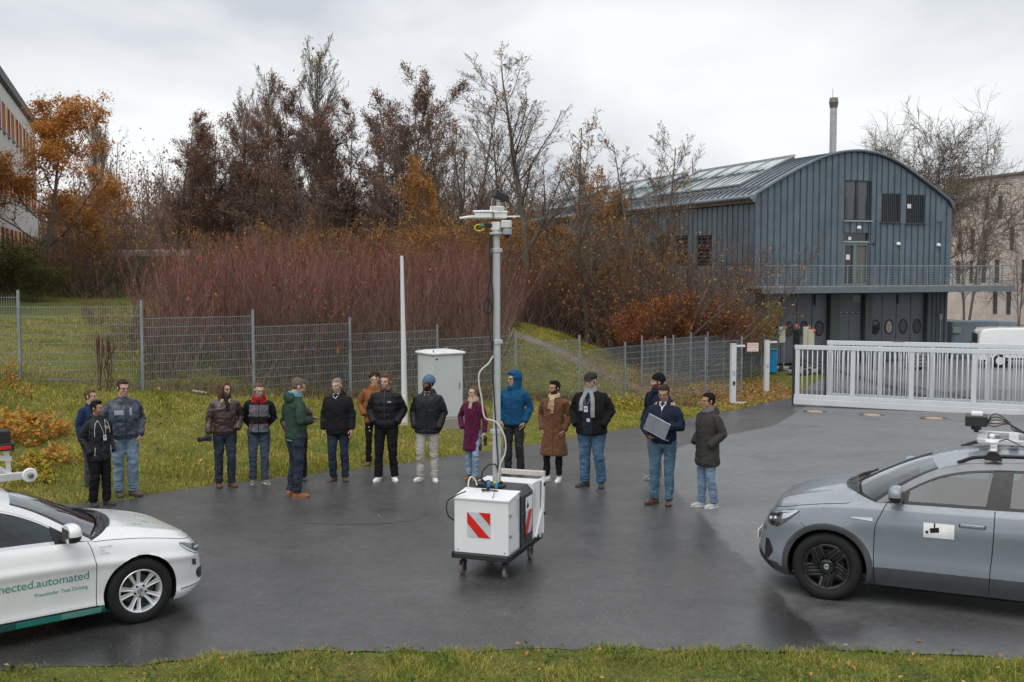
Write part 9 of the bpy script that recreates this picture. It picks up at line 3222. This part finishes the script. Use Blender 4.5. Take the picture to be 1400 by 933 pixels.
MB().box((XC, (yC + yD) / 2 + .002, (zb_ + zk) / 2 + .0), (W2 * 2 + .03, yD - yC, zk - zb_ + .02), bev=.006).build('rear_cabinet', cwht, cart)
for k in range(8):
 MB().box((XC + W2 + .018, yC + .05, zk - .1 - k * .025), (.010, .05, .008)).build('vent_slot', mat('vent_grey', (.42, .43, .44), .5), cart, smooth=False)
hx0, hx1 = XC - W2 + .06, XC + W2 + .03
ht0 = cl(733.5, 648, 1.09)
zh = ht0[2]
hd = put('push_handle', None, cart)
for x_ in (hx0, hx1):
 MB().bar((x_, 1.07, zb_), (x_, 1.12, zh), .035, .035, bev=.006).build('handle_upright', cwht, hd)
 MB().bar((x_, .80, zb_ + .01), (x_, 1.09, zb_ + .36), .03, .03, bev=.005).build('handle_brace', cwht, hd)
MB().bar((hx0 - .02, 1.12, zh), (hx1 + .02, 1.12, zh), .045, .07, bev=.008).build('grip_bar', mat('grip_beige', (.50, .46, .42), .6), hd)
MB().bar((hx1 + .0, .98, .27), (hx1 + .0, 1.10, zh - .1), .02, .02).build('handle_strut', cwht, hd)
for z_ in (zb_ + .25, zb_ + .62):
 MB().box((hx1 + .022, 1.10, z_), (.02, .05, .045), bev=.006).build('clamp', black_m, hd)
kx_ = MB()
for a_ in (.3, 2.5, 4.2):
 kx_.bar((XC - .02, .17, zt_ + .055), (XC - .02 + .12 * math.cos(a_), .17 + .06 * math.sin(a_), zt_ + .045), .022, .012, bev=.003)
kx_.cyl((XC - .02, .17, zt_ + .07), .022, .05, 12)
kx_.build('tripod_foot', black_m, cart)
for k, (x_, y_, m_) in enumerate(((-.17, .38, mat('plug_blue', (.03, .25, .55), .4)), (-.08, .35, mat('plug_blue', (.03, .25, .55), .4)), (-.02, .40, mat('plug_yellow', (.60, .50, .03), .4)), (.02, .34, mat('plug_blue', (.03, .25, .55), .4)), (-.12, .44, black_m), (.05, .43, black_m), (-.22, .42, mat('plug_white', (.6, .6, .6), .4)))):
 MB().cyl((XC + x_, y_, zk + .035), .022, .075, 14, bev=.005).build('connector', m_, cart)
MB().box((XC - .08, .42, zk + .02), (.34, .16, .04), bev=.008).build('socket_strip', cblk, cart)
# ---------------- mast, a part of the cart
mb0 = cl(679.2, 663, .50)
MX, MY = mb0[0], .50
def mz(py_):
 return cl(679, py_, .50)[2]
mast = put('mast', None, cart, (MX, MY, 0))
mm = mat('mast_grey', (.50, .53, .55), .4, .25, var=.06)
zj = [zk - .02, mz(590), mz(467.6), mz(342.6), mz(322)]
rr_ = [.052, .047, .043, .038, .034]
for a, b, r_ in zip(zj[:-1], zj[1:], rr_):
 MB().cyl((0, 0, (a + b) / 2), r_, b - a + .01, 24).build('mast_tube', mm, mast)
 MB().box((r_ * .0, -r_, (a + b) / 2), (.018, .012, b - a - .04), bev=.003).build('guide_rib', mm, mast)
for z_, r_ in zip(zj[1:4], rr_):
 MB().cyl((0, 0, z_), r_ + .012, .055, 24, bev=.006).box((r_ + .012, 0, z_), (.03, .03, .045), bev=.004).box((-r_ - .012, 0, z_), (.03, .03, .045), bev=.004).build('clamp_collar', mm, mast)
MB().cyl((0, 0, zk + .01), .085, .03, 24, bev=.006).build('mast_flange', mm, mast)
hq0 = cl(677, 319.5, .50)
zf = hq0[2]
dM = ((Matrix.Translation(cart.location) @ Matrix.Rotation(cyaw, 4, 'Z')) @ Vector((MX, MY, 0)))[1]
head = put('sensor_head', None, cart, (MX, MY, 0), R(-6) - cyaw)
s1 = dM / F
zp = lambda py_: at_y(677, py_, dM)[2]
xp = lambda px_: (px_ - 678.0) * s1
MB().cyl((0, 0, zp(319.5)), .085, .03, 24, bev=.006).cyl((0, 0, zp(315)), .055, .08, 20).build('top_flange', mm, head)
MB().box((xp(677), 0, zp(309.5)), (.11, .12, .10), bev=.008).build('pan_base', white_plastic, head)
MB().box((xp(683), .02, zp(309)), (.22, .10, .05), bev=.006).box((xp(692), -.02, zp(307)), (.12, .12, .09), bev=.008).build('side_bracket', alu_m, head)
MB().box((xp(668), -.03, zp(309)), (.085, .09, .045), bev=.008).build('radar_sensor', black_m, head)
MB().cyl((xp(693), -.04, zp(317.5)), .055, .07, 24, bev=.008).build('dome_housing', mat('dome_grey', (.36, .38, .40), .35, .4), head)
MB().ell((xp(693), -.04, zp(321)), (.044, .044, .048)).build('dome_camera', gloss_black, head)
for d_, (x0_, x1_, y_) in enumerate(((651, 674, .0), (671, 691, .03))):
 pass
MB().box((xp(662.5), -.02, zp(294.5)), (.21, .20, .085), rz=R(-8), bev=.012).build('antenna_box', white_plastic, head)
MB().box((xp(662.5), -.02, zp(290)), (.24, .23, .03), rz=R(-8), bev=.010).build('antenna_lid', white_plastic, head)
MB().box((xp(682), .03, zp(294.5)), (.16, .18, .085), rz=R(12), bev=.012).build('antenna_box', white_plastic, head)
MB().box((xp(682), .03, zp(290.5)), (.18, .20, .03), rz=R(12), bev=.010).build('antenna_lid', white_plastic, head)
MB().tube([(xp(652), -.04, zp(297)), (xp(640), -.07, zp(297.5)), (xp(629), -.10, zp(299))], [.024, .019, .014], 12).build('rod_antenna', mat('rod_white', (.70, .70, .66), .45), head)
MB().tube([(xp(688), -.03, zp(296.5)), (xp(700), -.06, zp(297)), (xp(711), -.09, zp(296.7))], [.010, .009, .008], 10).box((xp(703), -.066, zp(296.8)), (.025, .02, .03)).build('rod_antenna', mat('rod_white', (.70, .70, .66), .45), head)
MB().box((xp(693.5), .03, zp(300)), (.09, .08, .045), bev=.006).build('module', black_m, head)
MB().box((xp(679), .0, zp(286)), (.16, .13, .065), bev=.010).build('upper_box', white_plastic, head)
for k in range(6):
 MB().box((xp(673 + 2.4 * k), -.066, zp(286)), (.008, .006, .05)).build('fin', mat('fin_grey', (.42, .43, .44), .5), head, smooth=False)
MB().box((xp(681), .0, zp(278)), (.045, .06, .09), bev=.006).cyl((xp(681), 0, zp(276)), .03, .07, 16).build('camera_mount', mat('mount_grey', (.40, .41, .42), .4, .5), head)
Mc = T(xp(684.5), -.01, zp(269.5)) @ Rz(R(35)) @ Ry(R(17))
MB().box((0, 0, 0), (.165, .10, .085), bev=.010).box((-.085, 0, .010), (.05, .11, .095), bev=.008).xf(Mc).build('stereo_camera', black_m, head, angle=30)
MB().box((0, .0, .046), (.10, .07, .010), bev=.003).xf(Mc).build('camera_top', mat('dark_grey', (.06, .06, .065), .4), head)
a = np.linspace(0, 1.75 * PI, 18)
MB().tube(np.stack([xp(655.5) + .055 * np.cos(a + .6), 0 * a - .08, zp(311.8) + .038 * np.sin(a + .6)], 1), .0065, 7).build('yellow_cable_loop', mat('cable_yellow', (.62, .62, .03), .4), head)
MB().box((xp(659), -.08, zp(308)), (.04, .03, .03), bev=.005).build('green_plug', mat('plug_green', (.05, .35, .18), .4), head)
mbx = MB()
mbx.tube(spline([(xp(675), -.06, zp(269)), (xp(672.5), -.08, zp(277)), (xp(673), -.08, zp(286))], 10), .006, 6)
mbx.tube(spline([(xp(690), -.03, zp(276)), (xp(692), -.04, zp(284)), (xp(690), -.04, zp(292))], 10), .005, 6)
mbx.build('head_cable', mat('cable_grey', (.35, .33, .30), .5), head)
def cable(pts, r_, m_, label, yoff=-.06, name='cable'):
 P_ = []
 for q_ in pts:
  dd_ = dM + (q_[2] if len(q_) > 2 else yoff)
  P_.append(at_y(q_[0], q_[1], dd_))
 P_ = spline(P_, len(P_) * 7)
 c0 = P_[0].copy()
 return MB().tube(P_ - c0, r_, 7).build(name, m_, None, loc=tuple(c0), label=label, cat='cable')
ck = mat('cable_black', (.02, .02, .022), .5)
cw2 = mat('cable_white', (.58, .57, .52), .5)
cable([(670, 322), (669, 345), (671, 370), (668, 395), (668, 404), (663, 412), (662, 424), (668, 430), (672, 422), (669, 408), (667, 420), (668, 445), (672, 470), (674, 490), (674, 515)], .010, ck, 'black cable hanging down the upper mast with a small coil')
cable([(672, 322), (672.5, 360), (671, 385), (674, 400), (673.5, 440), (674, 480)], .008, ck, 'second black cable running straight along the upper mast')
cable([(674, 487), (668, 497), (656, 509), (655, 525), (658.5, 545), (661, 565), (665, 573), (677, 576.5), (686, 588), (691, 603), (690.5, 620), (685, 632), (682, 645), (681.5, 660)], .010, cw2, 'white cable looping out left of the mast and back to the cart', -.08)
cable([(674, 515), (676.5, 560), (679, 600), (681.5, 640), (682, 664)], .009, ck, 'black cable clipped along the lower front of the mast', -.07)
cable([(682, 648), (678, 636), (668, 636), (660, 645), (658.5, 655), (661, 664)], .009, ck, 'black cable arch on top of the cart left of the mast', -.08)
cable([(637, 672, -.45), (625, 677, -.5), (613, 684, -.5), (610.5, 694, -.5), (613, 705, -.5), (621, 712, -.46)], .008, ck, 'black cable bowing out from the left side of the cart')
cable([(640, 668, -.40), (641, 657, -.3), (645, 652, -.25), (650, 657, -.2), (652, 664, -.2)], .009, cw2, 'short white cable loop at the front left of the cart top')
cable([(647, 660), (655, 654), (664, 660), (668, 666), (660, 668), (650, 664), (657, 658), (668, 662)], .011, ck, 'tangle of black cable coiled on top of the cart', -.12)
cable([(677, 662, -.30), (676, 672, -.45), (673, 683.5, -.62)], .004, ck, 'thin black lead lying over the white cart lid')
print('tris', sum(len(o.data.loop_triangles) if not o.data.calc_loop_triangles() else 0 for o in {o.data.name: o for o in bpy.data.objects if o.type == 'MESH'}.values()))
